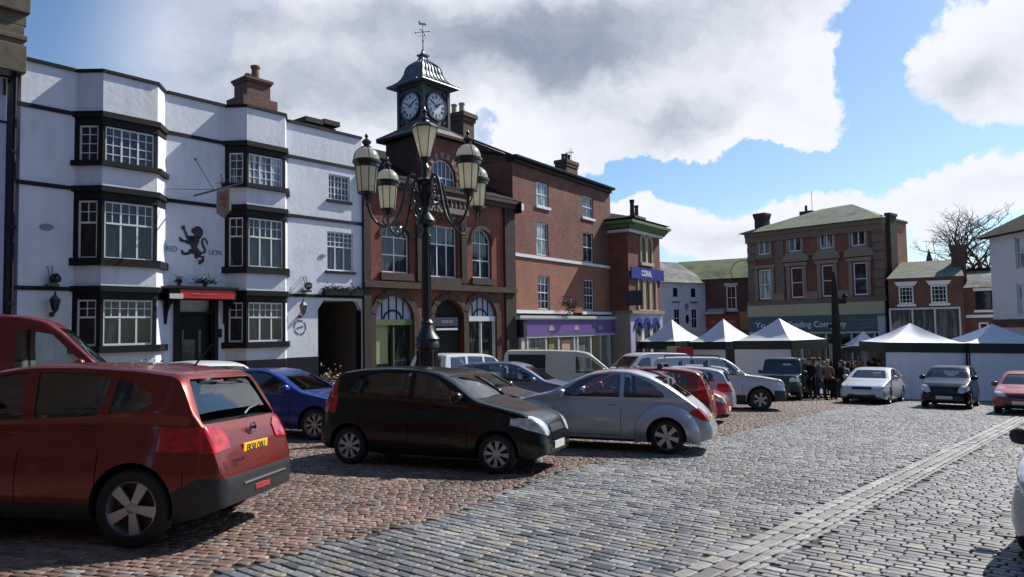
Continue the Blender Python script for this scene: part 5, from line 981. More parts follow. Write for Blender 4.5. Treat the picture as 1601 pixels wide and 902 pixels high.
class Car:
    def __init__(c,sp):
        c.sp=sp; L,W=sp['L'],sp['W']; c.L=L; c.W=W; c.hw=W/2
        xs,zs=zip(*sp['top']); c.top=sm(xs,zs,L,sp.get('sm',.06)); xs,zs=zip(*sp['belt']); c.beltf=sm(xs,zs,L,.1); c.H=max(z for _,z in sp['top'])
        c.tum=sp.get('tum',.22); c.axf=sp['fo']; c.axr=sp['fo']+sp['wb']; c.R=sp['R']
    def width(c,s):
        sp=c.sp; f=np.clip(s/sp.get('sf',.75),0,1); r=np.clip((c.L-s)/sp.get('sr',.6),0,1); wf,wr=sp.get('wf',.74),sp.get('wr',.80)
        a=wf+(1-wf)*(1-(1-f)**sp.get('pf',2.6))**(1/2.2); b=wr+(1-wr)*(1-(1-r)**2.8)**(1/2.2); return c.hw*a*b
    def yz(c,s,z,W=None):
        """half width at station s, height z"""
        W=c.width(s) if W is None else W; b=c.beltf(s); lo=.2
        t=np.clip((z-lo)/(b-lo),0,1); low=W*(.925+.075*np.sin(PI*np.clip(t*1.15+.02,0,1))**.7-.02*t**3)
        up=W*(.965-.02)-c.hw*c.tum*np.clip((z-b),0,2)/max(.2,(c.H-1.0))*1.0
        y=np.where(z<=b,low,np.minimum(up,W*.95)); k=np.clip((z-b)/.04,0,1); y=np.where(z>b,low*(1-k)+up*k,y)
        fl=c.sp.get('flare',0)
        if fl:
            for ax in (c.axf,c.axr):
                d=np.hypot(s-ax,(z-c.R)); y=y+fl*np.clip((c.R+.25-d)/.045,0,1)*np.where(z<b+.1,1,0)
        return y
    def loft(c,e=0.0,s0=None,s1=None,floor=None,mi=0,cab=False):
        sp=c.sp; L=c.L
        st=dens(L,sp.get('n',58),[]) if s0 is None else np.linspace(s0,s1,36)
        NA,NB_,NC,ND=3,9,7,8; rings=[]
        for s in st:
            if s0 is None: zt=float(c.top(s))
            else: zt=float(min(c.top(s+d) for d in np.linspace(-abs(e)*1.3,abs(e)*1.3,5)))+e
            if s0 is not None and e==0: zt=float(c.top(s))
            W=float(c.width(s)); b=float(c.beltf(s)); lo=sp.get('lo',.2)+ .10*max(0,1-s/.5)**2+.12*max(0,1-(L-s)/.45)**2
            if floor is not None: lo=floor
            drop=sp.get('drop',.07)*(.55+.45*min(1,max(0,(zt-b)/.35)))
            zs=min(b,zt-drop-.03); zs=max(zs,lo+.06); zedge=max(zt-drop,zs+.02); ztt=max(zt,zedge+.01)
            P=[]
            def Y(z): return max(.05,float(c.yz(s,z,W))+e)
            yb=Y(lo)
            for i in range(NA): P.append((yb*.9*i/NA,lo))
            for i in range(NB_): z=lo+(zs-lo)*i/NB_; P.append((Y(z),z))
            for i in range(NC): z=zs+(zedge-zs)*i/NC; P.append((Y(z),z))
            ye=Y(zedge)
            for i in range(ND+1):
                a=PI/2*i/ND; yy=ye*math.cos(a)**.62 if i<ND else 0; P.append((yy,zedge+(ztt-zedge)*math.sin(a)**.75))
            full=P+[(-y,z) for y,z in P[-2:0:-1]]; rings.append([(L/2-s,y,z) for y,z in full])
        n=len(rings[0]); mb=MB(); vs=[p for r in rings for p in r]; fs=[]
        for j in range(len(rings)-1):
            for i in range(n): fs.append(((j+1)*n+i,(j+1)*n+(i+1)%n,j*n+(i+1)%n,j*n+i)[::-1])
        fs.append(tuple(range(n-1,-1,-1))[::-1]); fs.append(tuple(range((len(rings)-1)*n,len(rings)*n))[::-1])
        mb.add(vs,fs); return mb,st,n,(NA,NB_,NC,ND)
def tmpobj(mb,mats):
    me=bpy.data.meshes.new('t'); me.from_pydata([tuple(p) for p in mb.v],[],mb.f)
    for m in mats: me.materials.append(m)
    bm=bmesh.new(); bm.from_mesh(me); bmesh.ops.recalc_face_normals(bm,faces=bm.faces); bm.to_mesh(me); bm.free()
    o=bpy.data.objects.new('t',me); C.objects.link(o); return o
def boolop(base,cutters,op='DIFFERENCE'):
    for k in cutters:
        m=base.modifiers.new('b','BOOLEAN'); m.object=k; m.operation=op; m.solver='EXACT'
        try: m.material_mode='TRANSFER'
        except Exception: pass
    dg=bpy.context.evaluated_depsgraph_get(); me=bpy.data.meshes.new_from_object(base.evaluated_get(dg)); base.modifiers.clear(); return me
def kill(*os):
    for o in os:
        me=o.data; bpy.data.objects.remove(o); bpy.data.meshes.remove(me)
def wheelmesh(R,rim,w,kind,seed=0):
    t=MB(); n=36
    prof=[(rim*.98,-w/2+.02),(rim*1.04,-w/2),(R-.03,-w/2+.005),(R-.006,-w/2+.03),(R,-w/4),(R,w/4),(R-.006,w/2-.03),(R-.03,w/2-.005),(rim*1.04,w/2),(rim*.98,w/2-.02)]
    t.T=Matrix.Rotation(PI/2,4,'X'); t.lathe(prof,n=n,cap=False); t.lathe([(rim*.98,-w/2+.02),(rim*.98,w/2-.02)][::-1],n=n,cap=False)
    q=MB(); q.T=Matrix.Rotation(PI/2,4,'X'); yo=w/2-.025  # outer face towards +local z -> -y
    N=36
    # rim lip
    q.lathe([(rim*.99,yo-.10),(rim*1.0,yo+.006),(rim*.955,yo+.012),(rim*.90,yo-.03),(rim*.9,yo-.10)],n=N,cap=False)
    if kind=='cap8':
        for i in range(8):
            a=2*PI*i/8; aw=.30
            q.prism([(rim*.22*math.cos(a-.3),rim*.22*math.sin(a-.3)),(rim*.93*math.cos(a-aw*.62),rim*.93*math.sin(a-aw*.62)),(rim*.93*math.cos(a+aw*.62),rim*.93*math.sin(a+aw*.62)),(rim*.22*math.cos(a+.3),rim*.22*math.sin(a+.3))],yo-.02,yo+.002,'z')
        q.lathe([(rim*.30,yo-.02),(rim*.30,yo+.010),(rim*.2,yo+.016),(.01,yo+.018)],n=20)
    else:
        ns={'s5':5,'s6':6,'s7':7,'m8':8,'s10':10}[kind]; wd={'s5':.17,'s6':.16,'s7':.12,'m8':.07,'s10':.06}[kind]
        for i in range(ns):
            a=2*PI*i/ns+.3; d=Vector((math.cos(a),math.sin(a),0)); nn=Vector((-d.y,d.x,0)); 
            pr=[d*rim*.14+nn*rim*wd*.75,d*rim*.14-nn*rim*wd*.75,d*rim*.93-nn*rim*wd*(1.25 if ns<7 else 1),d*rim*.93+nn*rim*wd*(1.25 if ns<7 else 1)]
            q.prism([(p.x,p.y) for p in pr],yo-.035,yo-.004,'z')
            if kind=='m8':
                for s_ in (-1,1):
                    a2=a+s_*.26; d2=Vector((math.cos(a2),math.sin(a2),0)); b0=d*rim*.45; e0=d2*rim*.92; m_=Vector((-(e0-b0).y,(e0-b0).x,0)).normalized()*rim*.03; q.prism([((b0+m_).x,(b0+m_).y),((b0-m_).x,(b0-m_).y),((e0-m_).x,(e0-m_).y),((e0+m_).x,(e0+m_).y)],yo-.03,yo-.006,'z')
        q.lathe([(rim*.2,yo-.03),(rim*.2,yo),(rim*.12,yo+.006),(.01,yo+.007)],n=16)
    bk=MB(); bk.T=q.T; bk.lathe([(rim*.97,yo-.09),(rim*.97,yo-.08)],n=28)
    return t,q,bk
def make_car(name,label,cat,sp,paint,pos=None,head=0,group='cars parked on the cobbles',lod=0):
    """pos: world xy of the car centre; head: direction the front points (degrees, math)"""
    c=Car(sp); L,hw,H=c.L,c.hw,c.H; X=lambda s:L/2-s
    x,y=pos; root=empty(name,(x,y,gz(x,y)+.022),0,label,cat,group)
    f=Vector((math.cos(math.radians(head)),math.sin(math.radians(head)),0)); f=(f-GN*f.dot(GN)).normalized(); l=GN.cross(f)
    root.rotation_mode='QUATERNION'; root.rotation_quaternion=Matrix((f,l,GN)).transposed().to_quaternion()
    base,st,n,G=c.loft(); bo=tmpobj(base,[paint,TRIM]); cut=[]
    # wheel arches
    for ax in (c.axf,c.axr):
        for s_ in (-1,1):
            q=MB(); q.T=Matrix.Translation((X(ax),0,c.R*1.02)); y0=hw-.30; 
            Ra=c.R+sp.get('gap',.055); N=28; q.prism([(Ra*math.cos(2*PI*i/N),Ra*math.sin(2*PI*i/N)) for i in range(N)],s_*y0,s_*(hw+.2)); cut.append(tmpobj(q,[TRIM]))
    # cabin cavity
    s0,s1=sp['cab']; cv,_,_,_=c.loft(-.055,s0,s1,floor=.38); cut.append(tmpobj(cv,[DARKIN]))
    # side windows
    for poly in sp['dlo']:
        q=MB(); q.prism([(X(s),z) for s,z in poly],-hw-.3,hw+.3); cut.append(tmpobj(q,[TRIM]))
    def fpoly(spec,sa,sb):
        yb,yt,zb,zt=spec; q=MB(); q.prism([(-yb,zb),(-yb*.98,zb-.02),(yb*.98,zb-.02),(yb,zb),(yt,zt-.03),(yt-.04,zt),(-yt+.04,zt),(-yt,zt-.03)],X(sa),X(sb),'x'); return tmpobj(q,[TRIM])
    if sp.get('ws'): cut.append(fpoly(sp['ws'],-.2,sp['wsx']))
    if sp.get('rw'): cut.append(fpoly(sp['rw'],sp['rwx'],L+.2))
    # shut lines
    q=MB()
    for s in sp.get('doors',()):
        zt=float(c.beltf(s))-.0
        for s_ in (-1,1):
            yo=float(c.yz(s,.6)); q.box(X(s)-.005,X(s)+.005,s_*(yo-.035),s_*(yo+.1),.30,zt)
    if q.v: cut.append(tmpobj(q,[TRIM]))
    q=MB(); dr=sp.get('doors',())
    if len(dr)>1:
        for s_ in (-1,1):
            for sa,sb in zip(dr[:-1],dr[1:]):
                sa=max(sa,c.axf+c.R+.12)+.008; sb=min(sb,c.axr-c.R-.12)-.008
                if sb>sa+.1: yo=float(c.yz((sa+sb)/2,.32)); q.box(X(sa),X(sb),s_*(yo-.03),s_*(yo+.1),.295,.305)
            for sv,za,zb_ in ((c.axf-c.R-.10,.34,.62),(c.axr+c.R+.12,.40,.66)): 
                if 0.1<sv<L-.1: yo=float(c.yz(sv,.5)); q.box(X(sv)-.004,X(sv)+.004,s_*(yo-.04),s_*(yo+.12),za,zb_)
    if q.v: cut.append(tmpobj(q,[TRIM]))
    me=boolop(bo,cut); 
    # reject broken boolean
    ok=len(me.polygons)>800
    if not ok or not any(p.material_index==0 for p in me.polygons): print('BOOLEAN FAIL',name,label,len(me.polygons))
    smooth(me,38); body=bpy.data.objects.new('body',me); C.objects.link(body); body.parent=root; kill(bo,*cut)
    # glass: inner skin split in parts
    gm,st2,n2,(NA,NB_,NC,ND)=c.loft(-.012,max(.02,s0-.25),min(L-.015,s1+.16),floor=.5)
    sec=[]; half=NA+NB_+NC+ND; tot=n2
    def grp(i): # ring index of a face -> zone
        j=i if i<half else tot-1-i
        return 'low' if j<NA+NB_-1 else ('side' if j<NA+NB_+NC-1+1 else 'top')
    ns_=len(st2); parts={}
    for fi,f_ in enumerate(gm.f[:(ns_-1)*tot]):
        j=fi//tot; i=fi%tot; g=grp(i); s=st2[j]
        if g=='low': continue
        if g=='side': key=('side_window',0 if i<half else 1)
        elif s<sp['wsx']+.12: key=('windscreen',0)
        elif sp.get('rw') and s>sp['rwx']-.12: key=('rear_window',0)
        else: continue
        parts.setdefault(key,[]).append(f_)
    for (nm,_),fl in parts.items():
        used=sorted({i for f_ in fl for i in f_}); mp={u:k for k,u in enumerate(used)}; q=MB(); V_=[Vector(gm.v[u]) for u in used]; FF=[[mp[i] for i in f_] for f_ in fl]; tot_=0
        for f_ in FF:
            a_=(V_[f_[2]]-V_[f_[0]]).cross(V_[f_[3]]-V_[f_[1]]) if len(f_)>3 else (V_[f_[1]]-V_[f_[0]]).cross(V_[f_[2]]-V_[f_[0]]); cc_=sum((V_[i] for i in f_),Vector())/len(f_); tot_+=a_.dot(cc_-Vector((0,0,.7)))
        if tot_<0: FF=[f_[::-1] for f_ in FF]
        q.add(V_,FF); q.build(nm,GLS_CAR,root,60)
    # skin parts
    b0,_,_,_=c.loft(); base0=tmpobj(b0,[TRIM]); bmB=bmesh.new(); bmB.from_mesh(base0.data); bmB.normal_update(); bv=BVHTree.FromBMesh(bmB)
    arches=[]
    for ax in (c.axf,c.axr):
        for s_ in (-1,1):
            q=MB(); q.T=Matrix.Translation((X(ax),0,c.R*1.02)); Ra=c.R+sp.get('gap',.055)+.002; q.prism([(Ra*math.cos(2*PI*i/28),Ra*math.sin(2*PI*i/28)) for i in range(28)],s_*(hw-.32),s_*(hw+.22)); arches.append(tmpobj(q,[TRIM]))
    def skin(nm,mat,e,polys,parent=None,ang=38,archcut=False):
        """part = the body surface inside the cutter, raised by e, with a turned-in rim"""
        out=[]
        for q in polys:
            o=tmpobj(q,[mat])
            m_=o.modifiers.new('b','BOOLEAN'); m_.object=base0; m_.operation='INTERSECT'; m_.solver='EXACT'
            me=boolop(o,arches if archcut else [],'DIFFERENCE'); kill(o); b2=bmesh.new(); b2.from_mesh(me); b2.normal_update(); dl=[]
            for f_ in b2.faces:
                h=bv.find_nearest(f_.calc_center_median())
                if h[0] is None or h[3]>.004 or h[1].dot(f_.normal)<.5: dl.append(f_)
            bmesh.ops.delete(b2,geom=dl,context='FACES')
            nv={}
            for v in b2.verts: nv[v.index]=bv.find_nearest(v.co)[1].copy()
            b2.verts.ensure_lookup_table()
            for v in b2.verts: v.co+=nv[v.index]*e
            be=[x for x in b2.edges if x.is_boundary]; g=bmesh.ops.extrude_edge_only(b2,edges=be)
            for v in [x for x in g['geom'] if isinstance(x,bmesh.types.BMVert)]: v.co-=bv.find_nearest(v.co)[1]*(e+.012)
            for f_ in b2.faces: f_.material_index=0
            bmesh.ops.recalc_face_normals(b2,faces=b2.faces) if False else None
            me.materials.clear(); me.materials.append(mat); b2.to_mesh(me); b2.free()
            if len(me.polygons)==0: print('empty skin',nm,label); continue
            smooth(me,ang); o=bpy.data.objects.new(nm,me); C.objects.link(o); o.parent=parent or root; out.append(o)
        return out
    def front(poly,sa,sb,mirror=True):
        r=[]
        for m_ in ((1,-1) if mirror else (1,)):
            q=MB(); q.prism([(m_*y_,z_) for y_,z_ in poly],X(sa),X(sb),'x'); r.append(q)
        return r
    def sidep(poly,y0=-2,y1=2):
        q=MB(); q.prism([(X(s_),z_) for s_,z_ in poly],y0,y1); return [q]
    for nm,mat,kind,e,poly,a,b in sp.get('skins',()):
        if kind=='f': skin(nm,mat,e,front(poly,a,b))
        elif kind=='fc': skin(nm,mat,e,front(poly,a,b,False))
        elif kind=='s': skin(nm,mat,e,sidep(poly),archcut=True)
        elif kind=='s2': skin(nm,mat,e,[sidep(poly,.35,2)[0],sidep(poly,-2,-.35)[0]],archcut=True)
    kill(base0,*arches); bmB.free()
    # pillars over the glass
    for s,wd in sp.get('pillars',()):
        for s_ in (-1,1):
            q=MB(); z0=float(c.beltf(s))-.02; z1=float(c.top(s))-.06; lean=sp.get('plean',.10); pts=[]
            for k in range(5):
                z=z0+(z1-z0)*k/4; ss=s-lean*0+lean*(k/4-.5); yy=float(c.yz(ss,z))-.004; pts.append((ss,yy,z))
            for k in range(4):
                (a,ya,za),(b,yb_,zb_)=pts[k],pts[k+1]
                A=[(X(a-wd),s_*ya,za),(X(a+wd),s_*ya,za),(X(b+wd),s_*yb_,zb_),(X(b-wd),s_*yb_,zb_)]; B=[(p[0],p[1]-s_*.03,p[2]) for p in A]; q.add(A+B,[(0,1,2,3),(7,6,5,4),(0,4,5,1),(1,5,6,2),(2,6,7,3),(3,7,4,0)])
            q.build('door_pillar',TRIM if not sp.get('bodypillar') else paint,root,None)
    # wheels
    R=c.R; rim=sp.get('rim',R*.66); t,q,bk=wheelmesh(R,rim,.2,sp.get('wk','s5')); tm=t.mesh('wheel',RUB,40); rm=q.mesh('rim',sp.get('rimmat',CHR),30); bm_=bk.mesh('brake_disc',simple('brake_dark',(.03,.03,.03),.6),None)
    for ax in (c.axf,c.axr):
        for s_ in (-1,1):
            w=bpy.data.objects.new('wheel',tm); C.objects.link(w); w.parent=root; w.location=(X(ax),s_*(hw-.115),R-.006); w.rotation_euler=(0,random.uniform(0,6),0 if s_<0 else PI)
            for nm,mm in (('rim',rm),('brake_disc',bm_)):
                o=bpy.data.objects.new(nm,mm); C.objects.link(o); o.parent=w
    for ax in (c.axf,c.axr):
        for s_ in (-1,1):
            q=MB(); Ra=c.R+sp.get('gap',.055)+.004; N=14; ya=hw-.31; yb=min(float(c.yz(ax,.6)),float(c.yz(ax,.72)))-.02; cz=c.R*1.02
            P=[(X(ax)+Ra*math.cos(PI*i/N),cz+Ra*math.sin(PI*i/N)) for i in range(N+1)]; Q=[(X(ax)+(Ra+.015)*math.cos(PI*i/N),cz+(Ra+.015)*math.sin(PI*i/N)) for i in range(N+1)]
            for i in range(N): q.prism([P[i],P[i+1],Q[i+1],Q[i]],s_*ya,s_*yb)
            q.prism(P,s_*(ya-.01),s_*ya); q.build('wheel_arch_liner',TRIM,root,None)
    if sp.get('wings'):
        for ax in (c.axf,c.axr):
            for s_ in (-1,1):
                q=MB(); NA_=26; NT=9; Rin=c.R+.045; Ro=sp['wings']; G_=[]
                for i in range(NA_+1):
                    a=math.radians(-14)+math.radians(208)*i/NA_; row=[]
                    k_=min(1,min(i,NA_-i)/4+.25)
                    for j in range(NT+1):
                        t=j/NT; r=Rin+Ro*t; ss=ax+r*math.cos(a); z=c.R+r*math.sin(a); ss=min(max(ss,.06),L-.06); yb=float(c.yz(ss,max(z,.2)))-.02
                        row.append((X(ss),s_*(yb+.03+.115*k_*math.cos(t*PI/2)**.55 if t<1 else yb-.01),z))
                    row=[(row[0][0],s_*(abs(row[0][1])-.12),row[0][2])]+row; G_.append(row)
                for i in range(NA_):
                    for j in range(NT+1):
                        f4=[G_[i][j],G_[i+1][j],G_[i+1][j+1],G_[i][j+1]]; 
                        q.quad(*(f4 if s_>0 else f4[::-1]))
                me_=q.mesh('wing',paint,None); bw=bmesh.new(); bw.from_mesh(me_); bmesh.ops.remove_doubles(bw,verts=bw.verts,dist=.0005); bw.to_mesh(me_); bw.free(); smooth(me_,50); o=bpy.data.objects.new('wing',me_); C.objects.link(o); o.parent=root
    # under body filler
    q=MB(); q.box(X(c.axr+.2),X(c.axf-.2),-hw*.75,hw*.75,.18,.40); q.build('underbody',TRIM,root,None)
    # mirrors
    sx=sp['mir'][0]; mz=sp['mir'][1]; yo=float(c.yz(sx,mz))
    for s_ in (-1,1):
        q=MB(); q.T=Matrix.Translation((X(sx),s_*(yo+.11),mz)); q.lathe([(.03,-.08),(.075,-.06),(.09,0),(.08,.055),(.03,.085)],n=12,sx=.8,sy=1.25); q.T=None; q.box(X(sx)-.03,X(sx)+.03,s_*(yo-.03),s_*(yo+.06),mz-.06,mz-.02); mo=q.build('wing_mirror',sp.get('mirmat',paint),root,50)
        q=MB(); q.box(X(sx)-.085,X(sx)-.07,s_*(yo+.03),s_*(yo+.19),mz-.05,mz+.055); q.build('mirror_glass',MIR,mo,None)
    # handles
    for (s,z) in sp.get('handles',()):
        for s_ in (-1,1):
            yo=float(c.yz(s,z)); q=MB(); q.tube([(X(s)-.09,s_*(yo-.01),z),(X(s)-.07,s_*(yo+.025),z),(X(s)+.07,s_*(yo+.025),z),(X(s)+.09,s_*(yo-.01),z)],.013,6); q.build('door_handle',sp.get('hmat',paint),root)
    # seats, dash, wheel
    if lod<2:
        zs=sp.get('seatz',.55); zt=c.H-.36; s1_=sp['mir'][0]+.85
        for (ss,w,yy) in ((s1_,.46,-.36),(s1_,.46,.36),(s1_+.85,1.15,0)):
            if ss>sp['cab'][1]-.4: continue
            q=MB(); q.box(X(ss)-.1,X(ss)+.42,yy-w/2,yy+w/2,.35,zs); q.prism([(X(ss)-.12,zs-.1),(X(ss)+.02,zs-.1),(X(ss)-.08,zt),(X(ss)-.19,zt)],yy-w/2,yy+w/2)
            for hy in ((yy,) if w<1 else (yy-.35,yy+.35)): q.box(X(ss)-.21,X(ss)-.12,hy-.12,hy+.12,zt,zt+.19)
            q.build('seat',SEAT,root,None,bev=.03)
        s_d=sp['mir'][0]+.05; zd=float(c.beltf(s_d))-.03; q=MB(); q.box(X(s_d+.25),X(s_d-.45),-hw+.16,hw-.16,.45,zd-.08); q.build('dashboard',DARKIN,root,None,bev=.04)
        q=MB(); q.T=Matrix.Translation((X(s_d+.38),-.36,zd-.04))@Matrix.Rotation(math.radians(-65),4,'Y'); q.tube([(.18*math.cos(k*PI/10),.18*math.sin(k*PI/10),0) for k in range(21)],.016,6); q.box(-.17,.17,-.02,.02,-.02,.01); q.build('steering_wheel',DARKIN,root)
    # plates
    zpf,zpr=sp.get('plz',(.45,.75))
    def plate(front_,z,txt,mat):
        s_=0.0
        ss=np.linspace(0,.6,60) if front_ else np.linspace(L,L-.6,60)
        sx_=next((s for s in ss if float(c.top(s))>z+.02),0.05)
        o=MB(); xx=X(sx_)+(.012 if front_ else -.012); o.box(xx-.008,xx+.008,-.26,.26,z-.056,z+.056); p=o.build('number_plate',mat,root,None,bev=.004)
        if txt:
            text('plate_characters',txt,.088,PLT,p,(xx+(.009 if front_ else -.009),0,z),rot=(PI/2,0,PI/2 if front_ else -PI/2),ext=.001,bold=.002,sx=1.0)
        return p
    tx=sp.get('txt'); 
    if sp.get('pf_',1): plate(True,zpf,tx,PLW)
    plate(False,zpr,tx,PLY)
    return root,c
def scl(sp,L,W,H):
    """stretch a base shape to other proportions"""
    import copy
    o=dict(sp); kx=L/sp['L']; H0=max(z for _,z in sp['top']); kz=H/H0; ky=W/sp['W']; f=lambda l:[(a*kx,b*kz) for a,b in l]
    o['L']=L; o['W']=W
    for k in ('top','belt'): o[k]=f(sp[k])
    o['dlo']=[f(p) for p in sp['dlo']]
    for k in ('wb','fo'): o[k]=sp[k]*kx
    o['cab']=tuple(s*kx for s in sp['cab']); o['wsx']=sp['wsx']*kx
    for k in ('ws','rw'):
        if sp.get(k): a,b,cz,d=sp[k]; o[k]=(a*ky,b*ky,cz*kz,d*kz)
    if sp.get('rwx'): o['rwx']=sp['rwx']*kx
    o['doors']=[s*kx for s in sp.get('doors',())]; o['pillars']=[(s*kx,w) for s,w in sp.get('pillars',())]; o['mir']=(sp['mir'][0]*kx,sp['mir'][1]*kz); o['handles']=f(sp.get('handles',()))
    sk=[]
    for nm,mat,kd,e,poly,a,b in sp.get('skins',()):
        if kd[0]=='f': sk.append((nm,mat,kd,e,[(p*ky,q*kz) for p,q in poly],a*kx,b*kx))
        else: sk.append((nm,mat,kd,e,f(poly),a,b))
    o['skins']=sk; o['plz']=tuple(z*kz for z in sp.get('plz',(.45,.75))); return o
HATCH=dict(L=3.75,W=1.69,wb=2.46,fo=.72,R=.292,rim=.20,wk='cap8',rimmat=HUBC,H=1.53,sf=.8,sr=.5,wf=.70,wr=.86,
 top=[(0,.50),(.03,.66),(.12,.78),(.35,.90),(.7,.98),(.98,1.04),(1.08,1.07),(1.45,1.32),(1.75,1.465),(2.1,1.52),(2.6,1.53),(3.1,1.50),(3.40,1.45),(3.50,1.38),(3.60,1.10),(3.66,.95),(3.70,.75),(3.75,.55),(3.75,.40)],
 belt=[(0,.62),(.3,.80),(.8,.92),(1.2,.97),(2.2,1.0),(3.2,1.06),(3.75,1.08)],
 dlo=[[(1.22,1.0),(1.28,1.07),(1.80,1.39),(2.0,1.43),(2.12,1.435),(2.12,1.02),(1.9,1.0)],[(2.19,1.025),(2.19,1.435),(2.7,1.43),(2.93,1.39),(3.0,1.07)],[(3.06,1.10),(3.0,1.375),(3.1,1.35),(3.25,1.16),(3.2,1.12)]],
 cab=(1.25,3.46),ws=(.66,.53,1.09,1.43),wsx=1.62,rw=(.56,.50,1.12,1.38),rwx=3.3,doors=(1.18,2.155,3.02),pillars=(),mir=(1.32,1.08),handles=((1.98,.92),(2.9,.97)),seatz=.55,
 plz=(.40,.80),tum=.20,
 skins=[('headlight',HL,'f',.010,[(.44,.60),(.46,.70),(.52,.78),(.60,.83),(.70,.84),(.77,.80),(.80,.73),(.76,.65),(.66,.59),(.54,.56)],-.1,.52),('grille',TRIM,'fc',.006,[(-.36,.60),(.36,.60),(.30,.70),(-.30,.70)],-.1,.3),('air_intake',TRIM,'fc',.006,[(-.45,.24),(.45,.24),(.40,.36),(-.40,.36)],-.1,.3),
  ('tail_light',TL,'f',.008,[(.60,.80),(.62,1.08),(.66,1.30),(.95,1.30),(.95,.78)],3.44,3.9)])
BEETLE=dict(n=70,L=4.08,W=1.60,wb=2.51,fo=.77,R=.312,rim=.225,wk='s6',sf=.95,sr=1.0,wf=.60,wr=.62,sm=.12,wings=.24,gap=.05,
 top=[(0,.42),(.02,.55),(.12,.70),(.35,.86),(.7,.98),(1.02,1.05),(1.12,1.08),(1.5,1.29),(1.85,1.44),(2.25,1.50),(2.6,1.485),(2.95,1.39),(3.25,1.25),(3.55,1.05),(3.8,.86),(3.98,.68),(4.06,.52),(4.08,.42)],
 belt=[(0,.60),(.4,.80),(.9,.93),(1.3,.96),(3.0,.97),(3.5,.96),(4.08,.85)],
 dlo=[[(1.22,.98),(1.32,1.06),(1.62,1.26),(1.9,1.37),(2.2,1.41),(2.42,1.41),(2.42,.985)],[(2.50,.985),(2.50,1.405),(2.7,1.37),(3.0,1.24),(3.22,1.06),(3.24,1.0),(3.15,.985)]],
 cab=(1.3,3.5),ws=(.60,.48,1.10,1.42),wsx=1.75,rw=(.50,.42,1.02,1.36),rwx=2.85,doors=(1.2,2.46),pillars=(),mir=(1.36,1.03),handles=((2.3,.86),),plz=(.42,.62),tum=.24,
 skins=[('headlight',HL,'f',.010,[(.48,.58),(.46,.68),(.50,.76),(.58,.80),(.68,.78),(.74,.70),(.72,.60),(.62,.54)],-.1,.6),('tail_light',TL,'f',.010,[(.52,.64),(.50,.72),(.54,.80),(.62,.84),(.70,.80),(.74,.72),(.70,.62),(.60,.58)],3.5,4.1),
  ('running_board',TRIM,'s2',.006,[(1.25,.16),(1.25,.24),(2.75,.24),(2.75,.16)],0,0)])
CROSS=dict(L=4.31,W=1.80,wb=2.63,fo=.88,R=.345,rim=.240,wk='s5',sf=.8,sr=.85,wf=.72,wr=.74,gap=.045,lo=.24,sm=.09,
 top=[(0,.55),(.04,.80),(.15,.92),(.5,1.01),(1.0,1.10),(1.15,1.14),(1.6,1.40),(1.95,1.545),(2.3,1.60),(2.8,1.61),(3.4,1.585),(3.80,1.54),(3.86,1.47),(3.98,1.24),(4.08,1.07),(4.16,1.0),(4.22,.82),(4.28,.68),(4.31,.60),(4.31,.45)],
 belt=[(0,.72),(.4,.88),(1.0,1.0),(1.5,1.03),(2.6,1.07),(3.4,1.12),(4.31,1.10)],
 dlo=[[(1.30,1.06),(1.42,1.16),(1.95,1.46),(2.15,1.50),(2.30,1.51),(2.38,1.09),(2.2,1.08)],[(2.50,1.10),(2.42,1.515),(2.8,1.515),(3.05,1.50),(3.16,1.48),(3.12,1.13)],[(3.22,1.15),(3.24,1.465),(3.42,1.43),(3.60,1.33),(3.62,1.26),(3.5,1.19)]],
 cab=(1.4,3.84),ws=(.70,.56,1.17,1.51),wsx=1.85,rw=(.74,.62,1.09,1.47),rwx=3.62,doors=(1.28,2.40,3.17),pillars=(),mir=(1.42,1.14),handles=((2.22,.97),(3.02,1.02)),plz=(.50,.80),tum=.23,seatz=.62,
 skins=[('tail_light',TL,'f',.012,[(.50,.84),(.50,.97),(.60,1.03),(1.0,1.07),(1.0,.86),(.8,.82)],3.72,4.4),('bumper_cladding',TRIM,'s',.010,[(3.72,.2),(3.72,.36),(3.9,.50),(4.1,.60),(4.5,.60),(4.5,.2)],0,0),('sill_cladding',TRIM,'s2',.008,[(1.2,.2),(1.2,.36),(3.2,.36),(3.2,.2)],0,0),('front_cladding',TRIM,'s',.010,[(-.2,.2),(-.2,.40),(.45,.38),(.52,.2)],0,0),
  ('headlight',HL,'f',.008,[(.45,.74),(.5,.88),(.9,.96),(.9,.78)],-.1,.6),('grille',TRIM,'fc',.006,[(-.40,.62),(.40,.62),(.36,.80),(-.36,.80)],-.1,.3)])
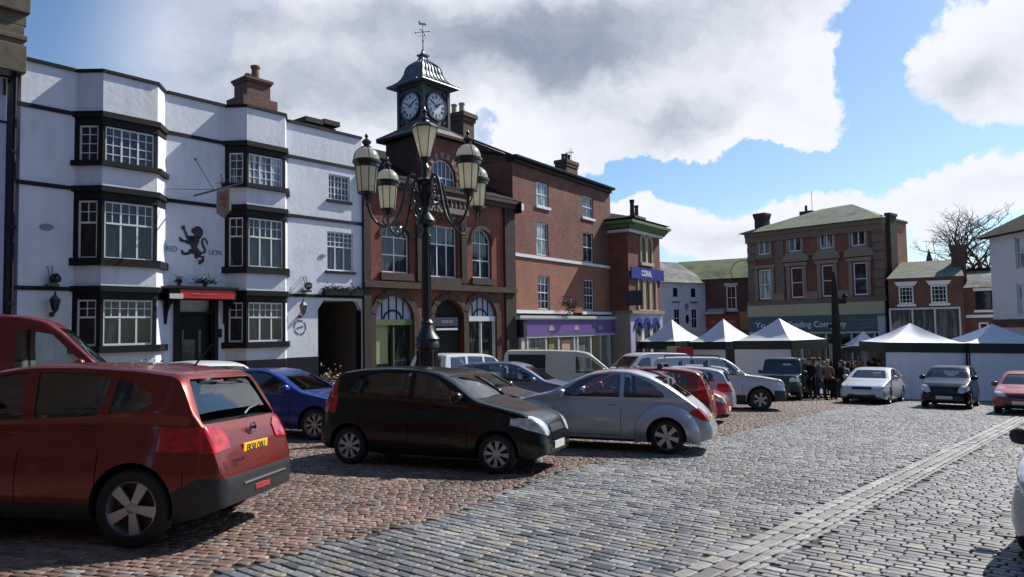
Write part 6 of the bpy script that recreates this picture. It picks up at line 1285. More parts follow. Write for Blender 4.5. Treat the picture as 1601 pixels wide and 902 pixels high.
HATCH2=dict(HATCH,**dict(L=4.2,W=1.75,wb=2.58,fo=.85,R=.312,rim=.215,wk='s7',rimmat=CHR,wf=.72,wr=.84,
 top=[(0,.50),(.03,.64),(.12,.74),(.45,.86),(1.0,.96),(1.2,1.0),(1.65,1.27),(2.0,1.42),(2.3,1.475),(2.8,1.48),(3.4,1.44),(3.8,1.37),(3.88,1.30),(4.0,1.02),(4.08,.92),(4.14,.75),(4.2,.55),(4.2,.42)],
 belt=[(0,.60),(.4,.76),(1.0,.88),(1.5,.92),(2.6,.95),(3.6,.99),(4.2,1.0)],
 dlo=[[(1.40,.95),(1.48,1.02),(1.98,1.34),(2.2,1.385),(2.42,1.39),(2.42,.97)],[(2.50,.975),(2.50,1.39),(3.0,1.375),(3.3,1.34),(3.34,1.01)],[(3.40,1.02),(3.38,1.32),(3.5,1.29),(3.66,1.12),(3.6,1.05)]],
 cab=(1.45,3.84),ws=(.66,.54,1.02,1.38),wsx=1.85,rw=(.60,.52,1.04,1.31),rwx=3.66,doors=(1.38,2.46,3.37),mir=(1.5,1.0),handles=((2.28,.86),(3.2,.89)),plz=(.42,.74),
 skins=[('headlight',HL,'f',.008,[(.42,.60),(.46,.72),(.62,.78),(.9,.80),(.9,.64)],-.1,.62),('grille',TRIM,'fc',.006,[(-.36,.56),(.36,.56),(.34,.66),(-.34,.66)],-.1,.3),('air_intake',TRIM,'fc',.006,[(-.55,.24),(.55,.24),(.48,.38),(-.48,.38)],-.1,.35),
  ('tail_light',TL,'f',.008,[(.55,.74),(.55,.92),(.70,.98),(1.0,1.0),(1.0,.74)],3.7,4.4)]))
COUPE=dict(HATCH2,**dict(top=[(0,.48),(.03,.60),(.12,.70),(.5,.82),(1.05,.92),(1.25,.97),(1.75,1.24),(2.1,1.37),(2.4,1.40),(2.9,1.38),(3.3,1.27),(3.65,1.10),(3.85,1.03),(4.08,.98),(4.16,.80),(4.2,.55),(4.2,.42)],
 dlo=[[(1.45,.95),(1.55,1.02),(2.05,1.29),(2.3,1.325),(2.72,1.32),(2.80,.98)],[(2.88,.99),(2.82,1.31),(3.0,1.27),(3.3,1.10),(3.3,1.02)]],cab=(1.5,3.6),ws=(.64,.52,.99,1.30),rw=(.52,.46,1.12,1.30),rwx=2.95,doors=(1.42,2.84),handles=((2.66,.87),)))
SUV=dict(L=4.45,W=1.82,wb=2.60,fo=.80,R=.37,rim=.235,wk='s6',sf=.6,sr=.35,wf=.80,wr=.90,gap=.07,lo=.30,
 top=[(0,.62),(.03,.92),(.12,1.02),(.6,1.10),(1.15,1.16),(1.25,1.20),(1.65,1.55),(1.9,1.69),(2.2,1.73),(3.2,1.73),(4.1,1.69),(4.18,1.62),(4.28,1.2),(4.36,1.05),(4.42,.7),(4.45,.5)],
 belt=[(0,.85),(.4,1.0),(1.0,1.07),(1.5,1.10),(4.45,1.13)],
 dlo=[[(1.40,1.14),(1.5,1.24),(1.88,1.60),(2.35,1.63),(2.35,1.14)],[(2.45,1.14),(2.45,1.63),(3.15,1.63),(3.2,1.15)],[(3.3,1.16),(3.28,1.62),(3.95,1.59),(4.02,1.2),(3.98,1.17)]],
 cab=(1.4,4.15),ws=(.72,.60,1.22,1.64),wsx=1.75,rw=(.62,.56,1.20,1.60),rwx=4.0,doors=(1.36,2.40,3.25),pillars=(),mir=(1.5,1.22),handles=((2.2,1.02),(3.1,1.03)),plz=(.55,.9),tum=.2,seatz=.7,
 skins=[('headlight',HL,'f',.008,[(.50,.82),(.50,.98),(.62,1.02),(.95,1.02),(.95,.84)],-.1,.45),('grille',TRIM,'fc',.006,[(-.45,.80),(.45,.80),(.45,.96),(-.45,.96)],-.1,.3),('front_bumper',TRIM,'s',.02,[(-.2,.25),(-.2,.66),(.35,.66),(.42,.25)],0,0),('rear_bumper',TRIM,'s',.02,[(4.1,.25),(4.15,.62),(4.6,.62),(4.6,.25)],0,0),('wheel_arch_cladding',TRIM,'s2',.012,[(1.25,.25),(1.25,.5),(3.0,.5),(3.0,.25)],0,0),
  ('tail_light',TL,'f',.008,[(.74,.80),(.74,1.15),(1.0,1.15),(1.0,.80)],4.1,4.6)])
VAN=dict(L=4.8,W=1.90,wb=3.1,fo=.83,R=.325,rim=.20,wk='cap8',rimmat=HUBC,sf=.7,sr=.2,wf=.76,wr=.95,lo=.25,sm=.08,
 top=[(0,.55),(.05,.85),(.2,.98),(.7,1.12),(1.0,1.22),(1.6,1.72),(1.85,1.88),(2.2,1.94),(3.2,1.96),(4.6,1.94),(4.72,1.86),(4.78,1.2),(4.8,.5)],
 belt=[(0,.75),(.5,.95),(1.0,1.1),(1.5,1.15),(4.8,1.18)],
 dlo=[[(1.15,1.16),(1.3,1.28),(1.75,1.66),(2.1,1.72),(2.25,1.72),(2.25,1.16)]],
 cab=(1.2,4.6),ws=(.78,.68,1.26,1.76),wsx=1.7,rw=None,rwx=None,doors=(1.1,2.32,3.4),pillars=(),mir=(1.3,1.25),handles=((2.15,1.02),),plz=(.5,.95),tum=.14,seatz=.8,
 skins=[('headlight',HL,'f',.008,[(.5,.72),(.5,.9),(.65,1.0),(1.0,1.0),(1.0,.75)],-.1,.6),('grille',TRIM,'fc',.006,[(-.4,.65),(.4,.65),(.4,.85),(-.4,.85)],-.1,.3),('bumper',TRIM,'s',.02,[(-.2,.2),(-.2,.55),(.4,.55),(.45,.2)],0,0),('tail_light',TL,'f',.008,[(.86,.85),(.86,1.25),(1.1,1.25),(1.1,.85)],4.6,5)])
# ================================================================ vehicles in the square
def pc(px,d): p=at(px,d,540); return (p.x,p.y)
def by_wheels(sp,rear,front,side,fixhead=None):
    """centre and heading from the ground contacts of the two wheels on one flank (side +1: left flank)"""
    a=gnd(*rear); b=gnd(*front); h=math.atan2(b.y-a.y,b.x-a.x) if fixhead is None else math.radians(fixhead); f=Vector((math.cos(h),math.sin(h))); l=Vector((-f.y,f.x)); m=(Vector((a.x,a.y))+Vector((b.x,b.y)))/2
    mid=sp['fo']+sp['wb']/2; c=m-l*side*(sp['W']/2-.1)+f*(mid-sp['L']/2); return (c.x,c.y),math.degrees(h)
def by_one(sp,px,which,side,head):
    a=gnd(*px); h=math.radians(head); f=Vector((math.cos(h),math.sin(h))); l=Vector((-f.y,f.x)); ax=sp['fo'] if which=='f' else sp['fo']+sp['wb']; c=Vector((a.x,a.y))-f*(sp['L']/2-ax)-l*side*(sp['W']/2-.1); return (c.x,c.y)
PNT=dict(orange=paintmat('paint_orange_red',(.19,.021,.013),.8,.3),maroon=paintmat('paint_van_red',(.13,.008,.010),.0,.35),white=paintmat('paint_white',(.66,.67,.68),0,.3),blue=paintmat('paint_blue',(.008,.035,.20),.2,.25),black=paintmat('paint_black',(.003,.003,.004),0,.25,.01,.25),
 silver=paintmat('paint_silver',(.42,.44,.48),.6,.33),dred=paintmat('paint_dark_red',(.20,.012,.014),.2,.3),red=paintmat('paint_bright_red',(.42,.012,.016),.1,.28),silver2=paintmat('paint_light_silver',(.50,.52,.54),.5,.35),slate=paintmat('paint_grey_blue',(.16,.20,.28),.5,.3),green=paintmat('paint_dark_green',(.02,.05,.045),.1,.35),cream=paintmat('paint_cream',(.50,.49,.42),0,.35),dark=paintmat('paint_navy',(.015,.017,.025),.2,.25),red2=paintmat('paint_faded_red',(.30,.03,.035),.1,.35))
cars=[]
def add(name,label,cat,sp,paint,pos,head,**k):
    r,c=make_car(name,label,cat,sp,PNT[paint],pos,head,**k); cars.append((r,c)); return r,c
sp=dict(CROSS,txt='EK58 OBU'); p=by_one(sp,(208,858),'r',1,174); q_,qc=add('crossover_car','orange-red crossover parked nearest the camera with its yellow rear plate showing','car',sp,'orange',p,174)
# badge, lettering, wiper, fog lamp of the near car
X_=lambda s:qc.L/2-s
text('boot_lettering','QASHQAI',.058,CHROME,q_,(X_(4.30)-.012,.52,.74),rot=(PI/2,0,-PI/2),ext=.003)
mb=MB(); mb.T=Matrix.Translation((X_(4.185)-.01,0,.985))@Matrix.Rotation(PI/2,4,'Y'); mb.tube([(.048*math.cos(k*PI/10),.048*math.sin(k*PI/10),0) for k in range(21)],.009,6); mb.box(-.012,.012,-.065,.065,-.008,.008); mb.build('badge',CHROME,q_)
mb=MB(); mb.tube([(X_(4.10),0.0,1.115),(X_(4.075)-.02,-.10,1.16),(X_(4.06)-.015,-.38,1.19)],.012,6); mb.build('rear_wiper',TRIM,q_)
mb=MB(); mb.box(X_(4.33),X_(4.29),-.16,.16,.40,.46); mb.build('fog_lamp',TL,q_,bev=.01)
mb=MB(); mb.box(X_(4.335),X_(4.30),-.52,.40,.50,.515); mb.build('bumper_strip',CHR,q_)
mb=MB(); mb.tube([(X_(3.55),0,1.58),(X_(3.72),0,1.80)],[.011,.005],6); mb.build('aerial',TRIM,q_)
mb=MB(); mb.tube([(X_(3.84),-.03,1.44),(X_(3.84),.03,1.44)],.01,5); mb.build('brake_light',TL,q_)
sp=dict(HATCH); p,h=by_wheels(sp,(548,727),(778,743),-1); print('yaris',p,h); y_,yc=add('hatchback','small black five-door hatchback with silver eight-spoke wheel covers in the middle','car',sp,'black',p,h)
sp=dict(BEETLE,mirmat=PNT['silver']); p,h=by_wheels(sp,(1049,712),(829,700),1); print('beetle',p,h); add('rounded_car','silver round-roofed two-door car with bulging wheel arches facing left','car',sp,'silver',p,h)
sp=dict(scl(COUPE,4.15,1.75,1.40),wk='m8',rim=.235); p=by_one(sp,(493,690),'f',-1,-17); add('coupe_car','blue low car with thin-spoked alloys between the orange crossover and the black hatchback','car',sp,'blue',p,-17)
vs=scl(VAN,4.9,1.95,2.34); p=pc(30,13.0); add('panel_van','tall dark red panel van behind the orange crossover at the left edge','van',vs,'maroon',(-8.8,12.9),24)
add('compact_car','white car whose roof shows behind the blue car in front of the inn door','car',scl(HATCH,3.7,1.65,1.5),'white',pc(340,18.6),-38)
sp=scl(HATCH,3.95,1.68,1.50); add('hatchback','dark red hatchback with black roof bars behind the silver round-roofed car','car',sp,'dred',(2.85,18.1),161); rr=cars[-1]
for s_ in (1.75,2.75):
    mb=MB(); c=rr[1]; z=float(c.top(s_))+.03; xx=c.L/2-s_; mb.box(xx-.03,xx+.03,-.62,.62,z+.02,z+.05); 
    for y in (-.58,.58): mb.box(xx-.06,xx+.06,y-.05,y+.05,z-.09,z+.03)
    mb.build('roof_bar',TRIM,rr[0],bev=.008)
add('small_car','bright red small car with only its nose and headlight showing past the dark red hatchback','car',scl(HATCH,3.9,1.68,1.42),'red',(3.95,20.6),-22)
add('hatchback','silver-grey hatchback with its tail towards the right, behind the bright red small car','car',scl(HATCH2,4.0,1.70,1.47),'silver',(4.75,22.9),161)
ssp=dict(scl(SUV,4.5,1.82,1.76),wk='s6'); add('off_road_car','silver off-road car with black bumpers facing right at the end of the parked row','car',ssp,'silver2',(6.9,25.6),-12); rr=cars[-1]
mb=MB(); c=rr[1]
for y in (-.66,.66): mb.tube([(c.L/2-s_,y,float(c.top(s_))+.05) for s_ in np.linspace(2.1,3.9,8)],.02,6)
for y in (-.66,.66):
    for s_ in (2.1,3.0,3.9): mb.tube([(c.L/2-s_,y,float(c.top(s_))-.06),(c.L/2-s_,y,float(c.top(s_))+.05)],.02,6)
mb.build('roof_rail',TRIM,rr[0]); mb=MB(); mb.tube([(c.L/2+.10,-.8,.5),(c.L/2+.16,-.4,.55),(c.L/2+.16,.4,.55),(c.L/2+.10,.8,.5)],.035,8); 
for y in (-.35,.35): mb.tube([(c.L/2+.1,y,.4),(c.L/2+.16,y,.78)],.03,6)
mb.build('bull_bar',TRIM,rr[0])
ls=dict(SUV,sf=.3,wf=.9,tum=.12,drop=.05); ls['top']=[(0,.7),(.02,1.05),(.1,1.10),(1.2,1.16),(1.25,1.2),(1.55,1.80),(1.65,1.86),(2,1.9),(4.3,1.9),(4.4,1.8),(4.43,1.1),(4.45,.5)]; ls['ws']=(.74,.68,1.24,1.74)
add('utility_vehicle','boxy dark green utility vehicle facing the camera beside the striped market walls','car',scl(ls,4.0,1.72,1.78),'green',pc(1224,32.5),-118)
add('suv','white high car seen from behind, right of the lamp base','car',scl(SUV,4.4,1.8,1.78),'white',pc(733,25),50)
add('hatchback','grey-blue five-door car above the nose of the silver round-roofed car','car',dict(scl(HATCH2,4.2,1.76,1.55)),'slate',pc(812,21.5),-16)
add('saloon_car','dark low car between the black hatchback and the grey-blue car','car',scl(COUPE,4.2,1.72,1.42),'dark',pc(735,17.6),-24)
r,c=add('delivery_van','cream low van with a black rear panel in front of the purple shop','van',scl(VAN,4.9,1.9,1.95),'cream',pc(893,26.5),-8)
for s_ in (-1,1):
    mb=MB(); pts=[]
    for i in range(9):
        s=3.35+i*.165; pts.append([(c.L/2-s,s_*(float(c.yz(s,z))+.006),z) for z in np.linspace(.75,1.76,8)])
    for i in range(8):
        for j in range(7): mb.quad(pts[i][j],pts[i+1][j],pts[i+1][j+1],pts[i][j+1])
    mb.build('black_panel',simple('black_vinyl',(.012,.012,.016),.3),r,60)
add('delivery_van','white van with its windscreen towards the left, in front of the corner betting shop','van',scl(VAN,4.4,1.85,1.95),'white',pc(1003,35),205)
add('estate_car','white car roof half hidden behind the dark red hatchback and white van','car',scl(HATCH2,4.2,1.7,1.45),'white',pc(1066,30),160)
sp=dict(scl(COUPE,4.4,1.76,1.43),wk='s5'); add('coupe_car','pale silver car facing the camera in front of the white market wall','car',sp,'silver2',pc(1362,30.4),-127)
sp=dict(scl(HATCH,3.6,1.62,1.56),txt=None); add('city_car','small black car facing the camera between the pale silver car and the right-hand red car','car',sp,'black',pc(1482,27.9),-127)
sp=dict(scl(HATCH2,4.1,1.70,1.42)); add('saloon_car','faded red car facing the camera at the right edge','car',sp,'red2',pc(1603,25.2),-130)
sp=dict(scl(HATCH2,4.1,1.72,1.45),mirmat=TRIM); add('hatchback','silver car cut off by the right edge of the picture in the foreground','car',sp,'silver2',(6.10,7.22),-133)
# ================================================================ five-lantern street lamp
lp=at(668,15.0,560); lr=empty('street_lamp',(lp.x,lp.y,gz(lp.x,lp.y)),0,'tall ornate black cast-iron lamp post with five lanterns on curling arms','street lamp'); zb=gz(lp.x,lp.y)
def ze_(z): return EYE+z-zb   # height above eye -> local
mb=MB(); mb.lathe([(.52,0),(.52,.12),(.46,.14),(.46,.26),(.40,.30)],n=8); mb.lathe([(.36,.30),(.36,.62),(.38,.66),(.30,.74),(.24,.80),(.27,.86),(.22,.95)],n=16); mb.build('base',IRON,lr)
mb=MB(); zt=ze_(3.28); z0=.95
mb.lathe([(.20,z0),(.20,z0+.9),(.24,z0+.93),(.25,z0+1.0),(.22,z0+1.06),(.26,z0+1.12),(.16,z0+1.25),(.11,z0+1.4),(.14,z0+1.44),(.095,z0+1.5),(.077,ze_(1.85)),(.11,ze_(1.88)),(.12,ze_(1.95)),(.08,ze_(2.0)),(.078,ze_(2.12)),(.19,ze_(2.17)),(.21,ze_(2.26)),(.14,ze_(2.36)),(.09,ze_(2.42)),(.09,ze_(2.95)),(.15,ze_(3.0)),(.16,ze_(3.1)),(.08,ze_(3.16)),(.06,ze_(3.3)),(.09,ze_(3.36)),(.05,ze_(3.45)),(.13,ze_(3.56))],n=16); col_=mb.build('column',IRON,lr)
mb=MB()
for i in range(12):
    t=2*PI*i/12; mb.tube([(.090*math.cos(t),.090*math.sin(t),z0+1.55),(.076*math.cos(t),.076*math.sin(t),ze_(1.84))],.014,4)
    mb.tube([(.205*math.cos(t),.205*math.sin(t),z0+.04),(.205*math.cos(t),.205*math.sin(t),z0+.88)],.018,4)
mb.build('fluting',IRON,col_)
OPG=opalmat('opal_glass',(.98,.93,.76)); OPG2=opalmat('opal_dome',(.85,.83,.76))
def lantern(center,z_,parent):
    """z_: bottom of the glass body"""
    T=Matrix.Translation((center[0],center[1],z_)); n=8
    q=MB(); q.T=T; q.lathe([(.165,.01),(.215,.50)],n=n,phase=PI/8,cap=False); g=q.build('glass_body',OPG,parent,20)
    q=MB(); q.T=T; q.lathe([(.225,.60),(.245,.63),(.24,.70),(.205,.79),(.13,.86),(.06,.89)],n=24); d=q.build('dome',OPG2,parent,50)
    q=MB(); q.T=T; q.lathe([(.03,-.12),(.06,-.10),(.10,-.03),(.18,-.015),(.18,.012)],n=16); q.lathe([(.222,.49),(.235,.50),(.24,.555),(.27,.575),(.275,.62),(.25,.64)],n=24,cap=False)
    q.lathe([(.07,.87),(.085,.90),(.05,.93),(.085,.97),(.095,1.0),(.05,1.04),(.02,1.07),(.035,1.10),(.035,1.12),(.006,1.17)],n=12)
    for i in range(n):
        t=2*PI*i/n+PI/8; c_,s_=math.cos(t),math.sin(t); q.tube([(.168*c_,.168*s_,0),(.219*c_,.219*s_,.51)],.010,4)
        if i%2==0: q.tube([(.25*c_,.25*s_,.64),(.245*c_,.245*s_,.70),(.21*c_,.21*s_,.79),(.13*c_,.13*s_,.866),(.06*c_,.06*s_,.90)],.009,4)
    q.build('cage',IRON,parent)
aA=math.radians(47); rho=1.39
for k in range(4):
    th=math.atan2(-math.cos(aA),-math.sin(aA))+k*PI/2; d=Vector((math.cos(th),math.sin(th),0)); P=d*rho
    ctrl=[(.10,ze_(2.55)),(.16,ze_(2.95)),(.26,ze_(3.16)),(.38,ze_(3.14)),(.47,ze_(2.95)),(.55,ze_(2.65)),(.65,ze_(2.35)),(.80,ze_(2.14)),(1.0,ze_(2.06)),(1.2,ze_(2.14)),(1.33,ze_(2.32)),(1.38,ze_(2.52)),(1.39,ze_(2.62))]
    # smooth the arm
    cr=[]; 
    for i in range(len(ctrl)-1):
        p0=ctrl[max(i-1,0)];p1=ctrl[i];p2=ctrl[i+1];p3=ctrl[min(i+2,len(ctrl)-1)]
        for t in (0,.25,.5,.75):
            f=lambda a,b,c2,e:.5*((2*b)+(-a+c2)*t+(2*a-5*b+4*c2-e)*t*t+(-a+3*b-3*c2+e)*t**3); cr.append((f(p0[0],p1[0],p2[0],p3[0]),f(p0[1],p1[1],p2[1],p3[1])))
    cr.append(ctrl[-1]); 
    arm=MB(); arm.tube([d*r+Vector((0,0,z)) for r,z in cr],[.034-.010*i/len(cr) for i in range(len(cr))],8)
    def scroll(r0,z0_,R0,turns,s0,dirn):
        pts=[]
        for i in range(26):
            t=i/25; a=s0+dirn*turns*2*PI*t; rr_=R0*(1-.85*t); pts.append(d*(r0+rr_*math.cos(a))+Vector((0,0,z0_+rr_*math.sin(a))))
        arm.tube(pts,[.016*(1-.4*i/25) for i in range(26)],5)
    scroll(.27,ze_(2.78),.17,1.4,PI/2,-1); scroll(.26,ze_(2.48),.13,1.3,-PI/2,1); scroll(.36,ze_(2.98),.08,1.2,PI,1); scroll(.95,ze_(2.20),.10,1.1,-PI/2,1); scroll(.44,ze_(2.62),.08,1.2,0,-1)
    for w_ in (-1,1): 
        sd=Vector((-d.y,d.x,0)); arm.tube([d*1.39+Vector((0,0,ze_(2.42)))+sd*0,d*1.39+sd*w_*.07+Vector((0,0,ze_(2.50))),d*1.39+sd*w_*.12+Vector((0,0,ze_(2.66)))],.010,4); arm.tube([d*1.39+Vector((0,0,ze_(2.42))),d*(1.39+w_*.07)+Vector((0,0,ze_(2.50))),d*(1.39+w_*.12)+Vector((0,0,ze_(2.66)))],.010,4)
    arm.build('arm',IRON,lr); lantern((P.x,P.y),ze_(2.68),lr)
zc_=ze_(3.55); q=MB(); n=6; q.T=Matrix.Translation((0,0,zc_)); q.lathe([(.105,.02),(.265,.62)],n=n,cap=False); q.build('glass_body',OPG,lr,20)
q=MB(); q.T=Matrix.Translation((0,0,zc_)); q.lathe([(.27,.63),(.29,.65),(.20,.73),(.10,.77),(.09,.80),(.11,.84),(.05,.88),(.05,.96),(.08,.99),(.03,1.03),(.01,1.10)],n=n); q.lathe([(.05,-.03),(.115,0),(.115,.03)],n=n)
for i in range(n): t=2*PI*i/n; q.tube([(.107*math.cos(t),.107*math.sin(t),.01),(.268*math.cos(t),.268*math.sin(t),.635)],.011,4)
q.build('cage',IRON,lr)
# ================================================================ dark carved column
cp_=at(1309,34,560); r=empty('dark_column',(cp_.x,cp_.y,gz(cp_.x,cp_.y)),0,'tall tapering dark carved post rising from the crowd in front of the teal fascia','monument'); zt=at(1307,34,424).z-gz(cp_.x,cp_.y)
q=MB(); q.lathe([(.30,0),(.31,.8),(.23,1.0),(.205,zt*.35),(.18,zt*.6),(.155,zt*.78),(.13,zt*.86),(.10,zt*.92),(.08,zt*.96),(.02,zt)],n=8); q.build('shaft',simple('bog_oak',(.018,.014,.012),.8,var=.6,scale=5,bump=.8),r,None)
q=MB(); q.box(.1,.5,-.05,.05,zt*.74,zt*.78); q.box(-.35,-.1,-.05,.05,zt*.55,zt*.58); q.lathe([(.12,-.1),(.14,0),(.05,.12)],(.48,0,zt*.8),8); q.build('carved_arm',MAT['bog_oak'],r,None)
# ================================================================ market gazebos
TW=simple('tent_white',(.74,.75,.78),.6,var=.05,scale=3,bump=.25); TG=simple('tent_green',(.008,.022,.018),.6,var=.3,scale=3)
def gazebo(pl,dl,pr,dr,depth,he,hp,label,walls='f',grp='white market gazebos with dark valances',name='market_tent'):
    a=at(pl,dl,560); b=at(pr,dr,560); F=Frame((a.x,a.y),(b.x-a.x,b.y-a.y)); W=(Vector((b.x,b.y))-Vector((a.x,a.y))).length; sl=gz(b.x,b.y)-gz(a.x,a.y)
    r=empty(name,(a.x,a.y,gz(a.x,a.y)),0,label,'gazebo',grp); r.rotation_euler=(0,-math.atan2(sl,W),F.rot)
    N=8; vs=[];fs=[]; cx,cy=W/2,depth/2; K=7
    per=[(W*i/N,0) for i in range(N)]+[(W,depth*i/N) for i in range(N)]+[(W-W*i/N,depth) for i in range(N)]+[(0,depth-depth*i/N) for i in range(N)]
    M_=len(per)
    for k in range(K+1):
        t=k/K
        for i,(x,y) in enumerate(per):
            e=abs(((i%N)/N)-.5)*2; sag=-.10*math.sin(PI*min(1,t*1.1))*(1-e**2)-.06*(1-e)*(1-t) ; z=he+(hp-he)*(t**1.35)+sag+random.uniform(-.006,.006); vs.append((x+(cx-x)*t,y+(cy-y)*t,z))
    for k in range(K):
        for i in range(M_): fs.append((k*M_+i,k*M_+(i+1)%M_,(k+1)*M_+(i+1)%M_,(k+1)*M_+i))
    q=MB(); q.add(vs,fs); q.build('canopy',TW,r,25)
    q=MB(); q.box(-.02,W+.02,-.03,-.005,he-.42,he+.01); q.box(-.02,W+.02,depth+.005,depth+.03,he-.42,he+.01); q.box(-.03,-.005,0,depth,he-.42,he+.01); q.box(W+.005,W+.03,0,depth,he-.42,he+.01); q.build('valance',TG,r,None)
    def sheet_(x0,y0,x1,y1):
        q=MB(); n=24; P=[(x0+(x1-x0)*i/n,y0+(y1-y0)*i/n) for i in range(n+1)]; nx,ny=(0,1) if abs(y1-y0)<.01 else (1,0); g=[]; fo=[.05*math.sin(i*1.9)+random.uniform(-.05,.05) for i in range(n+1)]
        for j in range(9):
            z=.03+(he-.40)*j/8; g.append([(x+nx*fo[i]*(1-j/9.5),y+ny*fo[i]*(1-j/9.5),z) for i,(x,y) in enumerate(P)])
        for j in range(8):
            for i in range(n): q.quad(g[j][i],g[j][i+1],g[j+1][i+1],g[j+1][i])
        q.build('side_wall',TW,r,40)
    if 'f' in walls: sheet_(.03,.02,W-.03,.02)
    if 'r' in walls: sheet_(W-.02,.03,W-.02,depth-.03)
    if 'b' in walls: sheet_(.03,depth-.02,W-.03,depth-.02)
    if 'l' in walls: sheet_(.02,.03,.02,depth-.03)
    for x in (0.0,W):
        for y in (0.0,depth): q=MB(); q.box(x-.025,x+.025,y-.025,y+.025,0,he-.02); q.build('leg',TRIM,r,None)
    return r
gazebo(1382,33,1510,32.6,3.2,2.52,3.42,'white-walled gazebo behind the small black car','fbr')
gazebo(1514,32.4,1650,32.0,3.2,2.52,3.40,'white-walled gazebo at the right edge behind the faded red car','fbl')
gazebo(1386,37.5,1500,37.2,3,2.62,3.3,'gazebo whose roof corners peep out behind the middle of the right-hand white walls','b')
gazebo(1148,38.0,1239,35.5,3.4,2.62,3.75,'gazebo with tall white peak in front of the word Trading','f')
gazebo(1077,41.8,1136,39.8,3.2,2.62,3.9,'gazebo second from the right in the left-hand market row, before the red shop fascia','f')
gazebo(1000,44.0,1056,42,3.0,2.65,3.95,'gazebo in front of the white shop house','b')
gazebo(984,46.5,1014,45.5,2.6,2.45,3.55,'leftmost gazebo with a tilted corner below the blue arches','b')
gazebo(1330,47,1384,46.5,3,2.6,3.55,'distant small gazebo left of the right-hand white walls','')
gazebo(1136,49,1166,48.5,3,2.7,3.5,'small distant gazebo peak between the two middle gazebos','')
# stall goods
RS=simple('red_board',(.40,.02,.02),.5); a=at(1071,40,548); r=empty('red_stall_board',(a.x,a.y,gz(a.x,a.y)),0,'red framed display board left of the second gazebo','display board'); q=MB(); q.box(-.42,.42,-.03,.03,.9,2.3); q.build('board',RS,r,None); q=MB(); q.box(-.44,-.40,-.04,.04,0,2.35); q.box(.40,.44,-.04,.04,0,2.35); q.build('frame',TRIM,r,None)
a=at(1053,40.5,548); r=empty('cream_partition',(a.x,a.y,gz(a.x,a.y)),0,'cream cloth screen standing beside the red display board','screen'); q=MB(); q.box(-.38,.38,-.03,.03,.1,2.35); q.build('cloth',CRM,r,None); q=MB(); q.box(-.42,-.38,-.03,.03,0,2.4); q.box(.38,.42,-.03,.03,0,2.4); q.build('frame',TRIM,r,None)
def rail(px,d,label,cols,seed):
    a=at(px,d,560); r=empty('clothes_rail',(a.x,a.y,gz(a.x,a.y)),-.5,label,'clothes rail','market clothes rails'); q=MB()
    for x in (-.9,.9): q.tube([(x,0,0),(x,0,1.75)],.02,6); q.tube([(x,-.3,.03),(x,.3,.03)],.02,6)
    q.tube([(-.9,0,1.72),(.9,0,1.72)],.02,6); q.build('frame',IRON,r); rg=random.Random(seed)
    for i in range(9):
        x=-.78+i*.195; q=MB(); w=rg.uniform(.20,.26); h=rg.uniform(.7,1.15); q.prism([(-w,1.55),(0,1.68),(w,1.55),(w*.9,1.3),(w*.8,1.65-h),(-w*.8,1.65-h),(-w*.9,1.3)],x-.035,x+.035,'x'); q.build('garment',cols[i%len(cols)],r,None)
G1=simple('cloth_black',(.015,.015,.018),.9,var=.4); G2=simple('cloth_navy',(.02,.025,.05),.9,var=.4); G3=simple('cloth_tan',(.25,.15,.09),.9,var=.4); G4=simple('cloth_grey',(.14,.14,.15),.9,var=.4); G5=simple('cloth_cream',(.42,.38,.32),.9,var=.3); G6=simple('cloth_maroon',(.12,.02,.03),.9,var=.4); G7=simple('denim',(.04,.06,.11),.9,var=.3); SK=simple('skin',(.48,.27,.19),.55,var=.1); HR=simple('hair_brown',(.04,.025,.015),.7,var=.4); HG=simple('hair_grey',(.3,.29,.28),.7,var=.3)
rail(1284,34.0,'rail of dark clothes right of the dark green utility vehicle',[G1,G2,G1,G4,G1],1); rail(1335,37,'rail of mixed brown and cream clothes behind the silver car roof',[G3,G5,G1,G6,G3,G1],2); rail(1357,39,'rail of black and cream clothes left of the white market wall',[G1,G3,G5,G1],3)
a=at(1352,38.2,550); r=empty('stall_awning',(a.x,a.y,gz(a.x,a.y)),-.5,'low tan cloth awning over the clothes stall','awning'); q=MB(); q.prism([(-1.5,2.15),(-1.2,2.38),(-.5,2.5),(.5,2.5),(1.2,2.38),(1.5,2.15),(1.2,2.33),(.5,2.44),(-.5,2.44),(-1.2,2.33)],-.6,.6); q.build('cloth',G3,r,None); q=MB()
for x in (-1.45,1.45):
    for y in (-.55,.55): q.tube([(x,y,0),(x,y,2.2)],.02,5)
q.build('poles',IRON,r)
